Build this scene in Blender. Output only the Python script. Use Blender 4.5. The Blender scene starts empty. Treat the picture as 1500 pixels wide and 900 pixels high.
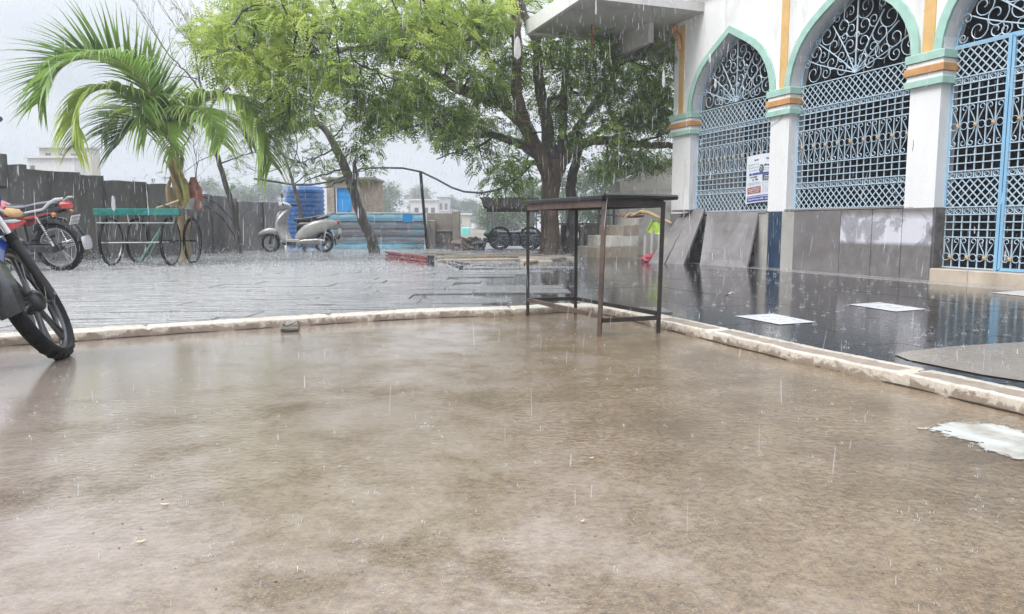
import bpy, math, random
import numpy as np
from mathutils import Vector, Matrix, Euler

random.seed(7)
rng = np.random.default_rng(7)
S = bpy.context.scene
COL = S.collection
R = math.radians

# ------------------------------------------------------------------ camera
CZ, FPX = 0.66, 1100.0
PITCH = math.atan(120 / 1100)
cam_d = bpy.data.cameras.new('camera')
cam = bpy.data.objects.new('camera', cam_d)
COL.objects.link(cam)
cam.location = (0, 0, CZ)
cam.rotation_euler = (R(90) - PITCH, 0, 0)
cam_d.sensor_width = 36.0
cam_d.lens = FPX / 1500 * 36
cam_d.clip_start = 0.05
cam_d.clip_end = 2000
S.camera = cam

# ------------------------------------------------------------------ sky, sun, exposure
SUN_EL, SUN_AZ = R(48), R(236)
W = bpy.data.worlds.new('World')
S.world = W
W.use_nodes = True
nt = W.node_tree
nt.nodes.clear()
wo = nt.nodes.new('ShaderNodeOutputWorld')
bg = nt.nodes.new('ShaderNodeBackground')
sky = nt.nodes.new('ShaderNodeTexSky')
sky.sky_type = 'NISHITA'
sky.sun_disc = False
sky.sun_elevation = SUN_EL
sky.sun_rotation = SUN_AZ
sky.dust_density = 3.0
sky.air_density = 1.5
tc = nt.nodes.new('ShaderNodeTexCoord')
mp = nt.nodes.new('ShaderNodeMapping')
mp.inputs['Scale'].default_value = (1.0, 1.0, 2.6)
cl = nt.nodes.new('ShaderNodeTexNoise')
cl.inputs['Scale'].default_value = 1.7
cl.inputs['Detail'].default_value = 5
cl.inputs['Roughness'].default_value = 0.55
cr = nt.nodes.new('ShaderNodeValToRGB')
cr.color_ramp.elements[0].position = 0.40
cr.color_ramp.elements[0].color = (3.9, 4.35, 5.0, 1)
cr.color_ramp.elements[1].position = 0.66
cr.color_ramp.elements[1].color = (6.0, 6.15, 6.45, 1)
# an overcast sky is brighter overhead than at the horizon
sx = nt.nodes.new('ShaderNodeSeparateXYZ')
zr = nt.nodes.new('ShaderNodeMapRange')
zr.interpolation_type = 'SMOOTHSTEP'
zr.inputs['From Min'].default_value = 0.15
zr.inputs['From Max'].default_value = 1.0
zr.inputs['To Min'].default_value = 1.0
zr.inputs['To Max'].default_value = 3.6
zm = nt.nodes.new('ShaderNodeVectorMath')
zm.operation = 'SCALE'
mx = nt.nodes.new('ShaderNodeMixRGB')
mx.inputs['Fac'].default_value = 0.93
nt.links.new(tc.outputs['Generated'], mp.inputs['Vector'])
nt.links.new(mp.outputs[0], cl.inputs['Vector'])
nt.links.new(cl.outputs['Fac'], cr.inputs['Fac'])
nt.links.new(tc.outputs['Generated'], sx.inputs[0])
nt.links.new(sx.outputs['Z'], zr.inputs['Value'])
nt.links.new(cr.outputs['Color'], zm.inputs[0])
nt.links.new(zr.outputs[0], zm.inputs['Scale'])
nt.links.new(sky.outputs['Color'], mx.inputs['Color1'])
nt.links.new(zm.outputs[0], mx.inputs['Color2'])
nt.links.new(mx.outputs['Color'], bg.inputs['Color'])
bg.inputs['Strength'].default_value = 0.1
nt.links.new(bg.outputs[0], wo.inputs['Surface'])

sun_d = bpy.data.lights.new('sun', 'SUN')
sun_d.energy = 1.5
sun_d.angle = R(25)
sun_d.color = (1.0, 0.97, 0.93)
sun = bpy.data.objects.new('sun', sun_d)
COL.objects.link(sun)
sdir = Vector((math.sin(SUN_AZ) * math.cos(SUN_EL), math.cos(SUN_AZ) * math.cos(SUN_EL), math.sin(SUN_EL)))
sun.rotation_euler = sdir.to_track_quat('Z', 'Y').to_euler()
S.view_settings.view_transform = 'Standard'
S.view_settings.look = 'None'
S.view_settings.exposure = 0.68
HAZE = 0.0030
S.view_settings.gamma = 1.0
cy = S.cycles
cy.max_bounces = 6
cy.diffuse_bounces = 3
cy.glossy_bounces = 3
cy.transmission_bounces = 3
cy.transparent_max_bounces = 12
cy.volume_bounces = 0
cy.caustics_reflective = False
cy.caustics_refractive = False
cy.sample_clamp_indirect = 4
cy.use_denoising = True

# ------------------------------------------------------------------ measuring helpers
def ray(px, py):
    a = (px - 750) / FPX
    b = (450 - py) / FPX
    return Vector((a, math.cos(PITCH) + b * math.sin(PITCH), -math.sin(PITCH) + b * math.cos(PITCH)))
def G(px, py, z=0.0):
    d = ray(px, py)
    return Vector((0, 0, CZ)) + d * ((z - CZ) / d.z)
def at(px, py, Y):
    d = ray(px, py)
    return Vector((0, 0, CZ)) + d * (Y / d.y)
def onwall(px, py, A, B):
    n = Vector((B[1] - A[1], -(B[0] - A[0]), 0))
    d = ray(px, py)
    o = Vector((A[0], A[1], 0)) - Vector((0, 0, CZ))
    return Vector((0, 0, CZ)) + d * (o.dot(n) / d.dot(n))
TZ = 0.045   # level of the terrace

# ------------------------------------------------------------------ mesh helpers
class MB:
    def __init__(s):
        s.v = []; s.f = []
    def add(s, vs, fs, m=None):
        n = len(s.v)
        s.v += [tuple(m @ Vector(v)) for v in vs] if m else [tuple(v) for v in vs]
        s.f += [tuple(i + n for i in f) for f in fs]
        return s
    def box(s, x0, x1, y0, y1, z0, z1, m=None):
        vs = [(x0,y0,z0),(x1,y0,z0),(x1,y1,z0),(x0,y1,z0),(x0,y0,z1),(x1,y0,z1),(x1,y1,z1),(x0,y1,z1)]
        return s.add(vs, [(0,3,2,1),(4,5,6,7),(0,1,5,4),(1,2,6,5),(2,3,7,6),(3,0,4,7)], m)
    def bbox(s, x0, x1, y0, y1, z0, z1, b=0.01, m=None):   # box with chamfered vertical and top edges
        vs = []
        for z, i in ((z0, 0), (z1 - b, 0), (z1, b)):
            a0, a1, c0, c1 = x0 + i, x1 - i, y0 + i, y1 - i
            vs += [(a0+b,c0,z),(a1-b,c0,z),(a1,c0+b,z),(a1,c1-b,z),(a1-b,c1,z),(a0+b,c1,z),(a0,c1-b,z),(a0,c0+b,z)]
        fs = [tuple(range(7, -1, -1)), tuple(range(16, 24))]
        for k in range(2):
            for i in range(8):
                j = (i + 1) % 8
                fs.append((k*8+i, k*8+j, k*8+8+j, k*8+8+i))
        return s.add(vs, fs, m)
    def tube(s, pts, r, n=6, cap=True, m=None):
        pts = [Vector(p) for p in pts]
        rs = r if isinstance(r, (list, tuple)) else [r] * len(pts)
        vs = []; fs = []; up = Vector((0.13, 0.27, 1)).normalized()
        t0 = (pts[1] - pts[0]).normalized()
        a = t0.cross(up)
        if a.length < 0.05: a = t0.cross(Vector((1, 0, 0)))
        a.normalize()
        for i, p in enumerate(pts):
            if i == 0: t = pts[1] - pts[0]
            elif i == len(pts) - 1: t = pts[-1] - pts[-2]
            else: t = (pts[i+1] - pts[i]).normalized() + (pts[i] - pts[i-1]).normalized()
            if t.length < 1e-9: t = t0
            t = t.normalized()
            a = a - t * a.dot(t)
            if a.length < 1e-6: a = t.cross(Vector((0, 1, 0.3)))
            a.normalize(); b = t.cross(a); t0 = t
            for k in range(n):
                q = 2 * math.pi * k / n
                vs.append(p + (a * math.cos(q) + b * math.sin(q)) * rs[i])
        for i in range(len(pts) - 1):
            for k in range(n):
                j = (k + 1) % n
                fs.append((i*n+k, i*n+j, (i+1)*n+j, (i+1)*n+k))
        if cap:
            fs.append(tuple(range(n - 1, -1, -1)))
            fs.append(tuple(range((len(pts)-1)*n, len(pts)*n)))
        return s.add(vs, fs, m)
    def loft(s, rings, cap=True, m=None):
        n = len(rings[0]); vs = [v for r in rings for v in r]; fs = []
        for i in range(len(rings) - 1):
            for k in range(n):
                j = (k + 1) % n
                fs.append((i*n+k, i*n+j, (i+1)*n+j, (i+1)*n+k))
        if cap:
            fs.append(tuple(range(n - 1, -1, -1)))
            fs.append(tuple(range((len(rings)-1)*n, len(rings)*n)))
        return s.add(vs, fs, m)
    def lathe(s, prof, n=24, m=None, close=False, a0=0.0, a1=2*math.pi):   # prof of (radius, height) round local Y
        full = abs(a1 - a0 - 2*math.pi) < 1e-6
        vs = []; fs = []; k = len(prof); nn = n if full else n + 1
        for i in range(nn):
            q = a0 + (a1 - a0) * i / n
            vs += [(r * math.cos(q), h, r * math.sin(q)) for r, h in prof]
        for i in range(n):
            j = (i + 1) % nn
            for t in range(k if close else k - 1):
                u = (t + 1) % k
                fs.append((i*k+t, j*k+t, j*k+u, i*k+u))
        return s.add(vs, fs, m)
    def prism(s, poly, d, m=None):      # poly in the XZ plane, from y=0 to y=d
        n = len(poly)
        vs = [(x, 0, z) for x, z in poly] + [(x, d, z) for x, z in poly]
        fs = [tuple(range(n)), tuple(range(2*n-1, n-1, -1))]
        for i in range(n):
            j = (i + 1) % n
            fs.append((i, i+n, j+n, j))
        return s.add(vs, fs, m)
    def mesh(s, name, mat, smooth=False):
        me = bpy.data.meshes.new(name)
        me.from_pydata(s.v, [], s.f)
        if mat: me.materials.append(mat)
        if smooth:
            me.polygons.foreach_set('use_smooth', [True] * len(me.polygons))
            try: me.set_sharp_from_angle(angle=R(40))
            except Exception: pass
        me.update()
        return me
    def build(s, name, mat, parent=None, smooth=False, kind=None, label=None):
        return link(name, s.mesh(name, mat, smooth), parent, kind, label)
def link(name, me, parent=None, kind=None, label=None, loc=None, rot=None, scale=None):
    o = bpy.data.objects.new(name, me)
    COL.objects.link(o)
    if parent: o.parent = parent
    if kind: o['kind'] = kind
    if label: o['label'] = label
    if loc is not None: o.location = loc
    if rot is not None: o.rotation_euler = rot
    if scale is not None: o.scale = scale
    return o
def npmesh(name, V, Q, mat, attr=None, smooth=False):
    V = np.asarray(V, dtype=np.float32); Q = np.asarray(Q, dtype=np.int32)
    me = bpy.data.meshes.new(name)
    me.vertices.add(len(V)); me.vertices.foreach_set('co', V.ravel())
    k = Q.shape[1]
    me.loops.add(Q.size); me.loops.foreach_set('vertex_index', Q.ravel())
    me.polygons.add(len(Q))
    me.polygons.foreach_set('loop_start', np.arange(0, Q.size, k, dtype=np.int32))
    if attr is not None:
        a = me.attributes.new('tone', 'FLOAT', 'POINT')
        a.data.foreach_set('value', np.asarray(attr, dtype=np.float32))
    me.materials.append(mat)
    me.update(calc_edges=True)
    if smooth: me.polygons.foreach_set('use_smooth', [True] * len(me.polygons))
    return me
def thing(name, label, cat, loc=(0, 0, 0), rz=0.0, group=None):
    o = bpy.data.objects.new(name, None)
    o.empty_display_size = 0.2
    COL.objects.link(o)
    o.location = loc; o.rotation_euler = (0, 0, rz)
    o['label'] = label; o['category'] = cat
    if group: o['group'] = group
    return o
def tag(o, label, cat, group=None):
    o['label'] = label; o['category'] = cat
    if group: o['group'] = group
    return o
def frame(origin, xdir, ydir=None):
    x = Vector(xdir).normalized()
    z = Vector((0, 0, 1))
    if ydir is not None:
        y = Vector(ydir).normalized(); z = x.cross(y).normalized()
    y = z.cross(x).normalized(); z = x.cross(y)
    m = Matrix((x, y, z)).transposed().to_4x4()
    m.translation = Vector(origin)
    return m

# ------------------------------------------------------------------ materials
def newmat(name):
    m = bpy.data.materials.new(name); m.use_nodes = True
    nt = m.node_tree
    return m, nt, nt.nodes['Principled BSDF']
def node(nt, t, **kw):
    n = nt.nodes.new(t)
    for k, v in kw.items():
        if k in n.inputs: n.inputs[k].default_value = v
        else: setattr(n, k, v)
    return n
def noise(nt, vec, scale, detail=4, rough=0.55, dist=0.0):
    n = node(nt, 'ShaderNodeTexNoise', Scale=scale, Detail=detail, Roughness=rough, Distortion=dist)
    if vec: nt.links.new(vec, n.inputs['Vector'])
    return n.outputs['Fac']
def mrange(nt, v, a, b, c, d):
    n = node(nt, 'ShaderNodeMapRange')
    for k, x in zip(('From Min', 'From Max', 'To Min', 'To Max'), (a, b, c, d)): n.inputs[k].default_value = x
    nt.links.new(v, n.inputs['Value'])
    return n.outputs[0]
def mixc(nt, fac, c1, c2):
    n = node(nt, 'ShaderNodeMixRGB')
    if isinstance(fac, float): n.inputs['Fac'].default_value = fac
    else: nt.links.new(fac, n.inputs['Fac'])
    for k, c in (('Color1', c1), ('Color2', c2)):
        if isinstance(c, tuple): n.inputs[k].default_value = (*c, 1)
        else: nt.links.new(c, n.inputs[k])
    return n.outputs['Color']
def math2(nt, op, a, b=None, clamp=False):
    n = node(nt, 'ShaderNodeMath', operation=op); n.use_clamp = clamp
    for i, x in enumerate((a, b)):
        if x is None: continue
        if isinstance(x, (int, float)): n.inputs[i].default_value = x
        else: nt.links.new(x, n.inputs[i])
    return n.outputs[0]
def mapped(nt, scale=(1, 1, 1), coord='Object'):
    t = node(nt, 'ShaderNodeTexCoord'); m = node(nt, 'ShaderNodeMapping')
    m.inputs['Scale'].default_value = scale
    nt.links.new(t.outputs[coord], m.inputs['Vector'])
    return m.outputs[0]
def bump(nt, p, h, strength, dist=0.01, prev=None):
    b = node(nt, 'ShaderNodeBump', Strength=strength, Distance=dist)
    nt.links.new(h, b.inputs['Height'])
    if prev: nt.links.new(prev, b.inputs['Normal'])
    if p: nt.links.new(b.outputs[0], p.inputs['Normal'])
    return b.outputs[0]
def M(name, col, rough=0.5, metal=0.0, var=0.18, scale=3.0, bs=30.0, bump_s=0.25, coat=0.0, dirt=None, dirt_amt=0.5, stretch=(1, 1, 1), bdist=0.004):
    m, nt, p = newmat(name)
    v = mapped(nt, stretch)
    f = noise(nt, v, scale, 6, 0.6)
    lo = tuple(c * (1 - var) for c in col); hi = tuple(min(1, c * (1 + var)) for c in col)
    c = mixc(nt, mrange(nt, f, 0.3, 0.7, 0, 1), lo, hi)
    if dirt:
        g = noise(nt, v, scale * 0.7, 8, 0.68, 0.6)
        c = mixc(nt, mrange(nt, g, 0.62 - dirt_amt * 0.25, 0.72 - dirt_amt * 0.1, 0, 0.85), c, dirt)
    nt.links.new(c, p.inputs['Base Color'])
    r = noise(nt, v, scale * 2.3, 4)
    nt.links.new(mrange(nt, r, 0.25, 0.75, max(0.02, rough * 0.7), min(1, rough * 1.3)), p.inputs['Roughness'])
    p.inputs['Metallic'].default_value = metal
    if coat: p.inputs['Coat Weight'].default_value = coat; p.inputs['Coat Roughness'].default_value = 0.12
    if bump_s: bump(nt, p, noise(nt, v, bs, 5, 0.6), bump_s, bdist)
    return m

m_white = M('white_paint', (0.82, 0.81, 0.80), 0.5, var=0.05, scale=2.0, bs=10, bump_s=0.18, dirt=(0.60, 0.58, 0.54), dirt_amt=0.25, stretch=(1.6, 1.6, 0.35), bdist=0.006)
m_mint = M('mint_paint', (0.38, 0.59, 0.50), 0.45, var=0.14, scale=5, bs=40, dirt=(0.45, 0.52, 0.46), dirt_amt=0.3)
m_orange = M('ochre_paint', (0.70, 0.44, 0.17), 0.5, var=0.14, scale=5, bs=40)
m_brown_o = M('brown_ochre_paint', (0.58, 0.30, 0.12), 0.5, var=0.2, scale=6, bs=40)
m_soffit = M('grey_plaster', (0.60, 0.58, 0.56), 0.7, var=0.1, scale=2, dirt=(0.42, 0.40, 0.38), dirt_amt=0.3)
m_cream = M('cream_plaster', (0.82, 0.77, 0.69), 0.6, var=0.12, scale=2, bs=20, dirt=(0.36, 0.32, 0.27), dirt_amt=0.35)
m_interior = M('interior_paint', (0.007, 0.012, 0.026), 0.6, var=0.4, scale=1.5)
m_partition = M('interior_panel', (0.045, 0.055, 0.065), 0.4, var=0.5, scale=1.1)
m_slab = M('grey_flagstone', (0.20, 0.185, 0.185), 0.35, var=0.22, scale=2.4, bs=26, bump_s=0.3, coat=0.25, dirt=(0.17, 0.14, 0.13), dirt_amt=0.3)
m_slab2 = M('pale_flagstone', (0.42, 0.40, 0.37), 0.4, var=0.12, scale=3, coat=0.2, dirt=(0.3, 0.28, 0.24), dirt_amt=0.3)
m_navy = M('navy_tile', (0.03, 0.055, 0.10), 0.2, var=0.4, scale=4, coat=0.4)
m_rubble = M('rubble_stone', (0.13, 0.12, 0.115), 0.8, var=0.5, scale=7, bs=25, bump_s=0.8)
m_step = M('beige_stone', (0.50, 0.42, 0.33), 0.4, var=0.15, scale=3, coat=0.2, dirt=(0.36, 0.29, 0.22), dirt_amt=0.4)
m_wallslab = M('dark_basalt_slab', (0.15, 0.142, 0.142), 0.45, var=0.35, scale=2.2, bs=14, bump_s=0.6, coat=0.15, dirt=(0.19, 0.165, 0.14), dirt_amt=0.5, stretch=(1, 1, 0.45), bdist=0.012)
m_grille = M('pale_blue_iron', (0.47, 0.59, 0.68), 0.35, var=0.16, scale=9, coat=0.3)
m_frame = M('sky_blue_iron', (0.25, 0.47, 0.66), 0.35, var=0.14, scale=6, coat=0.3)
m_gold = M('ochre_rosette', (0.56, 0.38, 0.19), 0.4, var=0.3, scale=20)
m_rust = M('rusty_table_steel', (0.022, 0.016, 0.013), 0.5, metal=0.0, var=0.6, scale=9, bs=60, bump_s=0.5, coat=0.12)
m_rustb = M('rusty_brown_steel', (0.095, 0.062, 0.050), 0.5, metal=0.0, var=0.45, scale=7, bs=60, bump_s=0.5, coat=0.15)
m_tabletop = M('wet_black_slate', (0.016, 0.016, 0.017), 0.35, var=0.5, scale=6, bs=30, bump_s=0.6, coat=0.15)
m_rubber = M('rubber', (0.007, 0.007, 0.0075), 0.6, var=0.5, scale=12, bs=60, coat=0.0)
m_rubber.node_tree.nodes['Principled BSDF'].inputs['Specular IOR Level'].default_value = 0.22
m_blackpl = M('black_plastic', (0.016, 0.016, 0.018), 0.28, var=0.3, scale=9, coat=0.5)
m_chrome = M('chrome', (0.72, 0.72, 0.74), 0.16, metal=1.0, var=0.06, scale=9, bump_s=0.05)
m_alloy = M('dull_alloy', (0.36, 0.36, 0.36), 0.38, metal=0.7, var=0.25, scale=9, dirt=(0.12, 0.11, 0.10), dirt_amt=0.4)
m_dark = M('oily_metal', (0.045, 0.044, 0.046), 0.4, metal=0.4, var=0.4, scale=12)
m_blue_bike = M('deep_blue_enamel', (0.012, 0.035, 0.20), 0.22, var=0.2, scale=6, coat=0.9)
m_red = M('red_enamel', (0.45, 0.018, 0.022), 0.25, var=0.15, scale=6, coat=0.8)
m_silver = M('silver_enamel', (0.46, 0.46, 0.47), 0.3, metal=0.3, var=0.1, scale=6, coat=0.6)
m_seat = M('black_vinyl', (0.022, 0.022, 0.026), 0.3, var=0.3, scale=8, coat=0.5)
m_tan = M('tan_foam', (0.55, 0.36, 0.18), 0.8, var=0.2, scale=18, bs=60, bump_s=0.5)
m_redlens = M('red_lens', (0.50, 0.02, 0.02), 0.12, var=0.1, scale=8, coat=0.9)
m_glass = M('lamp_glass', (0.55, 0.57, 0.60), 0.08, var=0.05, scale=4, coat=0.9)
m_plate = M('plate_white', (0.60, 0.60, 0.58), 0.4, var=0.06, scale=9)
m_darkalloy = M('black_alloy', (0.03, 0.03, 0.032), 0.35, var=0.3, scale=9, coat=0.4)
m_scoot = M('scooter_grey_enamel', (0.47, 0.455, 0.44), 0.28, var=0.12, scale=5, coat=0.7)
m_board = M('green_painted_board', (0.012, 0.18, 0.16), 0.3, var=0.3, scale=6, coat=0.5, dirt=(0.03, 0.13, 0.06), dirt_amt=0.5)
m_cartwood = M('wet_dark_wood', (0.075, 0.068, 0.066), 0.5, var=0.4, scale=8, coat=0.3, stretch=(1, 6, 6))
m_cartsteel = M('cart_steel', (0.20, 0.21, 0.21), 0.4, metal=0.5, var=0.35, scale=8, coat=0.3)
m_greenpole = M('green_pole_paint', (0.16, 0.30, 0.24), 0.4, var=0.3, scale=9)
m_tank = M('blue_tank_plastic', (0.020, 0.105, 0.30), 0.32, var=0.3, scale=1.6, coat=0.3)
m_door = M('bright_blue_door', (0.03, 0.27, 0.60), 0.4, var=0.1, scale=3)
m_brick = M('clay_brick', (0.34, 0.27, 0.21), 0.8, var=0.28, scale=5, bs=30, bump_s=0.4)
m_mortar = M('mortar', (0.30, 0.28, 0.25), 0.9, var=0.15, scale=8)
m_sheet = M('blue_metal_sheet', (0.20, 0.40, 0.52), 0.4, var=0.22, scale=2.5, bs=12, coat=0.2, dirt=(0.09, 0.16, 0.20), dirt_amt=0.6, stretch=(0.4, 1, 1))
m_sheetd = M('rust_stained_sheet', (0.15, 0.26, 0.33), 0.5, var=0.35, scale=3, bs=12, dirt=(0.22, 0.115, 0.09), dirt_amt=1.1, stretch=(0.3, 1, 1.5))
m_conc = M('weathered_concrete', (0.27, 0.24, 0.21), 0.7, var=0.2, scale=2.5, bs=18, bump_s=0.5, dirt=(0.17, 0.15, 0.13), dirt_amt=0.4)
m_pipe = M('black_pipe', (0.02, 0.02, 0.022), 0.4, var=0.3, scale=5)
m_redsteel = M('red_oxide_steel', (0.26, 0.050, 0.050), 0.4, var=0.25, scale=6, coat=0.4)
m_bamboo = M('wet_bamboo', (0.45, 0.34, 0.22), 0.45, var=0.25, scale=5, coat=0.3)
m_tin = M('dark_thatch', (0.030, 0.027, 0.025), 0.95, var=0.5, scale=14, bump_s=0)
m_tarp = M('navy_tarp', (0.02, 0.03, 0.055), 0.35, var=0.4, scale=5, coat=0.3)
m_lime = M('lime_cloth', (0.48, 0.70, 0.10), 0.6, var=0.08, scale=6)
m_redcloth = M('red_cloth', (0.36, 0.05, 0.07), 0.7, var=0.3, scale=10)
m_bark = M('neem_bark', (0.14, 0.098, 0.070), 0.75, var=0.4, scale=9, bs=22, bump_s=1.0, stretch=(1, 1, 0.25), bdist=0.03, coat=0.12)
m_bark2 = M('grey_bark', (0.10, 0.085, 0.08), 0.7, var=0.35, scale=9, bs=30, bump_s=0.6, stretch=(1, 1, 0.3), bdist=0.015)
m_twig = M('wet_twig', (0.035, 0.030, 0.030), 0.55, var=0.3, scale=9, bump_s=0)
m_palmtrunk = M('palm_sheath', (0.42, 0.31, 0.17), 0.6, var=0.35, scale=5, bs=20, bump_s=0.6, stretch=(1, 1, 0.2))
m_palmgreen = M('palm_stalk', (0.46, 0.42, 0.12), 0.4, var=0.3, scale=6, coat=0.3)
m_farwall = M('far_render', (0.62, 0.61, 0.60), 0.8, var=0.08, scale=0.4)
m_farwall2 = M('far_cream_render', (0.50, 0.47, 0.38), 0.8, var=0.1, scale=0.4)
m_fargrey = M('far_grey_render', (0.40, 0.40, 0.42), 0.8, var=0.1, scale=0.4)
m_window = M('window_dark', (0.05, 0.055, 0.06), 0.2, var=0.2)
m_teal = M('teal_paint', (0.18, 0.60, 0.55), 0.5, var=0.1)
m_sandal = M('sandal_rubber', (0.05, 0.045, 0.04), 0.5, var=0.3, scale=20)
m_strap = M('sandal_strap', (0.22, 0.21, 0.20), 0.5, var=0.3, scale=20)
m_banner = M('banner_vinyl', (0.74, 0.78, 0.84), 0.35, var=0.04, scale=3, coat=0.2)
m_bprint = M('banner_blue_print', (0.07, 0.09, 0.36), 0.4, var=0.15, scale=30)
m_bred = M('banner_red_print', (0.42, 0.12, 0.13), 0.4, var=0.15, scale=30)
m_bdark = M('banner_dark_print', (0.09, 0.10, 0.13), 0.4, var=0.15, scale=30)
m_bgrey = M('banner_grey_print', (0.42, 0.46, 0.52), 0.4, var=0.15, scale=30)
m_leafdry = M('dry_leaf', (0.55, 0.42, 0.25), 0.6, var=0.2, scale=30)

# water drops
m_rain, nt_, p_ = newmat('rain_water')
p_.inputs['Base Color'].default_value = (0.92, 0.94, 0.97, 1)
p_.inputs['Roughness'].default_value = 0.15
p_.inputs['Alpha'].default_value = 0.30
m_drop, nt_, p_ = newmat('splash_water')
p_.inputs['Base Color'].default_value = (0.90, 0.92, 0.95, 1)
p_.inputs['Roughness'].default_value = 0.12
p_.inputs['Alpha'].default_value = 0.6

m_ring, nt_, p_ = newmat('ripple_water')
p_.inputs['Base Color'].default_value = (0.8, 0.8, 0.8, 1)
p_.inputs['Roughness'].default_value = 0.1
p_.inputs['Alpha'].default_value = 0.08

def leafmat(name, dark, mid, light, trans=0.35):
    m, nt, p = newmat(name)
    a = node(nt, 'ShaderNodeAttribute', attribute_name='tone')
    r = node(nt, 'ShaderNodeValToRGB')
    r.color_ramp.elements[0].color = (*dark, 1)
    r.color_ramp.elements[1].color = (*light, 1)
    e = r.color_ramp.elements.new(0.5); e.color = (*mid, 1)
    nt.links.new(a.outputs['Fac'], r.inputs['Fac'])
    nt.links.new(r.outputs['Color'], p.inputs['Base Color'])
    p.inputs['Roughness'].default_value = 0.4
    t = node(nt, 'ShaderNodeBsdfTranslucent')
    nt.links.new(r.outputs['Color'], t.inputs['Color'])
    mixs = node(nt, 'ShaderNodeMixShader'); mixs.inputs[0].default_value = trans
    out = nt.nodes['Material Output']
    nt.links.new(p.outputs[0], mixs.inputs[1]); nt.links.new(t.outputs[0], mixs.inputs[2])
    nt.links.new(mixs.outputs[0], out.inputs['Surface'])
    return m
m_leaf = leafmat('neem_leaf', (0.05, 0.085, 0.022), (0.25, 0.37, 0.06), (0.62, 0.69, 0.16), 0.45)
m_leafp = leafmat('palm_leaf', (0.055, 0.095, 0.045), (0.24, 0.38, 0.08), (0.66, 0.76, 0.16), 0.45)
m_leaffar = leafmat('far_leaf', (0.04, 0.07, 0.03), (0.07, 0.13, 0.045), (0.13, 0.20, 0.06), 0.2)

def rings(nt, vec, scale, rnd=1.0):      # expanding rings left by rain drops
    v = node(nt, 'ShaderNodeTexVoronoi', Scale=scale, Randomness=rnd)
    nt.links.new(vec, v.inputs['Vector'])
    sc = node(nt, 'ShaderNodeSeparateColor'); nt.links.new(v.outputs['Color'], sc.inputs[0])
    d = v.outputs['Distance']
    rad = math2(nt, 'MULTIPLY', sc.outputs[0], 0.42)
    x = math2(nt, 'SUBTRACT', d, rad)
    env = math2(nt, 'SUBTRACT', 1.0, math2(nt, 'MULTIPLY', math2(nt, 'ABSOLUTE', x), 9.0), True)
    return math2(nt, 'MULTIPLY', math2(nt, 'SINE', math2(nt, 'MULTIPLY', x, 55.0)), env)

def wet_ground(name, cols, rough, ripple=0.3, grain=0.4, film=(0.42, 0.58), dist=0.004, wscale=26, wmul=1.1, big_s=0.55, stretch=(1, 1.6, 1), silt_sheen=None, fade=None):
    m, nt, p = newmat(name)
    v = mapped(nt)
    big = noise(nt, v, big_s, 7, 0.62, 0.4)
    mid = noise(nt, v, 3.1, 8, 0.68, 0.2)
    c = mixc(nt, mrange(nt, big, 0.35, 0.65, 0, 1), cols[0], cols[1])
    c = mixc(nt, mrange(nt, mid, 0.35, 0.7, 0, 0.75), c, cols[2])
    fine = noise(nt, v, 42, 7, 0.8)
    c = mixc(nt, mrange(nt, fine, 0.42, 0.62, 0, 0.7), c, cols[3])
    fine2 = noise(nt, v, 170, 3, 0.7)
    c = mixc(nt, mrange(nt, fine2, 0.56, 0.66, 0, 0.75), c, cols[2])
    if fade:        # stone colour darkens towards the granite; the tree's dark reflection is painted in
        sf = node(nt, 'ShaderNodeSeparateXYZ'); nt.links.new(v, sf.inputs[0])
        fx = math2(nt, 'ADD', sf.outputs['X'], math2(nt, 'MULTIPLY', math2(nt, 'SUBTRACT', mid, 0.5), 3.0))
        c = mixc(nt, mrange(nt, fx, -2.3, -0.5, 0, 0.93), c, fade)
    q = math2(nt, 'ADD', math2(nt, 'MULTIPLY', big, 0.6), math2(nt, 'MULTIPLY', mid, 0.4))
    if silt_sheen:        # silty puddles, more to the left; their pale colour also paints in sky reflection
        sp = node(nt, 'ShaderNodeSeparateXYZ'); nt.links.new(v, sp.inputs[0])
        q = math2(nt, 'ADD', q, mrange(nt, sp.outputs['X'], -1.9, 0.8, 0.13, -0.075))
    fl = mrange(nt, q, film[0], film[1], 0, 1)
    if silt_sheen: c = mixc(nt, math2(nt, 'MULTIPLY', fl, 0.6), c, silt_sheen)
    nt.links.new(c, p.inputs['Base Color'])
    p.inputs['Coat Roughness'].default_value = 0.15
    if silt_sheen: nt.links.new(mrange(nt, fl, 0, 1, 0.35, 0.95), p.inputs['Coat Weight'])
    nt.links.new(mrange(nt, fl, 0, 1, rough[1], rough[0]), p.inputs['Roughness'])
    p.inputs['IOR'].default_value = 1.4
    w = mapped(nt, stretch)
    h = math2(nt, 'ADD', rings(nt, v, 9), rings(nt, v, 17))
    h = math2(nt, 'ADD', h, rings(nt, v, 31))
    wav = noise(nt, w, wscale, 2, 0.5, 0.0 if silt_sheen else 0.8)
    if silt_sheen:        # rain-pocked water
        vo = node(nt, 'ShaderNodeTexVoronoi', Scale=48.0); nt.links.new(mapped(nt, (1, 1.15, 1)), vo.inputs['Vector'])
        wav = math2(nt, 'ADD', math2(nt, 'MULTIPLY', wav, 0.7), math2(nt, 'MULTIPLY', vo.outputs['Distance'], 0.75))
        wav = math2(nt, 'MULTIPLY', wav, mrange(nt, noise(nt, v, 1.3, 6, 0.65), 0.42, 0.62, 0.08, 1.5))
    h = math2(nt, 'ADD', math2(nt, 'MULTIPLY', h, 0.12), math2(nt, 'MULTIPLY', wav, wmul))
    b1 = bump(nt, None, h, ripple, dist)
    b2 = bump(nt, p, noise(nt, v, 150, 3, 0.7), grain, 0.0015, b1)
    return m, nt, p
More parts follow.
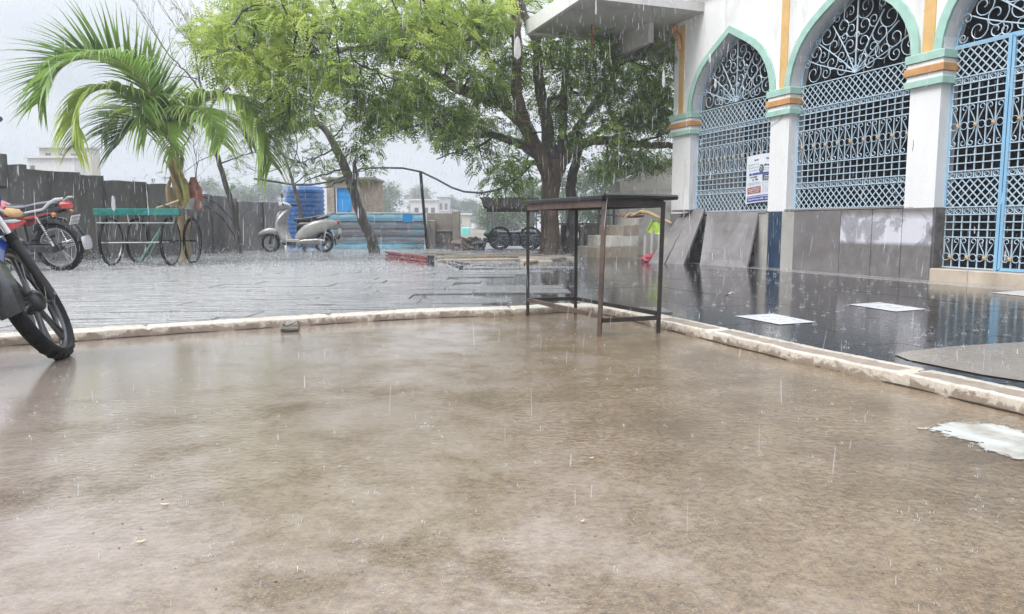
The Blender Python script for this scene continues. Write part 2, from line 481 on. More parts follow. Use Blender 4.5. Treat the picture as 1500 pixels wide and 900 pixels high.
m_yard, _, _ = wet_ground('wet_brown_concrete', [(0.108, 0.069, 0.034), (0.205, 0.140, 0.080), (0.33, 0.250, 0.165), (0.045, 0.029, 0.017)], (0.09, 0.26), ripple=0.48, grain=0.8, dist=0.005, silt_sheen=(0.345, 0.28, 0.24), film=(0.46, 0.60), wscale=40, big_s=0.8)
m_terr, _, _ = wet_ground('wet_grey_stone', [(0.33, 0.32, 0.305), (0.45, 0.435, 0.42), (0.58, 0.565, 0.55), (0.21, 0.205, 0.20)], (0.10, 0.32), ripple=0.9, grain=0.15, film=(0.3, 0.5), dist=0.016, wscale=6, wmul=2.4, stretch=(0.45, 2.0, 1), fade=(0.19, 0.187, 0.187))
m_granite, _, _ = wet_ground('wet_black_granite', [(0.018, 0.017, 0.017), (0.028, 0.026, 0.026), (0.045, 0.042, 0.040), (0.010, 0.009, 0.009)], (0.05, 0.16), ripple=0.16, grain=0.05, film=(0.2, 0.45))
m_patch, _, _ = wet_ground('wet_beige_cement', [(0.18, 0.15, 0.12), (0.24, 0.205, 0.17), (0.32, 0.28, 0.24), (0.13, 0.105, 0.08)], (0.12, 0.35), ripple=0.1, grain=0.3)
m_earth = M('damp_earth', (0.16, 0.13, 0.09), 0.6, var=0.3, scale=0.3, bs=4)

# ================================================================== THE SETTING
def sheet(name, pts, z, mat, thick=0.0, kind='structure'):
    b = MB()
    n = len(pts)
    if thick:
        b.add([(x, y, z) for x, y in pts] + [(x, y, z - thick) for x, y in pts],
              [tuple(range(n)), tuple(range(2*n-1, n-1, -1))] + [(i, i+n, (i+1) % n + n, (i+1) % n) for i in range(n)])
    else:
        b.add([(x, y, z) for x, y in pts], [tuple(range(n))])
    o = b.build(name, mat)
    o['kind'] = kind
    return o
sheet('ground', [(-180, -18), (180, -18), (180, 180), (-180, 180)], -0.06, m_earth)
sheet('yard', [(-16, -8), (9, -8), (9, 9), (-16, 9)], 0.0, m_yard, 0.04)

KL = [(-10.4, -0.65), (-7.6, 1.08), (-5.0, 2.69), (-2.797, 4.055), (-1.903, 4.607), (-0.722, 5.251), (0.101, 5.493), (0.36, 5.66), (0.58, 5.63), (0.757, 5.37),
      (0.876, 5.03), (1.044, 4.548), (1.335, 3.715), (1.618, 3.015), (1.85, 2.40), (2.45, 0.85), (3.1, -0.9)]
def resample(pts, step):
    pts = [Vector((*p, 0)) for p in pts]
    out = []
    n = len(pts)
    for i in range(n - 1):
        p0 = pts[max(0, i-1)]; p1 = pts[i]; p2 = pts[i+1]; p3 = pts[min(n-1, i+2)]
        k = max(1, int((p2 - p1).length / step))
        for j in range(k):
            t = j / k
            out.append(0.5 * ((2*p1) + (p2-p0)*t + (2*p0-5*p1+4*p2-p3)*t*t + (3*p1-p0-3*p2+p3)*t**3))
    out.append(pts[-1])
    return out
K = resample(KL, 0.025)
KN = []
for i in range(len(K)):
    t = (K[min(i+6, len(K)-1)] - K[max(i-6, 0)]).normalized()
    KN.append(Vector((-t.y, t.x, 0)))       # points to the terrace
# terrace edge runs under the kerb
te = [K[i] + KN[i] * 0.08 for i in range(0, len(K), 8)]
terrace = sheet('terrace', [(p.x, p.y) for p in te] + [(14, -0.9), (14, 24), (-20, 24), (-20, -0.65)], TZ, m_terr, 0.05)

# wet paving stones of the terrace, each laid a little differently
random.seed(515)
def kerb_clip(P, off=0.12):
    c = sum(P, Vector()) / len(P)
    ki = min(range(0, len(K), 6), key=lambda i: (K[i] - c).length_squared)
    return hp_clip(P, K[ki] + KN[ki] * off, KN[ki])
def hp_clip(P, o_, n_):
    out = []
    for i in range(len(P)):
        a_, b2_ = P[i], P[(i+1) % len(P)]; da, db = (a_ - o_).dot(n_), (b2_ - o_).dot(n_)
        if da >= 0: out.append(a_)
        if da * db < 0: out.append(a_.lerp(b2_, da / (da - db)))
    return out
pv_list = []
y = 0.0
while y < 19.5:
    dpt = 0.42 + random.uniform(-0.05, 0.07)
    x = -11.5 + random.uniform(0, 0.8)
    xend = random.uniform(-1.2, 0.1)
    while x < xend:
        wv = random.uniform(0.7, 1.35)
        q_ = [Vector((x + 0.006, y + 0.006, 0)), Vector((x + wv - 0.006, y + 0.006, 0)), Vector((x + wv - 0.006, y + dpt - 0.006, 0)), Vector((x + 0.006, y + dpt - 0.006, 0))]
        x += wv
        q_ = [Vector((p.x, p.y + 0.10 * (p.x + 3) , 0)) for p in q_]
        if q_[0].y < 19 and q_[0].x < -0.72 * q_[0].y - 0.8: continue
        q_ = kerb_clip(q_) if q_[0].y < 7 else q_
        if len(q_) < 3: continue
        pv_list.append(q_)
    y += dpt
pv_list.sort(key=lambda P: min(p.y for p in P))
rest = MB()
for k, P in enumerate(pv_list):
    z = TZ + 0.0125; tx, ty = random.gauss(0, 0.008), random.gauss(0, 0.013); c = sum(P, Vector()) / len(P); n = len(P)
    b = MB() if k < 295 else rest
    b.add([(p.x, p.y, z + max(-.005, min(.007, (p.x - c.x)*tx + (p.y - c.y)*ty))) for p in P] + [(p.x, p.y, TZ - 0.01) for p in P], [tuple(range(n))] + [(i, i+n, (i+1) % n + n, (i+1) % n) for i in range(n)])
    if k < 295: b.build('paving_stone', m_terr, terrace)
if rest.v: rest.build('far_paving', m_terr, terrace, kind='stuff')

# whitewashed kerb stones
m_kerb, nt_, p_ = newmat('whitewashed_kerb')
a_ = node(nt_, 'ShaderNodeAttribute', attribute_name='tone')
v_ = mapped(nt_)
n1 = noise(nt_, v_, 11, 8, 0.75, 0.7); n2 = noise(nt_, v_, 3, 4)
k_ = math2(nt_, 'ADD', a_.outputs['Fac'], math2(nt_, 'MULTIPLY', math2(nt_, 'SUBTRACT', n1, 0.5), 1.5))
wmask = mrange(nt_, k_, 0.42, 0.52, 0, 1)
cw = mixc(nt_, mrange(nt_, n2, 0.3, 0.7, 0, 1), (0.48, 0.42, 0.345), (0.62, 0.57, 0.49))
n3 = noise(nt_, v_, 22, 8, 0.75, 0.4)
cw = mixc(nt_, mrange(nt_, n3, 0.49, 0.62, 0, 0.85), cw, (0.36, 0.30, 0.23))
cb = mixc(nt_, mrange(nt_, n1, 0.3, 0.7, 0, 1), (0.20, 0.15, 0.11), (0.34, 0.28, 0.22))
nt_.links.new(mixc(nt_, wmask, cb, cw), p_.inputs['Base Color'])
p_.inputs['Roughness'].default_value = 0.4
bump(nt_, p_, noise(nt_, v_, 60, 6, 0.8), 0.6, 0.003)
kerb = bpy.data.objects.new('kerb', None); COL.objects.link(kerb); kerb['kind'] = 'structure'
def kerb_stone(i0, i1, width):
    right = K[i0].y < 5.3 and K[i0].x > 0.5
    prof = []                     # (across, height, tone)
    for a, h in ((0.0, -0.02), (0.0, 0.044), (0.003, 0.0515), (0.012, 0.0535), (0.04, 0.054), (0.07, 0.0545), (0.10, 0.055), (0.125, 0.0565), (0.158, 0.057), (0.164, 0.03)):
        prof.append((a * width / 0.165, h))
    if right: tones = [0.1, 0.62, 0.95, 0.70, 0.15, 0.02, 0.05, 0.62, 0.90, 0.6]
    else: tones = [0.1, 0.55, 0.85, 0.9, 0.85, 0.8, 0.85, 0.8, 0.6, 0.4]
    V = []; T = []; n = len(prof)
    for i in range(i0, i1 + 1):
        endf = min(i - i0, i1 - i)
        dip = 0.012 if endf == 0 else 0.0
        s1 = 0.008 * math.sin(i * 0.37) + 0.006 * math.sin(i * 0.11 + 2) + random.uniform(-0.003, 0.003)
        for j, (a, h) in enumerate(prof):
            p = K[i] + KN[i] * (a + s1 * (1 if j < 4 else 0.25) * (1 if j < 8 else 1.6))
            V.append((p.x, p.y, h - (dip if j > 0 else 0) + (random.uniform(-0.0012, 0.0012) if 1 < j < 9 else 0)))
            T.append(max(tones[j], 0.95 if (right and endf < 2) else 0))
    Q = [(i*n+j, (i+1)*n+j, (i+1)*n+j+1, i*n+j+1) for i in range(i1 - i0) for j in range(n - 1)]
    Q += [(j, j+1, j+1, j) for j in range(0)]
    link('kerb_stone', npmesh('kerb_stone', V, Q, m_kerb, T, True), kerb)
i = 4
while i < len(K) - 30:
    L = random.randint(38, 56)
    if K[i].x > -0.3 and K[i].y > 4.8: L = random.randint(16, 26)
    j = min(i + L, len(K) - 2)
    kerb_stone(i, j, 0.165 if K[i].x > 0.4 else 0.15)
    i = j

gv = []
rdg = random.Random(9)
for i in range(4, len(K) - 4):
    w0 = max(0.0, 0.006 + 0.006*math.sin(i*0.09) + 0.005*math.sin(i*0.31+1) + rdg.uniform(-.003, .003))
    a, b_ = K[i] + KN[i]*0.02, K[i] - KN[i]*w0
    gv += [(a.x, a.y, 0.004), (b_.x, b_.y, 0.004)]
gq = [(2*i, 2*i+1, 2*i+3, 2*i+2) for i in range(len(gv)//2 - 1)]
link('kerb_gap', npmesh('kerb_gap', gv, gq, M('wet_mud_gap', (0.045, 0.032, 0.022), 0.5)), kerb)

# ------------------------------------------------------------------ the arcaded building
YAW = R(19.95)
O3 = Vector((4.6683, 8.3323, 0))
DN = Vector((math.sin(YAW), -math.cos(YAW), 0)); NI = Vector((math.cos(YAW), math.sin(YAW), 0))
B = thing('arcade_building', 'white building with three mint trimmed pointed arches and blue iron grilles', 'building', O3, -(math.pi/2 - YAW))
TOP = 4.35
ARCH_IN = [(1.0, 2.55), (0.985, 2.68), (0.945, 2.82), (0.885, 2.95), (0.80, 3.075), (0.69, 3.19), (0.55, 3.295), (0.38, 3.395), (0.19, 3.495), (0.0, 3.60)]
ARCH_OUT = [(1.105, 2.55), (1.09, 2.70), (1.05, 2.85), (0.985, 2.99), (0.895, 3.13), (0.775, 3.255), (0.625, 3.37), (0.44, 3.475), (0.22, 3.59), (0.0, 3.705)]
centres = [-3.83, -1.42, 0.97]
pillars = [(-5.41, -4.86), (-2.82, -2.43), (-0.43, -0.03), (1.97, 2.40)]
def full(a): return [(-x, z) for x, z in a] + [(x, z) for x, z in a[::-1][1:]]
fin, fout = full(ARCH_IN), full(ARCH_OUT)
for c in centres:
    hw = {-3.83: 1.02, -1.42: 1.0, 0.97: 1.0}[c]
    b = MB()
    left = {-3.83: -4.86, -1.42: -2.43, 0.97: -0.03}[c]; right = {-3.83: -2.82, -1.42: -0.43, 0.97: 1.97}[c]
    prof = [(c + x, z) for x, z in fin]
    prof[0] = (left, 2.55); prof[-1] = (right, 2.55)
    for (x0, z0), (x1, z1) in zip(prof, prof[1:]):
        vs = [(x0, 0, z0), (x1, 0, z1), (x1, 0, TOP), (x0, 0, TOP), (x0, 0.25, z0), (x1, 0.25, z1), (x1, 0.25, TOP), (x0, 0.25, TOP)]
        b.add(vs, [(0, 1, 2, 3), (4, 7, 6, 5), (0, 4, 5, 1)])
    b.build('spandrel_wall', m_white, B)
    t = MB()
    n = len(fin)
    for i in range(n - 1):
        a0 = (c + fin[i][0]*1.0, fin[i][1]); a1 = (c + fin[i+1][0], fin[i+1][1])
        o0 = (c + fout[i][0], fout[i][1]); o1 = (c + fout[i+1][0], fout[i+1][1])
        t.add([(a0[0], -0.035, a0[1]), (a1[0], -0.035, a1[1]), (o1[0], -0.035, o1[1]), (o0[0], -0.035, o0[1]),
               (a0[0], -0.002, a0[1]), (a1[0], -0.002, a1[1]), (o1[0], -0.002, o1[1]), (o0[0], -0.002, o0[1])],
              [(0, 1, 2, 3), (0, 4, 5, 1), (3, 2, 6, 7)])
    t.build('arch_trim', m_mint, B)
for k, (x0, x1) in enumerate(pillars):
    z0 = 0.855 if k < 3 else 0.19
    MB().box(x0, x1, 0, 0.25, z0, 2.19).build('pillar', m_white, B)
    MB().box(x0, x1, 0, 0.25, 2.545, TOP).build('pier_wall', m_white, B)
    cap = thing('capital', '', '', (0, 0, 0)); del cap['label']; del cap['category']; cap.parent = B
    for za, zb, pr, mm in ((2.19, 2.265, 0.055, m_mint), (2.265, 2.325, 0.035, m_white), (2.325, 2.405, 0.06, m_brown_o), (2.405, 2.46, 0.035, m_white), (2.46, 2.55, 0.055, m_mint)):
        MB().bbox(x0 - pr, x1 + pr, -pr, 0.20, za, zb, 0.008).build('capital_band', mm, cap)
    xm = {0: -5.17, 1: -2.58, 2: -0.22, 3: 2.18}[k]
    MB().box(xm - 0.075, xm + 0.075, -0.012, -0.0005, 2.56, TOP - 0.32 if k == 0 else TOP).build('ochre_stripe', m_orange, B)
# broken brown stretch of the drain pipe at the top of the first pillar
MB().tube([(-5.42, -0.05, 4.07), (-5.36, -0.05, 4.02), (-5.34, -0.05, 3.93), (-5.25, -0.05, 3.86), (-5.20, -0.05, 3.78), (-5.18, -0.04, 3.62)], [0.035, 0.05, 0.04, 0.05, 0.045, 0.04], 7).build('rusty_drain_pipe', m_brown_o, B)
MB().tube([(-2.86, -0.012, 2.06), (-2.62, -0.014, 2.13), (-2.46, -0.012, 2.26), (-2.44, -0.05, 2.30)], 0.0035, 5).build('thin_cable', m_conc, B)
MB().tube([(-0.35, -0.004, 1.62), (-0.345, -0.004, 1.56), (-0.355, -0.004, 1.50)], 0.003, 4).build('wall_nick', m_conc, B)
# the far end wall, roof, room behind
MB().box(-5.41, -5.16, 0.25, 5.0, 0.0, TOP).build('end_wall', m_white, B)
MB().box(2.40, 6.0, 0.0, 0.25, 0.0, TOP).build('side_wall', m_white, B)
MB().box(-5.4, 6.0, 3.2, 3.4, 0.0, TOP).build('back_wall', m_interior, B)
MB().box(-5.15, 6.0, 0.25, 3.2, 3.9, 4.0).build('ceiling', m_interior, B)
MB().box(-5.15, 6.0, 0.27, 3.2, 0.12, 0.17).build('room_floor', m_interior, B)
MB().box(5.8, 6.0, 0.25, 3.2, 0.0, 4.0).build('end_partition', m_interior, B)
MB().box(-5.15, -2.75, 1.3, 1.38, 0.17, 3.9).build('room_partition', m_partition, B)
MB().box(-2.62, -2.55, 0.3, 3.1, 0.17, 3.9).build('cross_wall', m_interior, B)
MB().box(-5.6, 6.2, -0.12, 5.2, TOP, TOP + 0.2).build('roof_slab', m_white, B)
# canopy past the far end
can = MB()
zs = 4.10
ps = lambda px, py, z: None
can.box(-6.75, -4.55, -2.15, -0.002, zs, zs + 0.14)
can.box(-6.75, -5.42, -0.002, 1.6, zs, zs + 0.14)
can.build('canopy_slab', m_soffit, B)
MB().box(-6.80, -4.55, -2.22, -2.15, zs - 0.03, zs + 0.22).build('canopy_fascia', m_white, B)
MB().box(-6.83, -6.75, -2.22, 1.6, zs - 0.03, zs + 0.22).build('canopy_fascia', m_white, B)
MB().box(-6.70, -5.42, -0.52, -0.42, zs - 0.33, zs - 0.002).build('hanging_beam', m_soffit, B)
MB().box(-6.74, -6.64, -0.418, 1.5, zs - 0.33, zs - 0.002).build('hanging_beam', m_soffit, B)
MB().tube([(-5.9, -1.35, zs), (-5.9, -1.35, zs - 0.42)], 0.022, 8).build('red_outlet_pipe', m_redsteel, B)
# plinth slabs (one object each)
def pslab(x0, x1, z1, mat, y=-0.02, z0=TZ - 0.01, name='plinth_slab', label=None):
    return MB().bbox(x0 + 0.004, x1 - 0.004, y, 0.25, z0, z1, 0.006).build(name, mat, B, label=label)
m_slabpaint, nt_, p_ = newmat('limewashed_flagstone')
v_ = mapped(nt_)
q1 = noise(nt_, v_, 2.6, 7, 0.66, 0.4); q2 = noise(nt_, v_, 9, 5, 0.6)
sx_ = node(nt_, 'ShaderNodeSeparateXYZ'); nt_.links.new(v_, sx_.inputs[0])
zband = math2(nt_, 'MULTIPLY', mrange(nt_, sx_.outputs['Z'], 0.42, 0.47, 0, 1), mrange(nt_, sx_.outputs['Z'], 0.82, 0.72, 0, 1))
base_ = mixc(nt_, mrange(nt_, q2, 0.3, 0.7, 0, 1), (0.15, 0.137, 0.137), (0.22, 0.205, 0.20))
light_ = mixc(nt_, mrange(nt_, q1, 0.47, 0.53, 0, 1), (0.36, 0.35, 0.38), (0.68, 0.67, 0.72))
nt_.links.new(mixc(nt_, math2(nt_, 'MULTIPLY', zband, mrange(nt_, q1, 0.36, 0.42, 0, 0.95)), base_, light_), p_.inputs['Base Color'])
p_.inputs['Roughness'].default_value = 0.4
p_.inputs['Coat Weight'].default_value = 0.2
bump(nt_, p_, q2, 0.2, 0.005)
pslab(-5.41, -4.86, 0.86, m_slab)
MB().box(-4.86, -3.07, 0.0, 0.25, 0.0, 0.83).build('rubble_plinth', m_rubble, B)
for r_ in range(4):                      # rough stones seen between the leaning slabs
    for x in (-4.62, -4.38, -4.1, -3.3, -3.12):
        w_ = random.uniform(0.16, 0.23); xx = x + random.uniform(-0.03, 0.03)
        MB().bbox(xx - w_/2, xx + w_/2, -0.05, 0.01, TZ + r_*0.195, TZ + r_*0.195 + 0.18, 0.02).build('rubble_stone', m_rubble, B)
MB().box(-4.86, -2.82, -0.03, 0.25, 0.83, 0.872).build('sill', m_conc, B)
MB().box(-2.43, -0.43, -0.03, 0.25, 0.858, 0.88).build('sill', m_conc, B)
pslab(-3.07, -2.78, 0.83, m_slab2); pslab(-2.78, -2.49, 0.853, m_navy, -0.012, name='navy_tile'); pslab(-2.49, -2.23, 0.853, m_slab2)
pslab(-2.23, -1.38, 0.856, m_slab); pslab(-1.38, -0.87, 0.856, m_slabpaint); pslab(-0.87, -0.43, 0.856, m_slabpaint); pslab(-0.43, -0.025, 0.853, m_slabpaint)
MB().box(-0.5, -0.3, 0.0, 0.24, 0.856, 0.864).build('mortar_bed', m_conc, B)
MB().box(-0.022, -0.002, 0.0, 0.25, TZ, 0.853).build('dark_jamb', m_rubble, B)
pslab(1.97, 2.42, 0.853, m_slab)
for x0, x1 in ((-0.02, 0.45), (0.45, 1.15), (1.15, 2.0)):
    MB().bbox(x0 + 0.002, x1 - 0.002, -0.03, 0.27, TZ - 0.01, 0.185, 0.008).build('threshold_stone', m_step, B)
m_apron = M('apron_stone', (0.30, 0.28, 0.27), 0.25, coat=0.4)
# light skirting strip of stone flags at the foot of the plinth
for k in range(12):
    x0 = -5.9 + k * 0.68
    if x0 > 2: break
    MB().bbox(x0 + 0.004, x0 + 0.676, -0.42, -0.034, TZ - 0.01, TZ + 0.006, 0.004).build('apron_flag', m_apron, B)

# ---- iron grilles
def bar_mesh(L, r, mat, nm):             # unit bar along +x
    return MB().box(0, 1, -0.5, 0.5, -0.5, 0.5).mesh(nm, mat)
unit_pale = bar_mesh(1, 1, m_grille, 'bar'); unit_blue = bar_mesh(1, 1, m_frame, 'frame_bar')
def bar(name, parent, p, q, w, d, me=unit_pale, y=0.15):
    (x0, z0), (x1, z1) = p, q
    L = math.hypot(x1 - x0, z1 - z0); an = math.atan2(z1 - z0, x1 - x0)
    return link(name, me, parent, loc=(x0, y, z0), rot=(0, -an, 0), scale=(L, d, w))
def spiral(turns=1.35, r0=0.5, r1=0.12, n=18, a0=0.0, sgn=1):
    return [((r0 + (r1 - r0) * k / n) * math.cos(a0 + sgn * 2*math.pi*turns*k/n), (r0 + (r1 - r0) * k / n) * math.sin(a0 + sgn * 2*math.pi*turns*k/n)) for k in range(n + 1)]
def heart_half(hw, hh):     # a C-scroll of the rosette row: from centre out and curling in at the tip
    pts = [(0.012, 0.015), (hw*0.30, hh*0.30), (hw*0.66, hh*0.60), (hw*0.92, hh*0.80)]
    for k in range(10):
        a = math.radians(-10 + k * 33)
        rr = hw * 0.34 * (1 - 0.055 * k)
        pts.append((hw*0.58 + rr*math.cos(a), hh*0.82 + rr*math.sin(a)*0.9 * hh / hw * 0.5 ))
    return pts
heart_me = {}
def scrolls_mesh(hw, hh, up):
    k = (round(hw, 3), round(hh, 3), up)
    if k not in heart_me:
        out = []
        for s in (1, -1):
            pts = [(x * s, 0, z * up) for x, z in heart_half(hw, hh)]
            out.append(MB().tube(pts, 0.0052, 4).mesh('scroll', m_grille))
        side = []
        for s in (1, -1):
            pts = [(s*(0.02 + hw*0.42 + hw*0.42*math.cos(math.radians(180 - q))), 0, up*(hw*0.40*math.sin(math.radians(q)) )) for q in range(0, 280, 28)]
            side.append(MB().tube(pts, 0.0045, 4).mesh('curl', m_grille))
        heart_me[k] = (out, side)
    return heart_me[k]
ring_me = MB().tube([(0.031*math.cos(a*math.pi/6), 0, 0.029*math.sin(a*math.pi/6)) for a in range(13)], 0.0045, 4).mesh('ring', m_grille)
hook_me = MB().tube([(x*0.02, 0, z*0.02) for x, z in spiral(0.8, 1.0, 0.4, 8)], 0.003, 3).mesh('hook', m_grille)
ros = MB()
for k in range(8):
    a = k * math.pi / 4
    ros.add([(0, -0.016, 0), (0.018*math.cos(a-0.35), -0.006, 0.018*math.sin(a-0.35)), (0.03*math.cos(a), -0.008, 0.03*math.sin(a)), (0.018*math.cos(a+0.35), -0.006, 0.018*math.sin(a+0.35))], [(0, 1, 2, 3)])
ros.lathe([(0.0, -0.022), (0.008, -0.018), (0.012, -0.008), (0.020, 0.0)], 8)
ros_me = ros.mesh('rosette', m_gold)
def diag(g, x0, x1, z0, z1, pitch, y=0.15):
    h = z1 - z0
    for s in (1, -1):
        n = int(((x1 - x0) + h) / pitch) + 2
        for k in range(n):
            c = x0 - h + k * pitch if s > 0 else x0 + k * pitch
            # line x = c + (z-z0) for s>0 ; x = c - (z-z0) for s<0
            a, b_ = (c, c + h) if s > 0 else (c, c - h)
            t0, t1 = 0.0, 1.0
            for lim, side in ((x0, 1), (x1, -1)):
                for _ in (0,):
                    fa = (a - lim) * side; fb = (b_ - lim) * side
                    if fa < 0 and fb < 0: t1 = -1
                    elif fa < 0: t0 = max(t0, fa / (fa - fb))
                    elif fb < 0: t1 = min(t1, fa / (fa - fb))
            if t1 - t0 < 0.04: continue
            p = (a + (b_ - a) * t0, z0 + h * t0); q = (a + (b_ - a) * t1, z0 + h * t1)
            bar('lattice_strip', g, p, q, 0.0115, 0.006, y=y + (0.003 if s > 0 else -0.004))
def panel(g, x0, x1, zb, gate=False):
    n = max(2, round((x1 - x0) / 0.111 / 2) * 2)
    pitch = (x1 - x0) / n
    rows = [('lat', 2.235, 2.545), ('ring', 2.165, 2.235), ('sq', 1.945, 2.165, 3), ('ros', 1.49, 1.945), ('sq', 1.24, 1.49, 3), ('ring', 1.165, 1.24), ('lat', 0.885 if not gate else 0.855, 1.165)]
    if gate: rows += [('ring', 0.775, 0.855), ('sq', 0.53, 0.775, 3), ('rosb', 0.20, 0.53)]
    for k in range(n + 1):
        x = x0 + k * pitch
        bar('upright', g, (x, 1.165), (x, 2.235), 0.0115, 0.011)
        if gate: bar('upright', g, (x, 0.20), (x, 0.855), 0.0115, 0.011)
    for r_ in rows:
        k, a, b_ = r_[:3]
        bar('cross_bar', g, (x0, b_), (x1, b_), 0.012, 0.014, y=0.142)
        if k == 'lat': diag(g, x0, x1, a, b_, pitch * 0.92)
        elif k == 'ring':
            for i in range(n):
                link('ring', ring_me, g, loc=(x0 + (i + .5) * pitch, 0.146, (a + b_) / 2))
                link('hook', hook_me, g, loc=(x0 + (i + .5) * pitch, 0.144, (a + b_) / 2), rot=(0, random.choice((0, 0.2)), 0))
        elif k == 'sq':
            for i in range(1, r_[3]):
                z = a + (b_ - a) * i / r_[3]
                bar('cross_bar', g, (x0, z), (x1, z), 0.011, 0.008, y=0.141)
        elif k in ('ros', 'rosb'):
            zc = (a + b_) / 2 if k == 'ros' else 0.315
            for i in range(n // 2):
                xc = x0 + (2 * i + 1) * pitch
                ups = ((1, b_ - zc), (-1, zc - a)) if k == 'ros' else ((1, b_ - zc), (-1, 0.10))
                for up, hh in ups:
                    big, small = scrolls_mesh(pitch * 0.95, abs(hh) * 0.98, up)
                    if hh > 0.15:
                        for me in big: link('scroll', me, g, loc=(xc, 0.14, zc))
                    for me in small: link('curl', me, g, loc=(xc, 0.138, zc))
                link('rosette', ros_me, g, loc=(xc, 0.128, zc))
    bar('cross_bar', g, (x0, rows[-1][1]), (x1, rows[-1][1]), 0.014, 0.014, y=0.142)
def fan(g, c):
    z0 = 2.57
    def inside(x, z, mrg=0.02):
        x = abs(x)
        for (xa, za), (xb, zb) in zip(ARCH_IN, ARCH_IN[1:]):
            if za <= z <= zb: return x < xa + (xb - xa) * (z - za) / (zb - za) - mrg
        return z < 3.6 and z >= 2.55 and x < 1 - mrg
    bar('stem', g, (c, z0), (c, 3.59), 0.017, 0.014, y=0.146)
    stems = []
    for s in (1, -1):
        for a0, a1, L in ((62, 50, 0.98), (40, 30, 1.0), (17, 22, 0.94)):
            pts = []; x, z = 0.0, 0.0
            n = 10
            for k in range(n + 1):
                an = R(a0 + (a1 - a0) * k / n + (9 if k > 6 else 0) * (k - 6) / 4)
                pts.append((s * x, z)); x += math.cos(an) * L / n; z += math.sin(an) * L / n
            pts = [p for p in pts if inside(p[0], z0 + p[1], 0.05)]
            stems.append((s, pts))
    for s, pts in stems:
        MB().tube([(c + x, 0.146, z0 + z) for x, z in pts], 0.0085, 5).build('stem', m_grille, g)
    # scroll branches growing off every stem, alternately to either side
    cur = [(1, [(0.0, k * 0.1) for k in range(10)])] + stems
    placed = []
    for s, pts in cur:
        for k in range(2, len(pts)):
            for side in (1, -1):
                p = Vector((*pts[k - 1], 0)); d = (Vector((*pts[min(k, len(pts)-1)], 0)) - Vector((*pts[k-1], 0)))
                if d.length < 1e-4: continue
                d.normalize(); nrm = Vector((-d.y, d.x, 0)) * side
                rr = random.uniform(0.055, 0.088) + 0.004 * k
                for tryr in (rr, rr * 0.8, rr * 0.62):
                    ctr = p + d * tryr * 0.6 + nrm * (tryr * 1.15)
                    ok = inside(ctr.x, z0 + ctr.y, tryr * 1.05) and ctr.y > tryr and all(math.hypot(ctr.x - q[0], ctr.y - q[1]) > (q[2] + tryr) * 0.83 for q in placed)
                    if ok: break
                if not ok: continue
                placed.append((ctr.x, ctr.y, tryr))
                v0 = p - ctr; a0 = math.atan2(v0.y, v0.x)
                sp = spiral(1.25, v0.length, tryr * 0.22, 17, a0, 1 if side < 0 else -1)
                tb = MB().tube([(c + ctr.x + x, 0.146, z0 + ctr.y + z) for x, z in sp], 0.0062, 4)
                tb.build('scroll', m_grille, g)
    for q in range(260):   # fill what is left of the arch with loose C scrolls
        x = random.uniform(-0.95, 0.95); z = random.uniform(0.05, 0.95); tr = random.uniform(0.04, 0.075)
        if inside(x, z0 + z, tr * 1.1) and all(math.hypot(x - p[0], z - p[1]) > (p[2] + tr) * 0.9 for p in placed):
            placed.append((x, z, tr)); sg = random.choice((1, -1))
            sp = spiral(1.3, tr, tr * 0.25, 16, random.uniform(0, 6), sg)
            MB().tube([(c + x + a, 0.146, z0 + z + b_) for a, b_ in sp], 0.0058, 4).build('scroll', m_grille, g)
for gi, c in enumerate(centres):
    L = (-4.86, -2.43, -0.03)[gi]; Rr = (-2.82, -0.43, 1.97)[gi]
    pr = [(c + x * 0.985, z) for x, z in fin]
    fr = MB().tube([(x, 0.165, z) for x, z in pr], 0.013, 4)
    g = fr.build('window_grille' if gi < 2 else 'gate_grille', m_frame, B)
    zb = 0.885 if gi < 2 else 0.195
    for x in (L + 0.012, Rr - 0.012): bar('frame_bar', g, (x, zb), (x, 2.56), 0.022, 0.03, unit_blue, 0.16)
    fan(g, c)
    if gi < 2: panel(g, L + 0.02, Rr - 0.02, zb)
    else:
        panel(g, 0.0, 0.61, zb, True)
        panel(g, 1.33, 1.94, zb, True)
        for x in (0.628, 1.312): bar('gate_post', g, (x, 0.19), (x, 2.575), 0.036, 0.04, unit_blue, 0.15)
        bar('gate_rail', g, (0.0, 2.565), (1.94, 2.565), 0.03, 0.035, unit_blue, 0.15)
        leaf = thing('gate_leaf', '', ''); del leaf['label']; del leaf['category']; leaf.parent = B
        for x in (0.672, 1.268): bar('frame_bar', leaf, (x, 0.20), (x, 2.545), 0.03, 0.035, unit_blue, 0.148)
        for z in (0.205, 2.545): bar('frame_bar', leaf, (0.672, z), (1.268, z), 0.03, 0.035, unit_blue, 0.148)
        panel(leaf, 0.69, 1.25, zb, True)
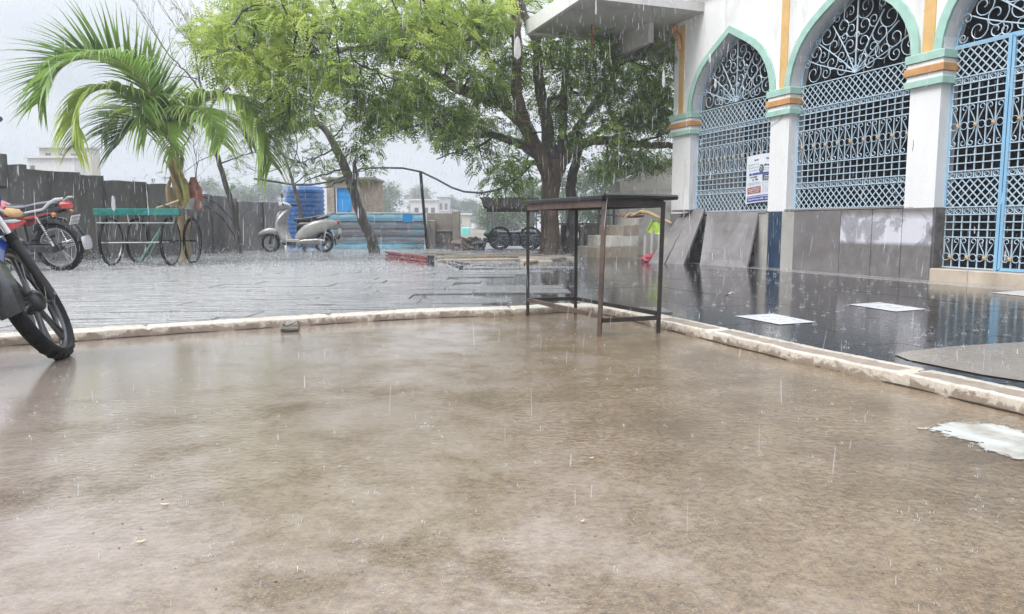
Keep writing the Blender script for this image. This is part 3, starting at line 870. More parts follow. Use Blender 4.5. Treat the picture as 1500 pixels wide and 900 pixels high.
# banner tied to the first grille: flat printed vinyl
ban = thing('banner', 'pale blue printed notice banner tied to the farthest window grille', 'banner', O3, -(math.pi/2 - YAW))
bx0, bx1, bz0, bz1 = -3.47, -2.78, 0.98, 1.69
V = []; n = 12
for j in range(n + 1):
    for i in range(n + 1):
        u, w = i / n, j / n
        V.append((bx0 + (bx1 - bx0) * u, 0.105 + 0.012 * math.sin(u * 5) * math.cos(w * 4) , bz0 + (bz1 - bz0) * w + 0.012 * math.sin(u * 3.1) + 0.012 * u * (1 if w > .5 else 2)))
link('vinyl_sheet', npmesh('vinyl_sheet', V, [(j*(n+1)+i, j*(n+1)+i+1, (j+1)*(n+1)+i+1, (j+1)*(n+1)+i) for j in range(n) for i in range(n)], m_banner), ban)
def pr(u0, u1, w0, w1, mat, nm='print', skew=0.0):
    b = MB(); k = 10; vs = []
    for i in range(k + 1):
        u = u0 + (u1 - u0) * i / k
        for w in (w0, w1):
            vs.append((bx0 + (bx1 - bx0) * u, 0.0995 + 0.012 * math.sin(u * 5) * math.cos(w * 4), bz0 + (bz1 - bz0) * w + 0.012 * math.sin(u * 3.1) + 0.012 * u * (1 if w > .5 else 2)))
    b.add(vs, [(2*i, 2*i+2, 2*i+3, 2*i+1) for i in range(k)])
    return b
def prb(*a): pr(*a).build('printed_field', a[4], ban)
prb(0.05, 0.98, 0.03, 0.115, m_bprint); prb(0.05, 0.98, 0.135, 0.147, m_bprint)
prb(0.12, 0.95, 0.585, 0.625, m_bprint)
prb(0.06, 0.50, 0.20, 0.335, m_bred); prb(0.56, 0.98, 0.44, 0.575, m_bdark)
em = MB().lathe([(0.0, 0), (0.055, 0.0), (0.06, 0.002)], 18, Matrix.Translation((bx0 + 0.35, 0.0965, bz0 + 0.52))).build('round_emblem', m_bdark, ban)
MB().lathe([(0.018, 0), (0.028, 0.0), (0.034, 0.001)], 14, Matrix.Translation((bx0 + 0.35, 0.0945, bz0 + 0.52))).build('emblem_ring', m_bgrey, ban)
def writing(rows, mat, nm):
    b = MB()
    for u0, u1, w, h, dens in rows:
        u = u0
        while u < u1:
            L = random.uniform(0.012, 0.045)
            if random.random() < dens:
                k = pr(u, min(u + L, u1), w, w + h * random.uniform(0.5, 1), mat); b.add(k.v, k.f)
            u += L + random.uniform(0.006, 0.014)
    for i, p in enumerate(b.v): b.v[i] = (p[0], p[1] - 0.002, p[2])
    b.build(nm, mat, ban, kind='stuff')
writing([(0.60, 0.93, 0.755, 0.045, 1), (0.30, 0.42, 0.88, 0.03, 1), (0.66, 0.80, 0.89, 0.03, 1), (0.16, 0.40, 0.53, 0.03, 0.9), (0.18, 0.42, 0.47, 0.03, 0.9)], m_bdark, 'black_writing')
writing([(0.08, 0.45, 0.80, 0.02, 1), (0.08, 0.44, 0.74, 0.02, 1), (0.10, 0.42, 0.68, 0.02, 1), (0.62, 0.95, 0.70, 0.018, 1), (0.60, 0.92, 0.66, 0.015, 1),
         (0.08, 0.50, 0.42, 0.013, 1), (0.08, 0.94, 0.39, 0.013, 1), (0.56, 0.94, 0.34, 0.012, 1), (0.56, 0.94, 0.30, 0.012, 1), (0.56, 0.94, 0.26, 0.012, 1), (0.56, 0.94, 0.22, 0.012, 1)], m_bgrey, 'grey_writing')
writing([(0.62, 0.94, 0.53, 0.02, 1), (0.62, 0.94, 0.485, 0.018, 1), (0.60, 0.94, 0.455, 0.012, 1), (0.10, 0.47, 0.29, 0.02, 1), (0.10, 0.46, 0.25, 0.02, 1), (0.12, 0.44, 0.215, 0.015, 1), (0.10, 0.92, 0.06, 0.03, 0.9)], m_banner, 'white_writing')

# ------------------------------------------------------------------ terrace details
bl = lambda s, t: O3 + DN * s - NI * t      # s along the facade, t out from it
# polished black granite flags along the building, one object each
gr = bpy.data.objects.new('granite_apron', None); COL.objects.link(gr); gr['kind'] = 'structure'
def inside_terrace(p):
    best = min(range(0, len(K), 6), key=lambda i: (K[i] - p).length_squared)
    return (p - K[best]).dot(KN[best]) > 0.17
for a in range(-3, 14):
    for b_ in range(0, 9):
        s0 = -6.6 + a * 0.9; t0 = 0.42 + b_ * 0.72
        cs = [(s0, t0), (s0 + 0.9, t0), (s0 + 0.9, t0 + 0.72), (s0, t0 + 0.72)]
        P = [bl(s, t) for s, t in cs]
        def clip(P, o_, n_):
            out = []
            for i in range(len(P)):
                a_, b2_ = P[i], P[(i+1) % len(P)]; da, db = (a_ - o_).dot(n_), (b2_ - o_).dot(n_)
                if da >= 0: out.append(a_)
                if da * db < 0: out.append(a_.lerp(b2_, da / (da - db)))
            return out
        c = sum(P, Vector()) / 4
        ki = min(range(0, len(K), 6), key=lambda i: (K[i] - c).length_squared)
        P = clip(P, K[ki] + KN[ki] * 0.12, KN[ki])
        if len(P) > 2: P = clip(P, Vector((-1.5, 5, 0)), Vector((1, 0.04, 0)).normalized())
        if len(P) < 3: continue
        c = sum(P, Vector()) / len(P)
        z = TZ + 0.0042 + random.uniform(0, 0.001)
        P = [c + (p - c) * 0.996 for p in P]
        b2 = MB().add([(p.x, p.y, z + random.uniform(-.0004, .0004)) for p in P] + [(p.x, p.y, TZ - 0.01) for p in P], [tuple(range(len(P)))] + [(i, i + len(P), (i+1) % len(P) + len(P), (i+1) % len(P)) for i in range(len(P))])
        b2.build('granite_flag', m_granite, gr)
m_floorpaint = M('worn_floor_paint', (0.60, 0.60, 0.60), 0.3, var=0.08, scale=6, coat=0.3, dirt=(0.42, 0.41, 0.41), dirt_amt=0.1)
def painted(pxs, lab, z=TZ + 0.0078, mat=m_floorpaint):
    P = [G(x, y, z) for x, y in pxs]
    b = MB().add([tuple(p) for p in P], [tuple(range(len(P)))])
    o = b.build('painted_marking', mat); tag(o, lab, 'floor marking', 'white painted rectangles on the dark terrace'); return o
painted([(1076, 463), (1142, 475.5), (1196, 472), (1132, 459.5)], 'white rectangle painted on the black flags, nearest the kerb')
painted([(1242, 446), (1312, 456.5), (1358, 453), (1288, 443)], 'white rectangle painted on the black flags in front of the limewashed slabs')
painted([(1452, 429), (1530, 437), (1570, 433), (1495, 426)], 'white rectangle painted beside the beige gate threshold')
# beige cement patch
ring_ = [(1040+270, 519), (1330, 514.5), (1400, 507), (1500, 501), (1640, 495), (1800, 560), (1640, 585), (1500, 558), (1440, 549), (1380, 537), (1330, 527)]
P = [G(x, y, TZ + 0.009) for x, y in ring_]
o = MB().add([tuple(p) for p in P], [tuple(range(len(P)))][::1]).build('cement_patch', m_patch); o['kind'] = 'structure'
# spilled white lime in the yard
random.seed(3)
lime = [(1345, 628), (1362, 626), (1390, 619), (1420, 615), (1438, 618), (1470, 624), (1500, 632), (1560, 648), (1600, 690), (1560, 690), (1500, 676), (1470, 668), (1440, 659), (1425, 650), (1405, 646), (1395, 639), (1375, 636), (1388, 633), (1366, 632)]
V = []
for i in range(len(lime)):
    a = lime[i]; b_ = lime[(i+1) % len(lime)]
    for k in range(8):
        t = k / 8
        V.append((a[0] + (b_[0]-a[0])*t + random.uniform(-3.5, 3.5), a[1] + (b_[1]-a[1])*t + random.uniform(-0.8, 0.8)))
m_lp = M('lime_wash', (0.50, 0.52, 0.48), 0.4, var=0.1, scale=9, bs=40, bump_s=0.5, dirt=(0.26, 0.21, 0.16), dirt_amt=0.95, coat=0.2)
def pdist(x, y):
    ins = False; dm = 1e9; n_ = len(lime)
    for i in range(n_):
        x0, y0 = lime[i]; x1, y1 = lime[(i+1) % n_]
        if (y0 > y) != (y1 > y) and x < (x1 - x0) * (y - y0) / (y1 - y0) + x0: ins = not ins
        ex, ey = (x1 - x0), (y1 - y0) * 2.5; px_, py_ = x - x0, (y - y0) * 2.5
        t = max(0, min(1, (px_*ex + py_*ey) / (ex*ex + ey*ey + 1e-9)))
        dm = min(dm, math.hypot(px_ - ex*t, py_ - ey*t))
    return dm if ins else -dm
Vm = []; Tm = []; NX, NY = 70, 26
for j in range(NY + 1):
    for i in range(NX + 1):
        x = 1330 + 290 * i / NX; y = 606 + 94 * j / NY
        Vm.append(tuple(G(x, y, 0.003))); Tm.append(max(0, min(1, 0.42 + pdist(x, y) / 55)))
me_ = npmesh('lime_spill', Vm, [(j*(NX+1)+i, j*(NX+1)+i+1, (j+1)*(NX+1)+i+1, (j+1)*(NX+1)+i) for j in range(NY) for i in range(NX)], m_lp, Tm)
nl = m_lp.node_tree; pl_ = nl.nodes['Principled BSDF']; at_ = node(nl, 'ShaderNodeAttribute', attribute_name='tone')
nn_ = noise(nl, mapped(nl, (1, 1, 1)), 16, 9, 0.75, 0.3)
nl.links.new(mrange(nl, math2(nl, 'ADD', at_.outputs['Fac'], math2(nl, 'MULTIPLY', math2(nl, 'SUBTRACT', nn_, 0.5), 1.6)), 0.44, 0.50, 0, 1), pl_.inputs['Alpha'])
o = link('lime_spill', me_)
tag(o, 'ragged patch of white lime wash spilled on the brown yard at right', 'paint spill')

# ================================================================== OBJECTS
# ------------------------------------------------------------------ the tall steel table
tb = thing('steel_table', 'tall rusty steel frame table with a black slab top at the kerb corner', 'table', (0, 0, 0))
legs = [(0.521, 4.435), (0.899, 4.578), (0.115, 5.452), (0.471, 5.536)]    # near, right, left, back
HT = 0.80
lv = [Vector((x, y, 0)) for x, y in legs]
tops = [lv[0] + Vector((0.02, -0.01, HT)), lv[1] + Vector((0.015, 0, HT)), lv[2] + Vector((0, 0, HT)), lv[3] + Vector((0.0, 0, HT))]
def rail(parent, name, p, q, w, h, mat, m=None):
    p, q = Vector(p), Vector(q); L = (q - p).length
    fm = frame(p, q - p)
    return MB().box(0, L, -w/2, w/2, -h/2, h/2, fm).build(name, mat, parent)
for i, (a, b_) in enumerate(zip(lv, tops)):
    d = (b_ - a)
    o = MB().box(-0.0115, 0.0115, -0.0115, 0.0115, 0, d.length, Matrix.Translation(a) @ d.to_track_quat('Z', 'Y').to_matrix().to_4x4()).build('leg', m_rustb if i == 0 else m_rust, tb)
def z_(p, z): return Vector((p.x, p.y, z))
for i, j, z, mt in ((0, 1, 0.095, m_rust), (2, 0, 0.12, m_rustb), (2, 3, 0.12, m_rust), (3, 1, 0.12, m_rust)):
    a = lv[i] + (tops[i] - lv[i]) * (z / HT); b_ = lv[j] + (tops[j] - lv[j]) * (z / HT)
    d = (b_ - a).normalized() * 0.012
    rail(tb, 'stretcher', a + d, b_ - d, 0.006 if False else 0.022, 0.026, mt)
for i, j, mt in ((0, 1, m_rust), (2, 0, m_rustb), (2, 3, m_rust), (3, 1, m_rust)):
    a = z_(tops[i], HT - 0.012); b_ = z_(tops[j], HT - 0.012); d = (b_ - a).normalized() * 0.012
    rail(tb, 'top_rail', a + d, b_ - d, 0.024, 0.044, mt)
# slab top, a little uneven and overhanging at the right end
u = (tops[2] - tops[0]); u.z = 0; u.normalize(); w = Vector((u.y, -u.x, 0))
if w.dot(tops[1] - tops[0]) < 0: w = -w
c0 = z_(tops[0], 0); L = (z_(tops[2], 0) - c0).length; Wd = (z_(tops[1], 0) - c0).dot(w)
def tp(a, b_, z): p = c0 + u * a + w * b_; return (p.x, p.y, z)
random.seed(5)
for (a0, a1, b0, b1, z0, z1, mt, nm) in ((-0.03, L + 0.04, -0.035, Wd + 0.07, HT + 0.011, HT + 0.035, m_tabletop, 'table_slab'),):
    n = 14; rr = []
    ring = []
    for k in range(n): ring.append((a0 + (a1 - a0) * k / n, b0 + random.uniform(-.004, .004)))
    for k in range(6): ring.append((a1 + random.uniform(-.004, .004), b0 + (b1 - b0) * k / 6))
    for k in range(n): ring.append((a1 - (a1 - a0) * k / n, b1 + random.uniform(-.004, .004)))
    for k in range(6): ring.append((a0 + random.uniform(-.004, .004), b1 - (b1 - b0) * k / 6))
    sh = lambda s, z: [tp((a - L/2) * s + L/2, (b_ - Wd/2) * (1 - (1-s)*2) + Wd/2, z) for a, b_ in ring]
    MB().loft([sh(0.995, z0), sh(1.0, z0 + 0.005), sh(1.0, z1 - 0.006), sh(0.992, z1)]).build(nm, mt, tb, True)
MB().tube([tp(-0.036, -0.02, HT + 0.03), tp(-0.04, Wd * 0.5, HT + 0.031), tp(-0.034, Wd + 0.075, HT + 0.026)], 0.016, 8).build('slab_nosing', m_tabletop, tb, True)

# ------------------------------------------------------------------ wheels and motorcycles
def tyre_mesh(Rr, w, mat, n=56, knob=0.004):
    b = MB(); prof = []
    for k in range(14):
        a = math.radians(-110 + 220 * k / 13)
        prof.append((Rr - w * 0.92 + w * 0.92 * math.cos(a) if abs(a) < 1.9 else Rr - w, w * math.sin(a)))
    prof = [(r, h * 0.95) for r, h in prof] + [(Rr - w * 1.25, w * 0.55), (Rr - w * 1.25, -w * 0.55)]
    b.lathe(prof, n, close=True)
    for i in range(n):                      # tread blocks
        if i % 2: continue
        a = 2 * math.pi * i / n
        for sd in (-0.55, 0.0, 0.55):
            ca = a + (0.03 if sd == 0 else 0.0)
            hh = w * 0.95 * math.sin(sd); rr = Rr - w*0.92 + w*0.92*math.cos(sd)
            m = Matrix.Rotation(-ca, 4, 'Y') @ Matrix.Translation((rr, hh, 0)) @ Matrix.Rotation(sd, 4, 'Z')
            b.box(-0.004, knob, -w * 0.2, w * 0.2, -0.009, 0.009, m)
    return b.mesh('tyre', mat, True)
def make_wheel(parent, name, Rr, w, M_, alloy=True, spokes=5, thin=False, front=True, rim_mat=None):
    rim = MB().lathe([(Rr - w*1.25, w*0.5), (Rr - w*1.6, w*0.45), (Rr - w*1.75, w*0.2), (Rr - w*1.75, -w*0.2), (Rr - w*1.6, -w*0.45), (Rr - w*1.25, -w*0.5)], 40, close=True)
    if alloy:
        for k in range(spokes):
            a = 2 * math.pi * k / spokes + 0.3
            for da in (-0.13, 0.13):
                p = Vector((0.04*math.cos(a), 0, 0.04*math.sin(a))); q = Vector(((Rr - w*1.6)*math.cos(a+da), 0, (Rr - w*1.6)*math.sin(a+da)))
                rim.tube([p, (p+q)/2, q], [0.014, 0.009, 0.012], 6)
    o = rim.build(name, rim_mat or m_alloy, parent, True); o.matrix_local = M_
    link('tyre', tyre_mesh(Rr, w, m_rubber), o)
    hub = MB().lathe([(0, -0.055), (0.02, -0.055), (0.045, -0.045), (0.055, -0.03), (0.055, 0.03), (0.045, 0.045), (0.02, 0.055), (0, 0.055)], 20)
    hub.build('hub', m_dark, o, True)
    if front and alloy:
        d = MB()
        d.lathe([(0.075, 0.062), (0.125, 0.062), (0.125, 0.067), (0.075, 0.067)], 28, close=True)
        d.lathe([(0.02, 0.05), (0.085, 0.06), (0.085, 0.066)], 6)
        d.build('brake_disc', m_alloy, o, False)
    if not alloy:
        s = MB()
        for k in range(28):
            a = 2*math.pi*k/28
            s.tube([(0.05*math.cos(a+.5*(-1)**k), 0.03*(-1)**k, 0.05*math.sin(a+.5*(-1)**k)), ((Rr-w*1.7)*math.cos(a), 0, (Rr-w*1.7)*math.sin(a))], 0.002, 3)
        s.build('spokes', m_chrome, o, kind='stuff')
    return o
def se_ring(x, cz, hw, hh, n=16, p=2.6, cy=0.0):
    r = []
    for k in range(n):
        a = 2*math.pi*k/n
        c, s_ = math.cos(a), math.sin(a)
        r.append((x, cy + hw*math.copysign(abs(c)**(2/p), c), cz + hh*math.copysign(abs(s_)**(2/p), s_)))
    return r
def arc_pts(cx, cz, r, a0, a1, n, y=0.0):
    return [(cx + r*math.cos(R(a0 + (a1-a0)*k/n)), y, cz + r*math.sin(R(a0 + (a1-a0)*k/n))) for k in range(n+1)]
def fender(b, cx, cz, r, a0, a1, hw, n=18, drop=0.02, m=None):
    rings = []
    for k in range(n + 1):
        a = R(a0 + (a1 - a0) * k / n)
        wv = hw * (0.75 + 0.25 * math.sin(math.pi * k / n))
        pr = [(-wv, -drop), (-wv*0.85, 0.0), (-wv*0.4, 0.012), (wv*0.4, 0.012), (wv*0.85, 0.0), (wv, -drop), (wv*0.8, -drop*0.9), (0, 0.004), (-wv*0.8, -drop*0.9)]
        rings.append([(cx + (r + h)*math.cos(a), y, cz + (r + h)*math.sin(a)) for y, h in pr])
    b.loft(rings, m=m)
    return b
def motorcycle(name, label, loc, heading, lean, steer, body, accent, tank_stripe, patch=False, alloyf=True, mirrors=True):
    t = thing(name, label, 'motorcycle', loc)
    t.rotation_euler = (-lean, 0, heading)
    Rr, w = 0.31, (0.046 if mirrors else 0.039)
    ra, fa = -0.64, 0.64
    make_wheel(t, 'wheel', Rr, w * 1.12, Matrix.Translation((ra, 0, Rr)), True, 5, front=False)
    rake = R(25)
    ax = Vector((-math.sin(rake), 0, math.cos(rake)))
    head = Vector((0.36, 0, 0.82))
    SM = Matrix.Translation(head) @ Matrix.Rotation(steer, 4, ax) @ Matrix.Translation(-head)
    make_wheel(t, 'wheel', Rr, w, SM @ Matrix.Translation((fa, 0, Rr)), alloyf, 6, rim_mat=None if mirrors else m_darkalloy)
    # fork
    for y in (0.088, -0.088):
        p = Vector((fa, y, Rr)); q = p + ax * 0.63
        o = MB().tube([p + ax*0.30, q], 0.0155, 10, m=SM).build('fork_tube', m_chrome, t, True)
        MB().tube([p - ax*0.02, p + ax*0.02, p + ax*0.22, p + ax*0.30, p + ax*0.31], [0.018, 0.026, 0.024, 0.027, 0.018], 10, m=SM).build('fork_leg', m_dark, t, True)
        MB().tube([p + ax*0.30, p + ax*0.32, p + ax*0.34], [0.028, 0.024, 0.022], 10, m=SM).build('dust_seal', m_rubber, t, True)
    MB().tube([(fa, -0.11, Rr), (fa, 0.11, Rr)], 0.012, 8, m=SM).build('axle', m_alloy, t)
    MB().box(fa - 0.14, fa - 0.07, 0.062, 0.098, Rr + 0.02, Rr + 0.13, SM).build('brake_caliper', m_dark, t)
    b = fender(MB(), fa, Rr, Rr + 0.028, 62, 150, 0.065, drop=0.045, m=SM); b.build('front_mudguard', body, t, True)
    b = fender(MB(), fa, Rr, Rr + 0.030, 150, 200, 0.07, 8, 0.05, m=SM); b.build('mudguard_flap', m_blackpl, t, True)
    MB().bbox(head.x - 0.0, head.x + 0.09, -0.115, 0.115, 0.86, 0.885, 0.008, SM).build('triple_clamp', m_dark, t)
    MB().bbox(head.x + 0.03, head.x + 0.12, -0.112, 0.112, 0.70, 0.725, 0.008, SM).build('triple_clamp', m_dark, t)
    # headlight cowl
    Mh = SM @ Matrix.Translation((head.x + 0.20, 0, 0.86)) @ Matrix.Rotation(R(-90), 4, 'Z')
    MB().lathe([(0.0, -0.10), (0.06, -0.09), (0.095, -0.03), (0.10, 0.04), (0.092, 0.05)], 22, Mh).build('headlight', body, t, True)
    MB().lathe([(0.0, 0.062), (0.05, 0.058), (0.088, 0.045)], 22, Mh).build('headlight_glass', m_glass, t, True)
    hb = Vector((head.x - 0.02, 0, 0.95))
    MB().tube([hb + Vector((-0.13, 0.36, 0.05)), hb + Vector((-0.06, 0.27, 0.07)), hb + Vector((0, 0.12, 0)), hb + Vector((0, -0.12, 0)), hb + Vector((-0.06, -0.27, 0.07)), hb + Vector((-0.13, -0.36, 0.05))], 0.012, 8, m=SM).build('handlebar', m_dark, t, True)
    for s in (1, -1):
        if not mirrors: break
        MB().tube([hb + Vector((-0.05, s*0.25, 0.07)), hb + Vector((-0.14, s*0.37, 0.05))], 0.018, 8, m=SM).build('grip', m_rubber, t, True)
        MB().tube([hb + Vector((0.02, s*0.24, 0.06)), hb + Vector((-0.08, s*0.36, 0.055))], 0.006, 6, m=SM).build('brake_lever', m_alloy, t)
        o = MB().tube([hb + Vector((-0.04, s*0.22, 0.07)), hb + Vector((0.0, s*0.26, 0.07)), hb + Vector((-0.02, s*0.31, 0.05))], 0.005, 6, m=SM).build('mirror_stalk', m_blackpl, t)
        Mm = SM @ Matrix.Translation(hb + Vector((-0.03, s*0.34, 0.06))) @ Matrix.Rotation(R(90), 4, 'Z') @ Matrix.Scale(1.5, 4, (1, 0, 0))
        MB().lathe([(0.0, -0.02), (0.035, -0.016), (0.048, 0.0), (0.047, 0.006)], 18, Mm).build('mirror', m_blackpl, o, True)
        MB().lathe([(0.0, 0.007), (0.043, 0.0065)], 18, Mm).build('mirror_glass', m_chrome, o, True)
        MB().tube([(0.40, s*0.10, 0.80), (0.42, s*0.17, 0.80)], 0.007, 6, m=SM).build('indicator_stalk', m_blackpl, t)
        MB().lathe([(0, -0.03), (0.022, -0.02), (0.03, 0.01), (0.02, 0.03), (0, 0.035)], 12, SM @ Matrix.Translation((0.42, s*0.20, 0.80))).build('indicator', M_amber, t, True)
    MB().lathe([(0, 0), (0.05, 0.0), (0.055, 0.02), (0.05, 0.05), (0, 0.055)], 18, SM @ Matrix.Translation((head.x + 0.06, 0.0, 0.97)) @ Matrix.Rotation(R(65), 4, 'X')).build('speedometer', m_blackpl, t, True)
    # tank, seat, panels
    rings = [se_ring(x, z, a, h) for x, z, a, h in ((0.33, 0.80, 0.05, 0.05), (0.31, 0.80, 0.10, 0.085), (0.22, 0.81, 0.135, 0.105), (0.10, 0.80, 0.14, 0.105), (-0.02, 0.77, 0.12, 0.085), (-0.12, 0.745, 0.09, 0.055), (-0.14, 0.74, 0.05, 0.03))]
    MB().loft(rings).build('fuel_tank', body, t, True)
    for s in (1, -1):
        rings = [se_ring(x, z, 0.006, h, 10, 2, s*(y)) for x, z, h, y in ((0.30, 0.815, 0.012, 0.105), (0.22, 0.83, 0.030, 0.139), (0.08, 0.82, 0.034, 0.144), (-0.04, 0.785, 0.022, 0.121), (-0.10, 0.76, 0.008, 0.104))]
        MB().loft(rings).build('tank_stripe', tank_stripe, t, True)
        rings = [se_ring(x, z, 0.010, h, 10, 2, s*y) for x, z, h, y in ((0.02, 0.60, 0.02, 0.11), (-0.04, 0.605, 0.055, 0.13), (-0.16, 0.61, 0.065, 0.135), (-0.27, 0.63, 0.04, 0.12), (-0.33, 0.65, 0.01, 0.10))]
        MB().loft(rings).build('side_panel', body, t, True)
        rings = [se_ring(x, z, 0.008, h, 10, 2, s*y) for x, z, h, y in ((0.0, 0.645, 0.008, 0.132), (-0.08, 0.65, 0.020, 0.143), (-0.20, 0.655, 0.022, 0.144), (-0.28, 0.655, 0.008, 0.13))]
        MB().loft(rings).build('panel_stripe', tank_stripe, t, True)
        rings = [se_ring(x, z, 0.012, h, 10, 2, s*y) for x, z, h, y in ((-0.34, 0.705, 0.02, 0.12), (-0.48, 0.735, 0.030, 0.115), (-0.66, 0.775, 0.034, 0.095), (-0.80, 0.81, 0.02, 0.07))]
        MB().loft(rings).build('tail_panel', m_seat, t, True)
        MB().loft([se_ring(x, z, 0.010, h, 10, 2, s*y) for x, z, h, y in ((-0.32, 0.685, 0.008, 0.126), (-0.44, 0.70, 0.020, 0.124), (-0.60, 0.735, 0.012, 0.105), (-0.68, 0.75, 0.004, 0.095))]).build('tail_stripe', body, t, True)
        MB().tube([(-0.36, s*0.145, 0.755), (-0.52, s*0.15, 0.78), (-0.62, s*0.148, 0.80), (-0.70, s*0.14, 0.87), (-0.78, s*0.12, 0.915), (-0.86, s*0.09, 0.925)], [0.012, 0.016, 0.018, 0.020, 0.020, 0.014], 8).build('grab_rail', m_silver, t, True)
        p = Vector((ra - 0.02, s*0.125, Rr + 0.03)); q = Vector((-0.50, s*0.13, 0.70))
        MB().tube([p, q], 0.014, 8).build('shock_absorber', m_chrome, t)
        sp_ = MB(); pts = []
        for k in range(70):
            a = k * 0.9; pts.append(p + (q - p) * (0.18 + 0.62 * k / 69) + Vector((math.cos(a)*0.024, math.sin(a)*0.024, 0)))
        sp_.tube(pts, 0.005, 4).build('coil_spring', m_dark, t)
        MB().tube([(-0.16, s*0.11, 0.33), (-0.16, s*0.19, 0.31)], 0.014, 8).build('footrest', m_rubber, t)
        MB().tube([(-0.45, s*0.13, 0.42), (-0.45, s*0.21, 0.42)], 0.013, 8).build('footrest', m_rubber, t)
        MB().tube([(-0.74, s*0.06, 0.74), (-0.76, s*0.14, 0.74)], 0.006, 6).build('indicator_stalk', m_blackpl, t)
        MB().lathe([(0, -0.03), (0.02, -0.02), (0.027, 0.01), (0.018, 0.03), (0, 0.035)], 12, Matrix.Translation((-0.76, s*0.16, 0.74))).build('indicator', M_amber, t, True)
        MB().box(ra, -0.12, s*0.075 - 0.012, s*0.075 + 0.012, Rr - 0.02, Rr + 0.02).build('swingarm', m_dark, t)
    rings = [se_ring(x, z, a, h, 16, 3.2) for x, z, a, h in ((-0.03, 0.80, 0.06, 0.025), (-0.06, 0.80, 0.10, 0.045), (-0.20, 0.785, 0.125, 0.05), (-0.34, 0.79, 0.135, 0.055), (-0.46, 0.815, 0.14, 0.058), (-0.60, 0.835, 0.125, 0.055), (-0.70, 0.845, 0.10, 0.045), (-0.74, 0.85, 0.05, 0.02))]
    MB().loft(rings).build('seat', m_seat, t, True)
    if patch:
        rings = [se_ring(x, z, a, h, 16, 3.2) for x, z, a, h in ((-0.07, 0.765, 0.118, 0.045), (-0.10, 0.76, 0.130, 0.068), (-0.20, 0.755, 0.138, 0.078), (-0.29, 0.76, 0.141, 0.068), (-0.325, 0.765, 0.130, 0.04))]
        MB().loft(rings).build('torn_seat_foam', m_tan, t, True, label='torn tan foam showing at the seat front')
    fender(MB(), ra, Rr, Rr + 0.055, 35, 165, 0.075, drop=0.05).build('rear_mudguard', m_blackpl, t, True)
    fender(MB(), ra, Rr, Rr + 0.060, 160, 186, 0.08, 6, 0.03, m=Matrix.Translation((-0.035, 0, 0.02))).build('mudguard_tip', m_silver, t, True)
    MB().bbox(-0.87, -0.76, -0.075, 0.075, 0.80, 0.875, 0.02).build('tail_lamp', m_redlens, t, True)
    Mp = Matrix.Translation((-0.905, 0, 0.655)) @ Matrix.Rotation(R(-22), 4, 'Y')
    o = MB().bbox(-0.004, 0.004, -0.085, 0.085, -0.06, 0.06, 0.002, Mp).build('number_plate', m_plate, t)
    ch = MB()
    for rr in (0.025, -0.028):
        for k in range(5):
            y = -0.06 + k * 0.03
            ch.box(-0.0065, -0.0045, y - 0.009, y - 0.005, rr - 0.018, rr + 0.018, Mp); ch.box(-0.0065, -0.0045, y - 0.005, y + 0.008, rr + 0.012, rr + 0.018, Mp)
    ch.build('plate_characters', m_blackpl, o)
    MB().tube([(-0.80, 0, 0.78), (-0.90, 0, 0.64)], 0.01, 6).build('plate_bracket', m_dark, t)
    # frame and engine
    f = MB()
    for s in (1, -1):
        f.tube([(0.33, s*0.03, 0.74), (0.30, s*0.05, 0.62), (0.24, s*0.07, 0.36), (0.10, s*0.09, 0.22), (-0.10, s*0.09, 0.21), (-0.16, s*0.09, 0.34), (-0.14, s*0.09, 0.62), (-0.50, s*0.10, 0.70), (-0.74, s*0.07, 0.76)], 0.015, 8)
    f.tube([(0.36, 0, 0.92), (0.42, 0, 0.72)], 0.03, 10, m=Matrix.Identity(4))
    f.tube([(0.36, 0, 0.78), (0.1, 0, 0.72), (-0.3, 0, 0.70)], 0.02, 8)
    f.build('frame', m_dark, t, True)
    e = MB().bbox(-0.12, 0.16, -0.12, 0.12, 0.22, 0.42, 0.04)
    e.lathe([(0, 0.155), (0.07, 0.15), (0.085, 0.12), (0.085, -0.12), (0.07, -0.15), (0, -0.155)], 22, Matrix.Translation((0.02, 0, 0.32)))
    e.build('engine_case', m_alloy, t, True)
    fins = MB()
    for k in range(9):
        z = 0.43 + k * 0.022
        fins.bbox(0.06, 0.24, -0.09, 0.09, z, z + 0.008, 0.003)
    fins.bbox(0.09, 0.21, -0.06, 0.06, 0.42, 0.64, 0.02)
    fins.build('cylinder_fins', m_dark, t)
    MB().tube([(0.24, -0.04, 0.46), (0.33, -0.06, 0.36), (0.26, -0.12, 0.22), (0.0, -0.15, 0.19), (-0.30, -0.17, 0.24)], 0.018, 10).build('exhaust_pipe', m_chrome, t, True)
    MB().tube([(-0.26, -0.17, 0.235), (-0.32, -0.17, 0.25), (-0.78, -0.18, 0.36), (-0.84, -0.18, 0.375)], [0.02, 0.042, 0.046, 0.03], 14).build('silencer', m_chrome, t, True)
    MB().bbox(-0.66, -0.14, 0.075, 0.11, Rr - 0.055, Rr + 0.055, 0.03).build('chain_case', m_dark, t, True)
    MB().tube([(0.24, 0.10, 0.64), (0.27, 0.24, 0.60), (0.30, 0.26, 0.40), (0.28, 0.22, 0.28), (0.22, 0.08, 0.26)], 0.011, 8).build('crash_guard', m_chrome, t, True)
    MB().tube([(0.24, -0.10, 0.64), (0.27, -0.24, 0.60), (0.30, -0.26, 0.40), (0.28, -0.22, 0.28), (0.22, -0.08, 0.26)], 0.011, 8).build('crash_guard', m_chrome, t, True)
    MB().tube([(-0.06, 0.10, 0.22), (-0.12, 0.22, 0.10), (-0.14, 0.27, 0.015)], 0.010, 8).build('side_stand', m_dark, t, True)
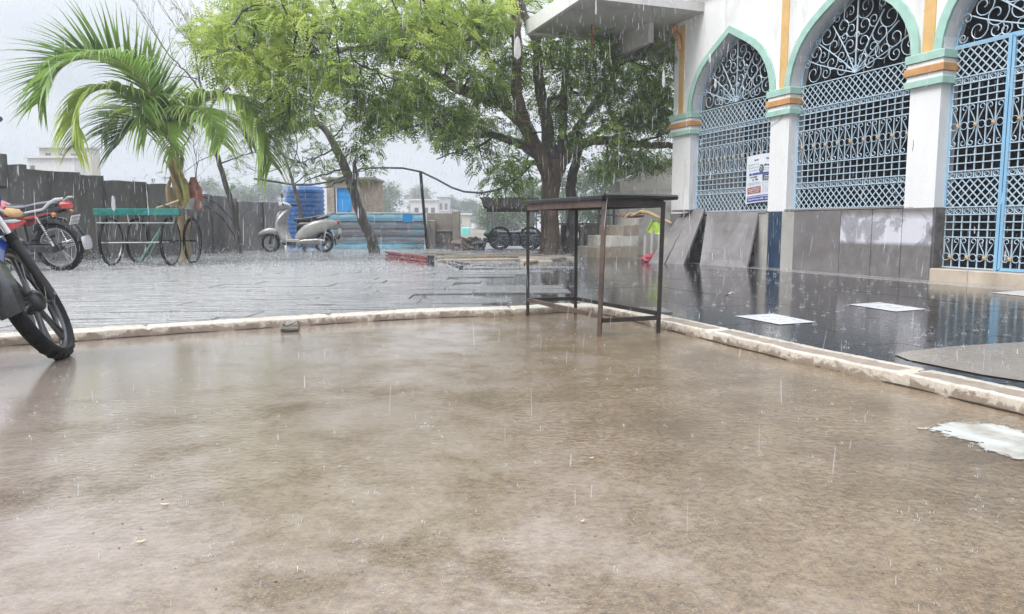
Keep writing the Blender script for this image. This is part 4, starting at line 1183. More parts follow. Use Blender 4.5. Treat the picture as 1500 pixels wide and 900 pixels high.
    for s in (1, -1):
        MB().tube([hb + Vector((0.0, s*0.2, 0.04)), hb + Vector((0.14, s*0.12, 0.02)), (0.48, s*0.07, 0.70), (0.56, s*0.075, 0.50), (0.57, s*0.07, 0.38)], 0.005, 6, m=SM).build('brake_cable', m_blackpl, t, True)
    MB().tube([(-0.14, 0.10, 0.30), (-0.05, 0.16, 0.28), (0.10, 0.17, 0.27)], 0.008, 6).build('gear_lever', m_alloy, t)
    return t
M_amber = M('amber_lens', (0.55, 0.20, 0.02), 0.15, coat=0.8)
# red motorcycle: the rear wheel stands at pixel (93, 397)
def set_bike(t, local, target):
    bpy.context.view_layer.update()
    p = t.matrix_basis @ Vector(local)
    t.location += Vector(target) - p
hd = R(180 - 6)
mc = motorcycle('motorcycle', 'red and silver motorcycle with a torn tan seat patch parked by the black slab wall', (0, 0, TZ), hd, R(8), R(10), m_red, m_silver, m_silver, True)
q = G(93, 397.5, TZ); 
mc.matrix_basis = Matrix.Translation((0, 0, 0)) @ Matrix.Rotation(hd, 4, 'Z') @ Matrix.Rotation(-R(8), 4, 'X') @ Matrix.Scale(1.06, 4)
set_bike(mc, (-0.64, 0, 0), (q.x, q.y, TZ))
# blue motorcycle: front wheel at pixel (95, 525), only its front shows
hd2 = R(62); ln = R(11); st = R(44)
mb = motorcycle('motorcycle', 'deep blue motorcycle leaning on its stand, only the front wheel and fork in view', (0, 0, 0), hd2, ln, st, m_blue_bike, m_silver, m_silver, False, True, False)
mb.matrix_basis = Matrix.Rotation(hd2, 4, 'Z') @ Matrix.Rotation(-ln, 4, 'X')
rake = R(25); ax = Vector((-math.sin(rake), 0, math.cos(rake))); head = Vector((0.36, 0, 0.82))
SMx = Matrix.Translation(head) @ Matrix.Rotation(st, 4, ax) @ Matrix.Translation(-head)
low = min(((mb.matrix_basis @ SMx @ Vector((0.64 + 0.31*math.cos(a), 0, 0.31 + 0.31*math.sin(a)))) for a in [k*0.02 for k in range(315)]), key=lambda v: v.z)
q = G(97, 524, 0)
mb.matrix_basis = Matrix.Translation(Vector((q.x, q.y, 0)) - low) @ mb.matrix_basis

# ------------------------------------------------------------------ scooter
def scooter(loc, heading):
    t = thing('scooter', 'pale grey scooter parked in front of the blue water tank', 'scooter', loc, heading)
    Rr, w = 0.215, 0.045
    make_wheel(t, 'wheel', Rr, w, Matrix.Translation((-0.60, 0, Rr)), True, 5, front=False)
    make_wheel(t, 'wheel', Rr, w, Matrix.Translation((0.63, 0, Rr)), True, 5)
    for s in (1, -1): MB().tube([(0.63, s*0.07, Rr), (0.56, s*0.06, 0.42)], 0.017, 8).build('fork_tube', m_dark, t)
    rings = [se_ring(x, z, a, h, 14, 2.4) for x, z, a, h in ((0.92, 0.40, 0.015, 0.012), (0.88, 0.415, 0.05, 0.035), (0.78, 0.45, 0.085, 0.06), (0.66, 0.475, 0.10, 0.07), (0.55, 0.46, 0.09, 0.07), (0.50, 0.44, 0.05, 0.05))]
    MB().loft(rings).build('front_fender', m_scoot, t, True)
    # leg shield: a curved sheet rising from the floor to the headset
    def shield(off):
        rs = []
        for x, z, a in ((0.30, 0.20, 0.16), (0.36, 0.26, 0.22), (0.42, 0.40, 0.25), (0.48, 0.55, 0.26), (0.48, 0.68, 0.24), (0.42, 0.80, 0.18), (0.34, 0.90, 0.11), (0.28, 0.95, 0.06)):
            row = []
            for k in range(13):
                u_ = -1 + 2*k/12
                row.append((x + off - 0.10*u_*u_, a*u_, z))
            for k in range(13):
                u_ = 1 - 2*k/12
                row.append((x - 0.035 + off - 0.10*u_*u_, a*u_*0.97, z))
            rs.append(row)
        return rs
    MB().loft(shield(0)).build('leg_shield', m_scoot, t, True)
    rings = [se_ring(x, z, a, h, 14, 2.4) for x, z, a, h in ((0.48, 0.62, 0.02, 0.02), (0.49, 0.66, 0.055, 0.05), (0.46, 0.75, 0.075, 0.08), (0.38, 0.86, 0.06, 0.06))]
    MB().loft(rings).build('front_cowl', m_silver, t, True)
    rings = [se_ring(x, z, a, h, 14, 2.4) for x, z, a, h in ((0.40, 1.02, 0.04, 0.03), (0.38, 1.02, 0.10, 0.07), (0.30, 1.03, 0.14, 0.085), (0.20, 1.02, 0.11, 0.06), (0.15, 1.01, 0.05, 0.03))]
    MB().loft(rings).build('headset_cowl', m_silver, t, True)
    MB().lathe([(0.0, 0.03), (0.05, 0.02), (0.07, 0.0)], 18, Matrix.Translation((0.375, 0, 1.02)) @ Matrix.Rotation(R(-90), 4, 'Z')).build('headlight', m_glass, t, True)
    for s in (1, -1):
        MB().tube([(0.27, s*0.10, 1.03), (0.22, s*0.22, 1.05), (0.16, s*0.34, 1.04)], [0.016, 0.016, 0.02], 8).build('handlebar_grip', m_rubber, t, True)
        MB().tube([(0.26, s*0.14, 1.05), (0.24, s*0.22, 1.14), (0.20, s*0.27, 1.2)], 0.005, 6).build('mirror_stalk', m_blackpl, t)
        MB().lathe([(0, -0.015), (0.045, -0.01), (0.055, 0.0), (0.05, 0.006), (0, 0.007)], 16, Matrix.Translation((0.2, s*0.29, 1.23)) @ Matrix.Rotation(R(90), 4, 'Z')).build('mirror', m_blackpl, t, True)
        # bulging side panels
        rings = [se_ring(x, z, a, h, 14, 2.2, s*y) for x, z, a, h, y in ((0.02, 0.33, 0.008, 0.03, 0.10), (-0.06, 0.38, 0.035, 0.09, 0.12), (-0.22, 0.46, 0.065, 0.145, 0.13), (-0.42, 0.54, 0.08, 0.155, 0.13), (-0.62, 0.59, 0.075, 0.135, 0.12), (-0.82, 0.63, 0.05, 0.085, 0.10), (-0.94, 0.65, 0.015, 0.03, 0.08))]
        MB().loft(rings).build('side_panel', m_scoot, t, True)
        MB().tube([(-0.50, s*0.12, 0.755), (-0.66, s*0.13, 0.79), (-0.80, s*0.10, 0.86), (-0.86, s*0.04, 0.88)], [0.012, 0.018, 0.02, 0.016], 8).build('grab_rail', m_silver, t, True)
        MB().lathe([(0, -0.03), (0.03, -0.02), (0.035, 0.01), (0, 0.03)], 12, Matrix.Translation((-0.88, s*0.08, 0.66))).build('indicator', m_glass, t, True)
    MB().bbox(-0.12, 0.34, -0.17, 0.17, 0.24, 0.30, 0.02).build('floorboard', m_scoot, t)
    MB().loft([se_ring(x, 0.20, 0.13, h, 12) for x, h in ((0.33, 0.02), (0.2, 0.05), (-0.05, 0.05), (-0.2, 0.03))]).build('underbody', m_dark, t, True)
    rings = [se_ring(x, z, a, h, 16, 3) for x, z, a, h in ((0.06, 0.70, 0.05, 0.02), (0.02, 0.71, 0.11, 0.04), (-0.15, 0.715, 0.135, 0.045), (-0.32, 0.73, 0.14, 0.05), (-0.50, 0.765, 0.13, 0.05), (-0.66, 0.785, 0.10, 0.04), (-0.72, 0.79, 0.05, 0.02))]
    MB().loft(rings).build('seat', m_seat, t, True)
    MB().loft([se_ring(x, z, a, h, 12, 3) for x, z, a, h in ((-0.02, 0.50, 0.10, 0.18), (-0.10, 0.55, 0.12, 0.15), (-0.6, 0.62, 0.10, 0.10), (-0.86, 0.66, 0.07, 0.05))]).build('under_seat_box', m_blackpl, t, True)
    MB().bbox(-0.94, -0.88, -0.07, 0.07, 0.62, 0.71, 0.015).build('tail_lamp', m_redlens, t, True)
    MB().bbox(-0.97, -0.955, -0.08, 0.08, 0.42, 0.53, 0.003).build('number_plate', m_plate, t)
    fender(MB(), -0.60, Rr, Rr + 0.07, 100, 190, 0.07).build('rear_fender', m_blackpl, t, True)
    MB().loft([se_ring(x, z, 0.05, h, 12, 2.5, 0.12) for x, z, h in ((-0.05, 0.22, 0.04), (-0.2, 0.24, 0.07), (-0.5, 0.25, 0.075), (-0.68, 0.25, 0.05))]).build('engine_cover', m_alloy, t, True)
    MB().tube([(-0.30, -0.14, 0.26), (-0.42, -0.15, 0.28), (-0.85, -0.16, 0.34), (-0.90, -0.16, 0.35)], [0.03, 0.06, 0.065, 0.03], 12).build('silencer', m_dark, t, True)
    MB().tube([(-0.15, 0.15, 0.20), (-0.22, 0.17, 0.02)], 0.01, 6).build('centre_stand', m_dark, t)
    MB().tube([(-0.64, 0.12, 0.26), (-0.70, 0.12, 0.55)], 0.018, 8).build('shock_absorber', m_chrome, t)
    return t
a_ = G(399, 369, TZ); b_ = G(478, 372, TZ)
mid_ = (a_ + b_) / 2
sc = scooter((mid_.x, mid_.y, TZ), R(180 - 8))
sc.scale = (1.02, 1.02, 1.02)

# ------------------------------------------------------------------ four-wheeled hand cart
def bike_wheel(parent, loc, Rr=0.36, rz=0.0, label=None):
    o = MB().lathe([(Rr - 0.035, 0.012), (Rr - 0.05, 0.008), (Rr - 0.05, -0.008), (Rr - 0.035, -0.012)], 36, close=True).build('wheel', m_cartsteel, parent, True)
    o.location = loc; o.rotation_euler = (0, 0, math.pi/2 + rz)
    MB().lathe([(Rr, 0), (Rr - 0.006, 0.017), (Rr - 0.022, 0.022), (Rr - 0.036, 0.016), (Rr - 0.036, -0.016), (Rr - 0.022, -0.022), (Rr - 0.006, -0.017)], 40, close=True).build('tyre', m_rubber, o, True)
    MB().lathe([(0, -0.05), (0.03, -0.045), (0.018, -0.03), (0.018, 0.03), (0.03, 0.045), (0, 0.05)], 12).build('hub', m_dark, o, True)
    s = MB()
    for k in range(32):
        a = 2*math.pi*k/32; c_ = a + 0.6*(-1)**k
        s.tube([(0.022*math.cos(c_), 0.035*(-1)**k, 0.022*math.sin(c_)), ((Rr-0.04)*math.cos(a), 0, (Rr-0.04)*math.sin(a))], 0.0016, 3)
    s.build('spokes', m_cartsteel, o, kind='stuff')
    return o
ca = G(165, 390, TZ); 
X0 = at(142, 310, ca.y - 0.25).x; Y0 = ca.y - 0.30
X1 = at(262, 310, Y0).x
ct = thing('hand_cart', 'green topped four-wheeled hand cart in front of the palm', 'hand cart', (X0, Y0, TZ))
cw_ = X1 - X0; cd_ = 1.25; hz = at(142, 306, Y0).z - TZ
ct_b = MB()
nb = 5
for k in range(nb):
    MB().bbox(0, cw_, 0.03 + k*(cd_-0.06)/nb + 0.004, 0.03 + (k+1)*(cd_-0.06)/nb - 0.004, hz - 0.03, hz - 0.002 + 0.003*(k % 2), 0.004).build('deck_plank', m_board if k == 0 else m_cartwood, ct)
MB().bbox(-0.03, cw_ + 0.01, -0.012, 0.022, hz - 0.095, hz + 0.004, 0.006).build('front_board', m_board, ct)
MB().bbox(-0.03, -0.002, 0.024, cd_, hz - 0.09, hz, 0.006).build('side_board', m_board, ct)
MB().bbox(cw_ + 0.002, cw_ + 0.03, 0.024, cd_, hz - 0.10, hz, 0.006).build('side_board', m_cartwood, ct)
MB().bbox(-0.03, cw_ + 0.03, cd_ + 0.002, cd_ + 0.03, hz - 0.09, hz, 0.006).build('back_board', m_board, ct)
MB().tube([(0.0, 0.02, hz - 0.21), (cw_ * 0.93, 0.02, hz - 0.21)], 0.012, 8).build('frame_rail', m_cartsteel, ct)
MB().tube([(cw_ * 0.93, 0.02, hz - 0.21), (cw_ * 0.93, 0.02, hz - 0.09)], 0.012, 8).build('frame_post', m_cartsteel, ct)
MB().tube([(0.0, 0.02, hz - 0.09), (0.0, 0.02, hz - 0.60)], 0.012, 8).build('frame_post', m_cartsteel, ct)
MB().tube([(0.0, 0.02, hz - 0.50), (cw_ * 0.86, 0.02, hz - 0.49)], 0.012, 8).build('frame_rail', m_cartsteel, ct)
MB().tube([(cw_ * 0.52, 0.02, hz - 0.21), (cw_*0.52, 0.02, hz - 0.10)], 0.010, 8).build('frame_post', m_cartsteel, ct)
wx0 = ca.x - X0; wy0 = ca.y - Y0
p2 = G(260, 389, TZ); wx1 = p2.x - X0
for wx in (wx0, wx1):
    for wy in (wy0 + 0.0, wy0 + 0.78):
        bike_wheel(ct, (wx, wy, 0.365), 0.365, R(2))
        for s in (-0.05, 0.05):
            MB().tube([(wx + s, wy, 0.365), (wx + s, wy + 0.16, hz - 0.09)], 0.010, 6).build('wheel_fork', m_cartsteel, ct)
            MB().tube([(wx + s, wy, 0.365), (wx + s, wy - 0.16, hz - 0.09)], 0.010, 6).build('wheel_fork', m_cartsteel, ct)
for wy in (wy0, wy0 + 0.78): MB().tube([(wx0 - 0.02, wy, 0.365), (wx1 + 0.06, wy, 0.365)], 0.012, 8).build('axle', m_dark, ct)
MB().tube([(cw_*0.80, 0.06, hz - 0.20), (cw_*0.46, 0.10, 0.08)], 0.016, 8).build('prop_pole', m_greenpole, ct)
MB().tube([(cw_*0.78, 0.10, hz - 0.22), (cw_*0.52, 0.14, 0.06)], 0.012, 8).build('prop_pole', m_greenpole, ct)
# sticks lying on the deck
st_ = MB().tube([(cw_*0.62, 0.3, hz + 0.015), (cw_*0.75, 0.3, hz + 0.06), (cw_*0.88, 0.35, hz + 0.13)], 0.018, 6)
o = st_.build('driftwood_stick', m_bamboo); o.location = ct.location; tag(o, 'pale bent stick lying on the green hand cart', 'stick')
st_ = MB().tube([(cw_*0.66, 0.2, hz + 0.10), (cw_*0.78, 0.3, hz + 0.03), (cw_*0.96, 0.3, hz + 0.02)], 0.012, 6)
o = st_.build('driftwood_stick', m_bark2); o.location = ct.location; tag(o, 'thin dark stick lying across the hand cart deck', 'stick')

# ------------------------------------------------------------------ black slab wall
WA, WB = (-7.73 - 0.06, 11.34 + 0.55), (-5.75, 18.7)
wd = Vector((WB[0]-WA[0], WB[1]-WA[1], 0)); wl = wd.length; wd.normalize()
bw = thing('slab_wall', 'long boundary wall of upright dark basalt slabs stepping down behind the carts', 'wall', (WA[0], WA[1], 0), math.atan2(wd.y, wd.x))
edges = [(-210, 224, 224), (-150, 226, 226), (-100, 229, 229), (-45, 232, 232), (3, 234, 237), (39, 241, 242), (77, 248, 251), (118, 251, 253), (155, 256, 258), (188, 265, 266), (217, 266, 267),
         (247, 270, 270), (274, 275, 275), (291, 280, 281), (310, 284, 286), (330, 287, 288), (348, 290, 291), (367, 296, 296), (385, 296, 297), (400, 296, 297), (416, 297, 297)]
random.seed(11)
for k in range(len(edges) - 1):
    xa = edges[k][0]; xb = edges[k+1][0]; yt0, yt1 = edges[k+1][1], edges[k+1][2]
    pa = onwall(xa, 300, WA, WB); pb = onwall(xb, 300, WA, WB)
    sa = (pa - Vector((*WA, 0))).dot(wd); sb = (pb - Vector((*WA, 0))).dot(wd)
    if k < 4: sa, sb = -4.3 + k*1.05, -4.3 + (k+1)*1.05; za = zb = 1.75
    else:
        za = onwall(xa, yt0, WA, WB).z; zb = onwall(xb, yt1, WA, WB).z
    if k == 4: sa = -4.3 + 4*1.05
    tl = random.uniform(-0.012, 0.012)
    y0 = random.uniform(-0.012, 0.012) + (0.03 if k % 2 else 0); th = 0.05
    b = MB()
    def row(z, f, off=0):
        n_ = 8
        return [(sa + 0.002 + (sb - sa - 0.012) * i / n_ + off + tl * f, z(i / n_)) for i in range(n_ + 1)]
    nz = 6; rings = []
    for j in range(nz + 1):
        f = j / nz
        jit = 0.012
        fr_ = [(sa + 0.0 + tl * f + random.uniform(-jit, jit) * .5, y0 - 0.02 * f, f), (sa + (sb-sa)*0.33 + tl*f, y0 + random.uniform(-jit, jit) - 0.02*f, f), (sa + (sb-sa)*0.66 + tl*f, y0 + random.uniform(-jit, jit) - 0.02*f, f), (sb + 0.012 + tl * f + random.uniform(-jit, jit) * .5, y0 - 0.02 * f, f)]
        bk = [(x, y + th, g) for x, y, g in fr_[::-1]]
        ring_ = []
        for i, (x, y, g) in enumerate(fr_ + bk):
            u_ = (x - sa) / (sb - sa)
            zt = za + (zb - za) * u_ + (random.uniform(-0.012, 0.012) if j == nz and i in (1, 2, 5, 6) else 0)
            ring_.append((x, y, 0.0 + (zt) * g))
        rings.append(ring_)
    b.loft(rings)
    b.build('basalt_slab', m_wallslab, bw)
MB().box(-4.3, (Vector((*WB, 0)) - Vector((*WA, 0))).length * 0.99, 0.09, 0.14, 0, 1.18).build('rubble_backing', m_rubble, bw)
# leaning branches/leaf stalks against the wall right of the palm
for k, (pp, lb) in enumerate((([(283, 290), (300, 288), (320, 300), (340, 322), (350, 345)], 'upper bare stalk arching against the slab wall right of the palm'), ([(284, 300), (305, 303), (325, 318), (343, 345), (350, 368)], 'lower bare stalk arching against the slab wall right of the palm'))):
    pts = [onwall(x, y, (WA[0] + 0.15, WA[1] - 0.1), (WB[0] + 0.15, WB[1] - 0.1)) for x, y in pp]
    tag(MB().tube(pts, [0.022, 0.02, 0.018, 0.016, 0.012], 6).build('bare_stalk', m_bark2, smooth=True), lb, 'dead branch', 'bare stalks leaning on the slab wall')

# ------------------------------------------------------------------ blue tank, brick shed, sheet fence, concrete wall, pipe
Yt = 19.9
pc = at(447.5, 340, Yt); rt = (at(476, 300, Yt).x - at(419, 300, Yt).x) / 2; zt = at(447, 272, Yt).z
tk = thing('water_tank', 'ribbed dark blue plastic water tank behind the scooter', 'water tank', (pc.x, pc.y, 0.0))
prof = [(0, zt - 0.02), (rt*0.55, zt), (rt*0.9, zt - 0.04), (rt, zt - 0.13)]
z = zt - 0.13
while z > 0.15:
    prof += [(rt, z), (rt, z - 0.055), (rt*0.955, z - 0.07), (rt*0.955, z - 0.10)]; z -= 0.115
prof += [(rt, 0.0)]
MY = Matrix(((1,0,0,0),(0,0,1,0),(0,1,0,0),(0,0,0,1)))
MB().lathe(prof, 40, MY).build('tank_body', m_tank, tk, True)
MB().lathe([(0, zt + 0.05), (rt*0.35, zt + 0.045), (rt*0.4, zt + 0.01), (rt*0.4, zt - 0.01)], 24, MY).build('tank_lid', m_tank, tk, True)
# brick shed
Ys = 23.0
sL = at(479, 300, Ys).x; sD0 = at(490, 300, Ys).x; sD1 = at(526, 300, Ys).x; sz = at(500, 263, Ys).z
sh = thing('brick_shed', 'small brown brick shed with a bright blue door behind the sheet fence', 'shed', (sL, Ys, 0))
Wd_ = sD1 - sL; dx0 = sD0 - sL
def brickwall(x0, x1, z0, z1, m=None, par=None, proud=0.012):
    b = MB(); bh, bl_ = 0.085, 0.23; r_ = 0; z = z0
    while z < z1 - 0.02:
        x = x0 - (0.115 if r_ % 2 else 0)
        while x < x1:
            a, c_ = max(x0, x + 0.006), min(x1, x + bl_ - 0.006)
            if c_ - a > 0.03: b.box(a, c_, -proud - random.uniform(0, .004), 0.02, z + 0.006, min(z1, z + bh - 0.006), m)
            x += bl_
        z += bh; r_ += 1
    return b
MB().box(0, dx0, 0, 0.2, 0, sz).build('front_wall', m_mortar, sh)
brickwall(0, dx0, 0, sz).build('bricks', m_brick, sh, kind='stuff')
MB().box(dx0 + 0.001, Wd_ - 0.22, 0.0, 0.2, 1.78, sz).build('lintel', m_conc, sh)
MB().box(Wd_ - 0.22, Wd_, 0, 0.2, 0, sz).build('door_post', m_conc, sh)
dr = MB().box(dx0 + 0.05, Wd_ - 0.24, 0.08, 0.12, 0.03, 1.775).build('door', m_door, sh)
for z in (0.3, 0.9, 1.5): MB().box(dx0 + 0.08, Wd_ - 0.27, 0.065, 0.079, z, z + 0.06).build('door_rail', m_door, dr)
MB().tube([(Wd_ - 0.34, 0.05, 0.95), (Wd_ - 0.34, 0.05, 1.1)], 0.012, 6).build('door_handle', m_dark, dr)
fm_ = frame((Wd_ + 0.001, 0, 0), (0.30, 1, 0))
MB().box(0, 1.6, 0, 0.2, 0, sz, fm_).build('side_wall', m_mortar, sh)
brickwall(0, 1.6, 0, sz, fm_).build('bricks', m_brick, sh, kind='stuff')
MB().box(-0.12, Wd_ + 0.5, -0.12, 1.7, sz, sz + 0.06).build('roof_slab', m_conc, sh)
# blue corrugated sheet fence
Yf = 18.9
fx0 = at(479, 340, Yf).x; fx1 = at(622, 340, Yf).x; fz = at(550, 313, Yf).z
fn = thing('sheet_fence', 'low fence of pale blue corrugated sheet with rust bands behind the leaning tree', 'fence', (fx0, Yf, TZ))
Lf = fx1 - fx0; hgt = fz - TZ; nsh = 5; hs = hgt / nsh
for k in range(nsh):
    V = []; z0 = k * hs; nx, nz_ = 24, 8
    for j in range(nz_ + 1):
        for i in range(nx + 1):
            x = Lf * i / nx
            V.append((x, -0.02 * abs(math.sin(j / nz_ * math.pi)) - 0.035 * (1 - j / nz_) + 0.008 * math.sin(i * 1.3 + k), z0 + hs * j / nz_ + 0.012 * math.sin(i * 0.7 + k * 2) * (1 if 0 < j < nz_ else 0.3)))
    Q = [(j*(nx+1)+i, j*(nx+1)+i+1, (j+1)*(nx+1)+i+1, (j+1)*(nx+1)+i) for j in range(nz_) for i in range(nx)]
    link('metal_sheet', npmesh('metal_sheet', V, Q, m_sheetd if k in (1, 2, 3) else m_sheet, None, True), fn)
    MB().box(0.0, Lf, -0.045, -0.03, z0 - 0.004, z0 + 0.02).build('lap_edge', m_sheetd if k in (2, 3) else m_sheet, fn)
MB().box(0.0, Lf, -0.03, 0.0, hgt, hgt + 0.03).build('top_rail', m_farwall, fn)
for x in (0.05, Lf * .5, Lf - 0.05): MB().box(x - 0.03, x + 0.03, 0.03, 0.09, 0, hgt + 0.02).build('post', m_rust, fn)
MB().box(Lf*0.78, Lf*0.88, -0.052, -0.047, hgt - 0.22, hgt - 0.01).build('bright_blue_patch', m_door, fn)
# concrete boundary wall
cx1 = at(662, 330, Yf + 0.3).x; cxp = at(673.5, 330, Yf + 0.3).x
cwl = thing('concrete_wall', 'low grey concrete panel wall right of the blue sheet fence', 'wall', (fx1 + 0.01, Yf + 0.3, 0))
L2 = cx1 - fx1
MB().bbox(0, L2, 0.05, 0.17, 0, fz + 0.02, 0.01).build('wall_panel', m_conc, cwl)
MB().bbox(L2*0.10, L2*0.36, -0.12, 0.049, 0, fz - 0.16, 0.02).build('buttress', m_conc, cwl)
MB().bbox(L2*0.362, L2*0.98, -0.02, 0.048, 0, fz - 0.45, 0.01).build('wall_base', m_rubble, cwl)
MB().bbox(L2*0.362, L2*0.98, -0.05, 0.048, fz - 0.448, fz - 0.41, 0.008).build('ledge', m_conc, cwl)
MB().bbox(L2 + 0.004, L2 + cxp - cx1, -0.05, 0.20, 0, fz + 0.07, 0.015).build('end_post', m_conc, cwl)
# black hose strung over a pole
px_ = [(372, 262), (400, 266), (430, 271), (455, 271), (480, 267), (500, 261), (514, 254), (530, 247), (560, 246), (590, 246.5), (617, 252), (640, 263), (662, 275), (680, 281), (705, 283), (727, 279), (745, 271), (762, 259), (775, 245), (788, 230)]
pts = [at(x, y, 17.9 - 2.6 * max(0, (x - 617)) / 171 + 0.2) for x, y in px_]
tag(MB().tube(pts, 0.024, 8).build('black_hose', m_pipe, smooth=True), 'black plastic hose sagging between the leaning tree, a pole and the neem tree', 'hose')
p0 = at(617, 360, 19.3)
tag(MB().tube([(at(617, 300, 18.08).x, 18.08 + 1.15, 0), (at(617, 300, 18.08).x - 0.02, 18.2, at(615, 252, 18.1).z)], 0.038, 8).build('hose_pole', m_rust), 'thin dark pole holding up the black hose behind the sheet fence', 'pole')
# thatched stall on wheels
Yv = 18.6
vx0 = at(707, 300, Yv).x; vx1 = at(792, 300, Yv).x
vc = thing('vendor_cart', 'roofed vendor cart with navy cover beside the big tree trunk', 'vendor cart', (vx0, Yv, TZ))
Lv = vx1 - vx0; rz0 = at(740, 303.5, Yv).z - TZ; rz1 = at(740, 290.5, Yv + 0.9).z - TZ
V = []; nx = 46
for j in range(5):
    for i in range(nx + 1):
        V.append((-0.02 + (Lv) * i / nx + (0.13 * (4 - j) / 4 if i == 0 else 0) - 0.08 * (j / 4) * (1 - i / nx), 0.34 * j / 4, rz0 + (rz1 - rz0) * j / 4 + 0.018 * math.sin(i * 1.9) + (random.uniform(-0.03, 0.01) if j == 0 else 0)))
Q = [(j*(nx+1)+i, j*(nx+1)+i+1, (j+1)*(nx+1)+i+1, (j+1)*(nx+1)+i) for j in range(4) for i in range(nx)]
m_tin.node_tree.nodes['Principled BSDF'].inputs['Specular IOR Level'].default_value = 0.05
link('roof_sheet', npmesh('roof_sheet', V + [(x, 0.68 - y, z - 0.004) for x, y, z in V], Q + [tuple(i + len(V) for i in q) for q in Q], m_tin), vc)
MB().box(0.1, Lv - 0.05, 0.02, 0.06, rz0 - 0.12, rz0 - 0.03).build('roof_fringe', m_tin, vc)
for x, y in ((0.12, 0.05), (0.21, 0.62), (Lv - 0.1, 0.05), (Lv - 0.15, 0.62)): MB().tube([(x, y, 0.35), (x, y, rz0 + 0.01)], 0.016, 6).build('roof_post', m_cartsteel, vc)
dz = at(740, 345, Yv).z - TZ
MB().bbox(0.12, Lv + 0.3, 0, 0.85, dz - 0.1, dz + 0.02, 0.02).build('cart_deck', m_tarp, vc)
MB().bbox(0.25, Lv + 0.2, 0.12, 0.7, 0.10, dz - 0.102, 0.03).build('storage_box', m_dark, vc)
MB().bbox(0.0, Lv + 0.3, -0.03, -0.004, dz - 0.18, dz - 0.06, 0.01).build('hanging_tarp', m_tarp, vc)
MB().loft([se_ring(x, dz + 0.06, 0.35, 0.05 + 0.02 * math.sin(x*7), 12, 2.5, 0.4) for x in (0.3, 0.5, 0.8, 1.1, Lv - 0.05)]).build('folded_cover', m_tarp, vc, True)
MB().loft([se_ring(x, dz + 0.03, 0.12, h, 10, 2.2, 0.1) for x, h in ((0.02, 0.03), (0.12, 0.11), (0.28, 0.13), (0.40, 0.06))]).build('green_bundle', M('bottle_green_cloth', (0.03, 0.09, 0.05), 0.6), vc, True)
for x in (0.42, Lv - 0.25):
    for y in (-0.04, 0.85):
        Rw = 0.29
        o = MB().lathe([(Rw, 0.02), (Rw - 0.05, 0.025), (Rw - 0.05, -0.025), (Rw, -0.02)], 28, close=True).build('wheel', m_rubber, vc, True)
        o.location = (x, y, Rw)
        s = MB()
        for k in range(10): s.tube([(0, 0, 0), ((Rw-0.03)*math.cos(k*.628), 0, (Rw-0.03)*math.sin(k*.628))], 0.006, 4)
        s.build('spokes', m_cartsteel, o)
MB().box(0.15, Lv, 0.1, 0.14, 0.26, 0.31).build('axle_beam', m_dark, vc)

# ------------------------------------------------------------------ red channel and poles lying on the terrace
def lying(px0, px1, r, name, mat, lab, cat, z=None, n=8, group=None, taper=1.0):
    a, b_ = G(*px0, TZ), G(*px1, TZ); zz = TZ + r if z is None else z
    mid = (a + b_) / 2 + Vector((random.uniform(-.03, .03), random.uniform(-.03, .03), 0))
    o = MB().tube([(a.x, a.y, zz), (mid.x, mid.y, zz), (b_.x, b_.y, zz)], [r, r, r * taper], n).build(name, mat, smooth=True)
    tag(o, lab, cat, group); return o
a, b_ = G(566, 381.5, TZ), G(630, 391, TZ)
rd = thing('red_steel_frame', 'red oxide steel gate frame lying flat left of the bamboo poles', 'steel frame', (a.x, a.y, TZ))
dd = (b_ - a); dd.z = 0; Lr = dd.length; fm_ = frame((0, 0, 0), dd)
nrm_ = 0.22
for k, zz in enumerate((0.03, 0.085, 0.14)):
    MB().bbox(0, Lr, -0.02, 0.02, zz - 0.018, zz + 0.018, 0.004, fm_).build('channel', m_redsteel, rd)
MB().bbox(0, Lr * 0.99, 0.022, 0.05, 0.0, 0.12, 0.004, fm_).build('channel', m_redsteel, rd)
for x in (0.15, Lr*0.35, Lr*0.62, Lr*0.9): MB().box(x, x + 0.03, -0.016, 0.016, 0.0, 0.155, fm_).build('tie_plate', m_redsteel, rd)
MB().bbox(Lr - 0.02, Lr + 0.06, -0.05, 0.05, 0.0, 0.17, 0.01, fm_).build('end_block', m_blackpl, rd)
random.seed(21)
PG = 'poles lying on the terrace by the red steel frame'
lying((634, 377), (676, 388), 0.022, 'steel_pole', m_rustb, 'brown pole with black end pointing right beside the red frame', 'pole', group=PG)
lying((640, 381), (671, 394), 0.024, 'steel_pole', m_rustb, 'shorter brown pole with a knobbed end in front of the red frame', 'pole', group=PG)
lying((668, 386.3), (686, 389.5), 0.026, 'pole_cap', m_blackpl, 'black end cap of the brown pole beside the red frame', 'pole cap')
lying((664, 391), (676, 396), 0.032, 'pole_cap', m_blackpl, 'black knobbed cap nearest the camera by the red frame', 'pole cap')
for k, (p, q, lb) in enumerate((((622, 373), (716, 377), 'thin grey pole farthest back beside the red frame'), ((636, 381), (820, 376), 'longest bamboo pole reaching the foot of the neem tree'), ((640, 385), (790, 382), 'reddish bamboo pole nearest the table'), ((650, 378.5), (805, 373.5), 'upper pale bamboo pole ending behind the trunk foot'), ((765, 388), (828, 380), 'short pale pole by the trunk foot'))):
    lying(p, q, 0.03, 'bamboo_pole', m_bamboo if k != 2 else m_redsteel if False else m_bamboo, lb, 'pole', group=PG, taper=0.7)
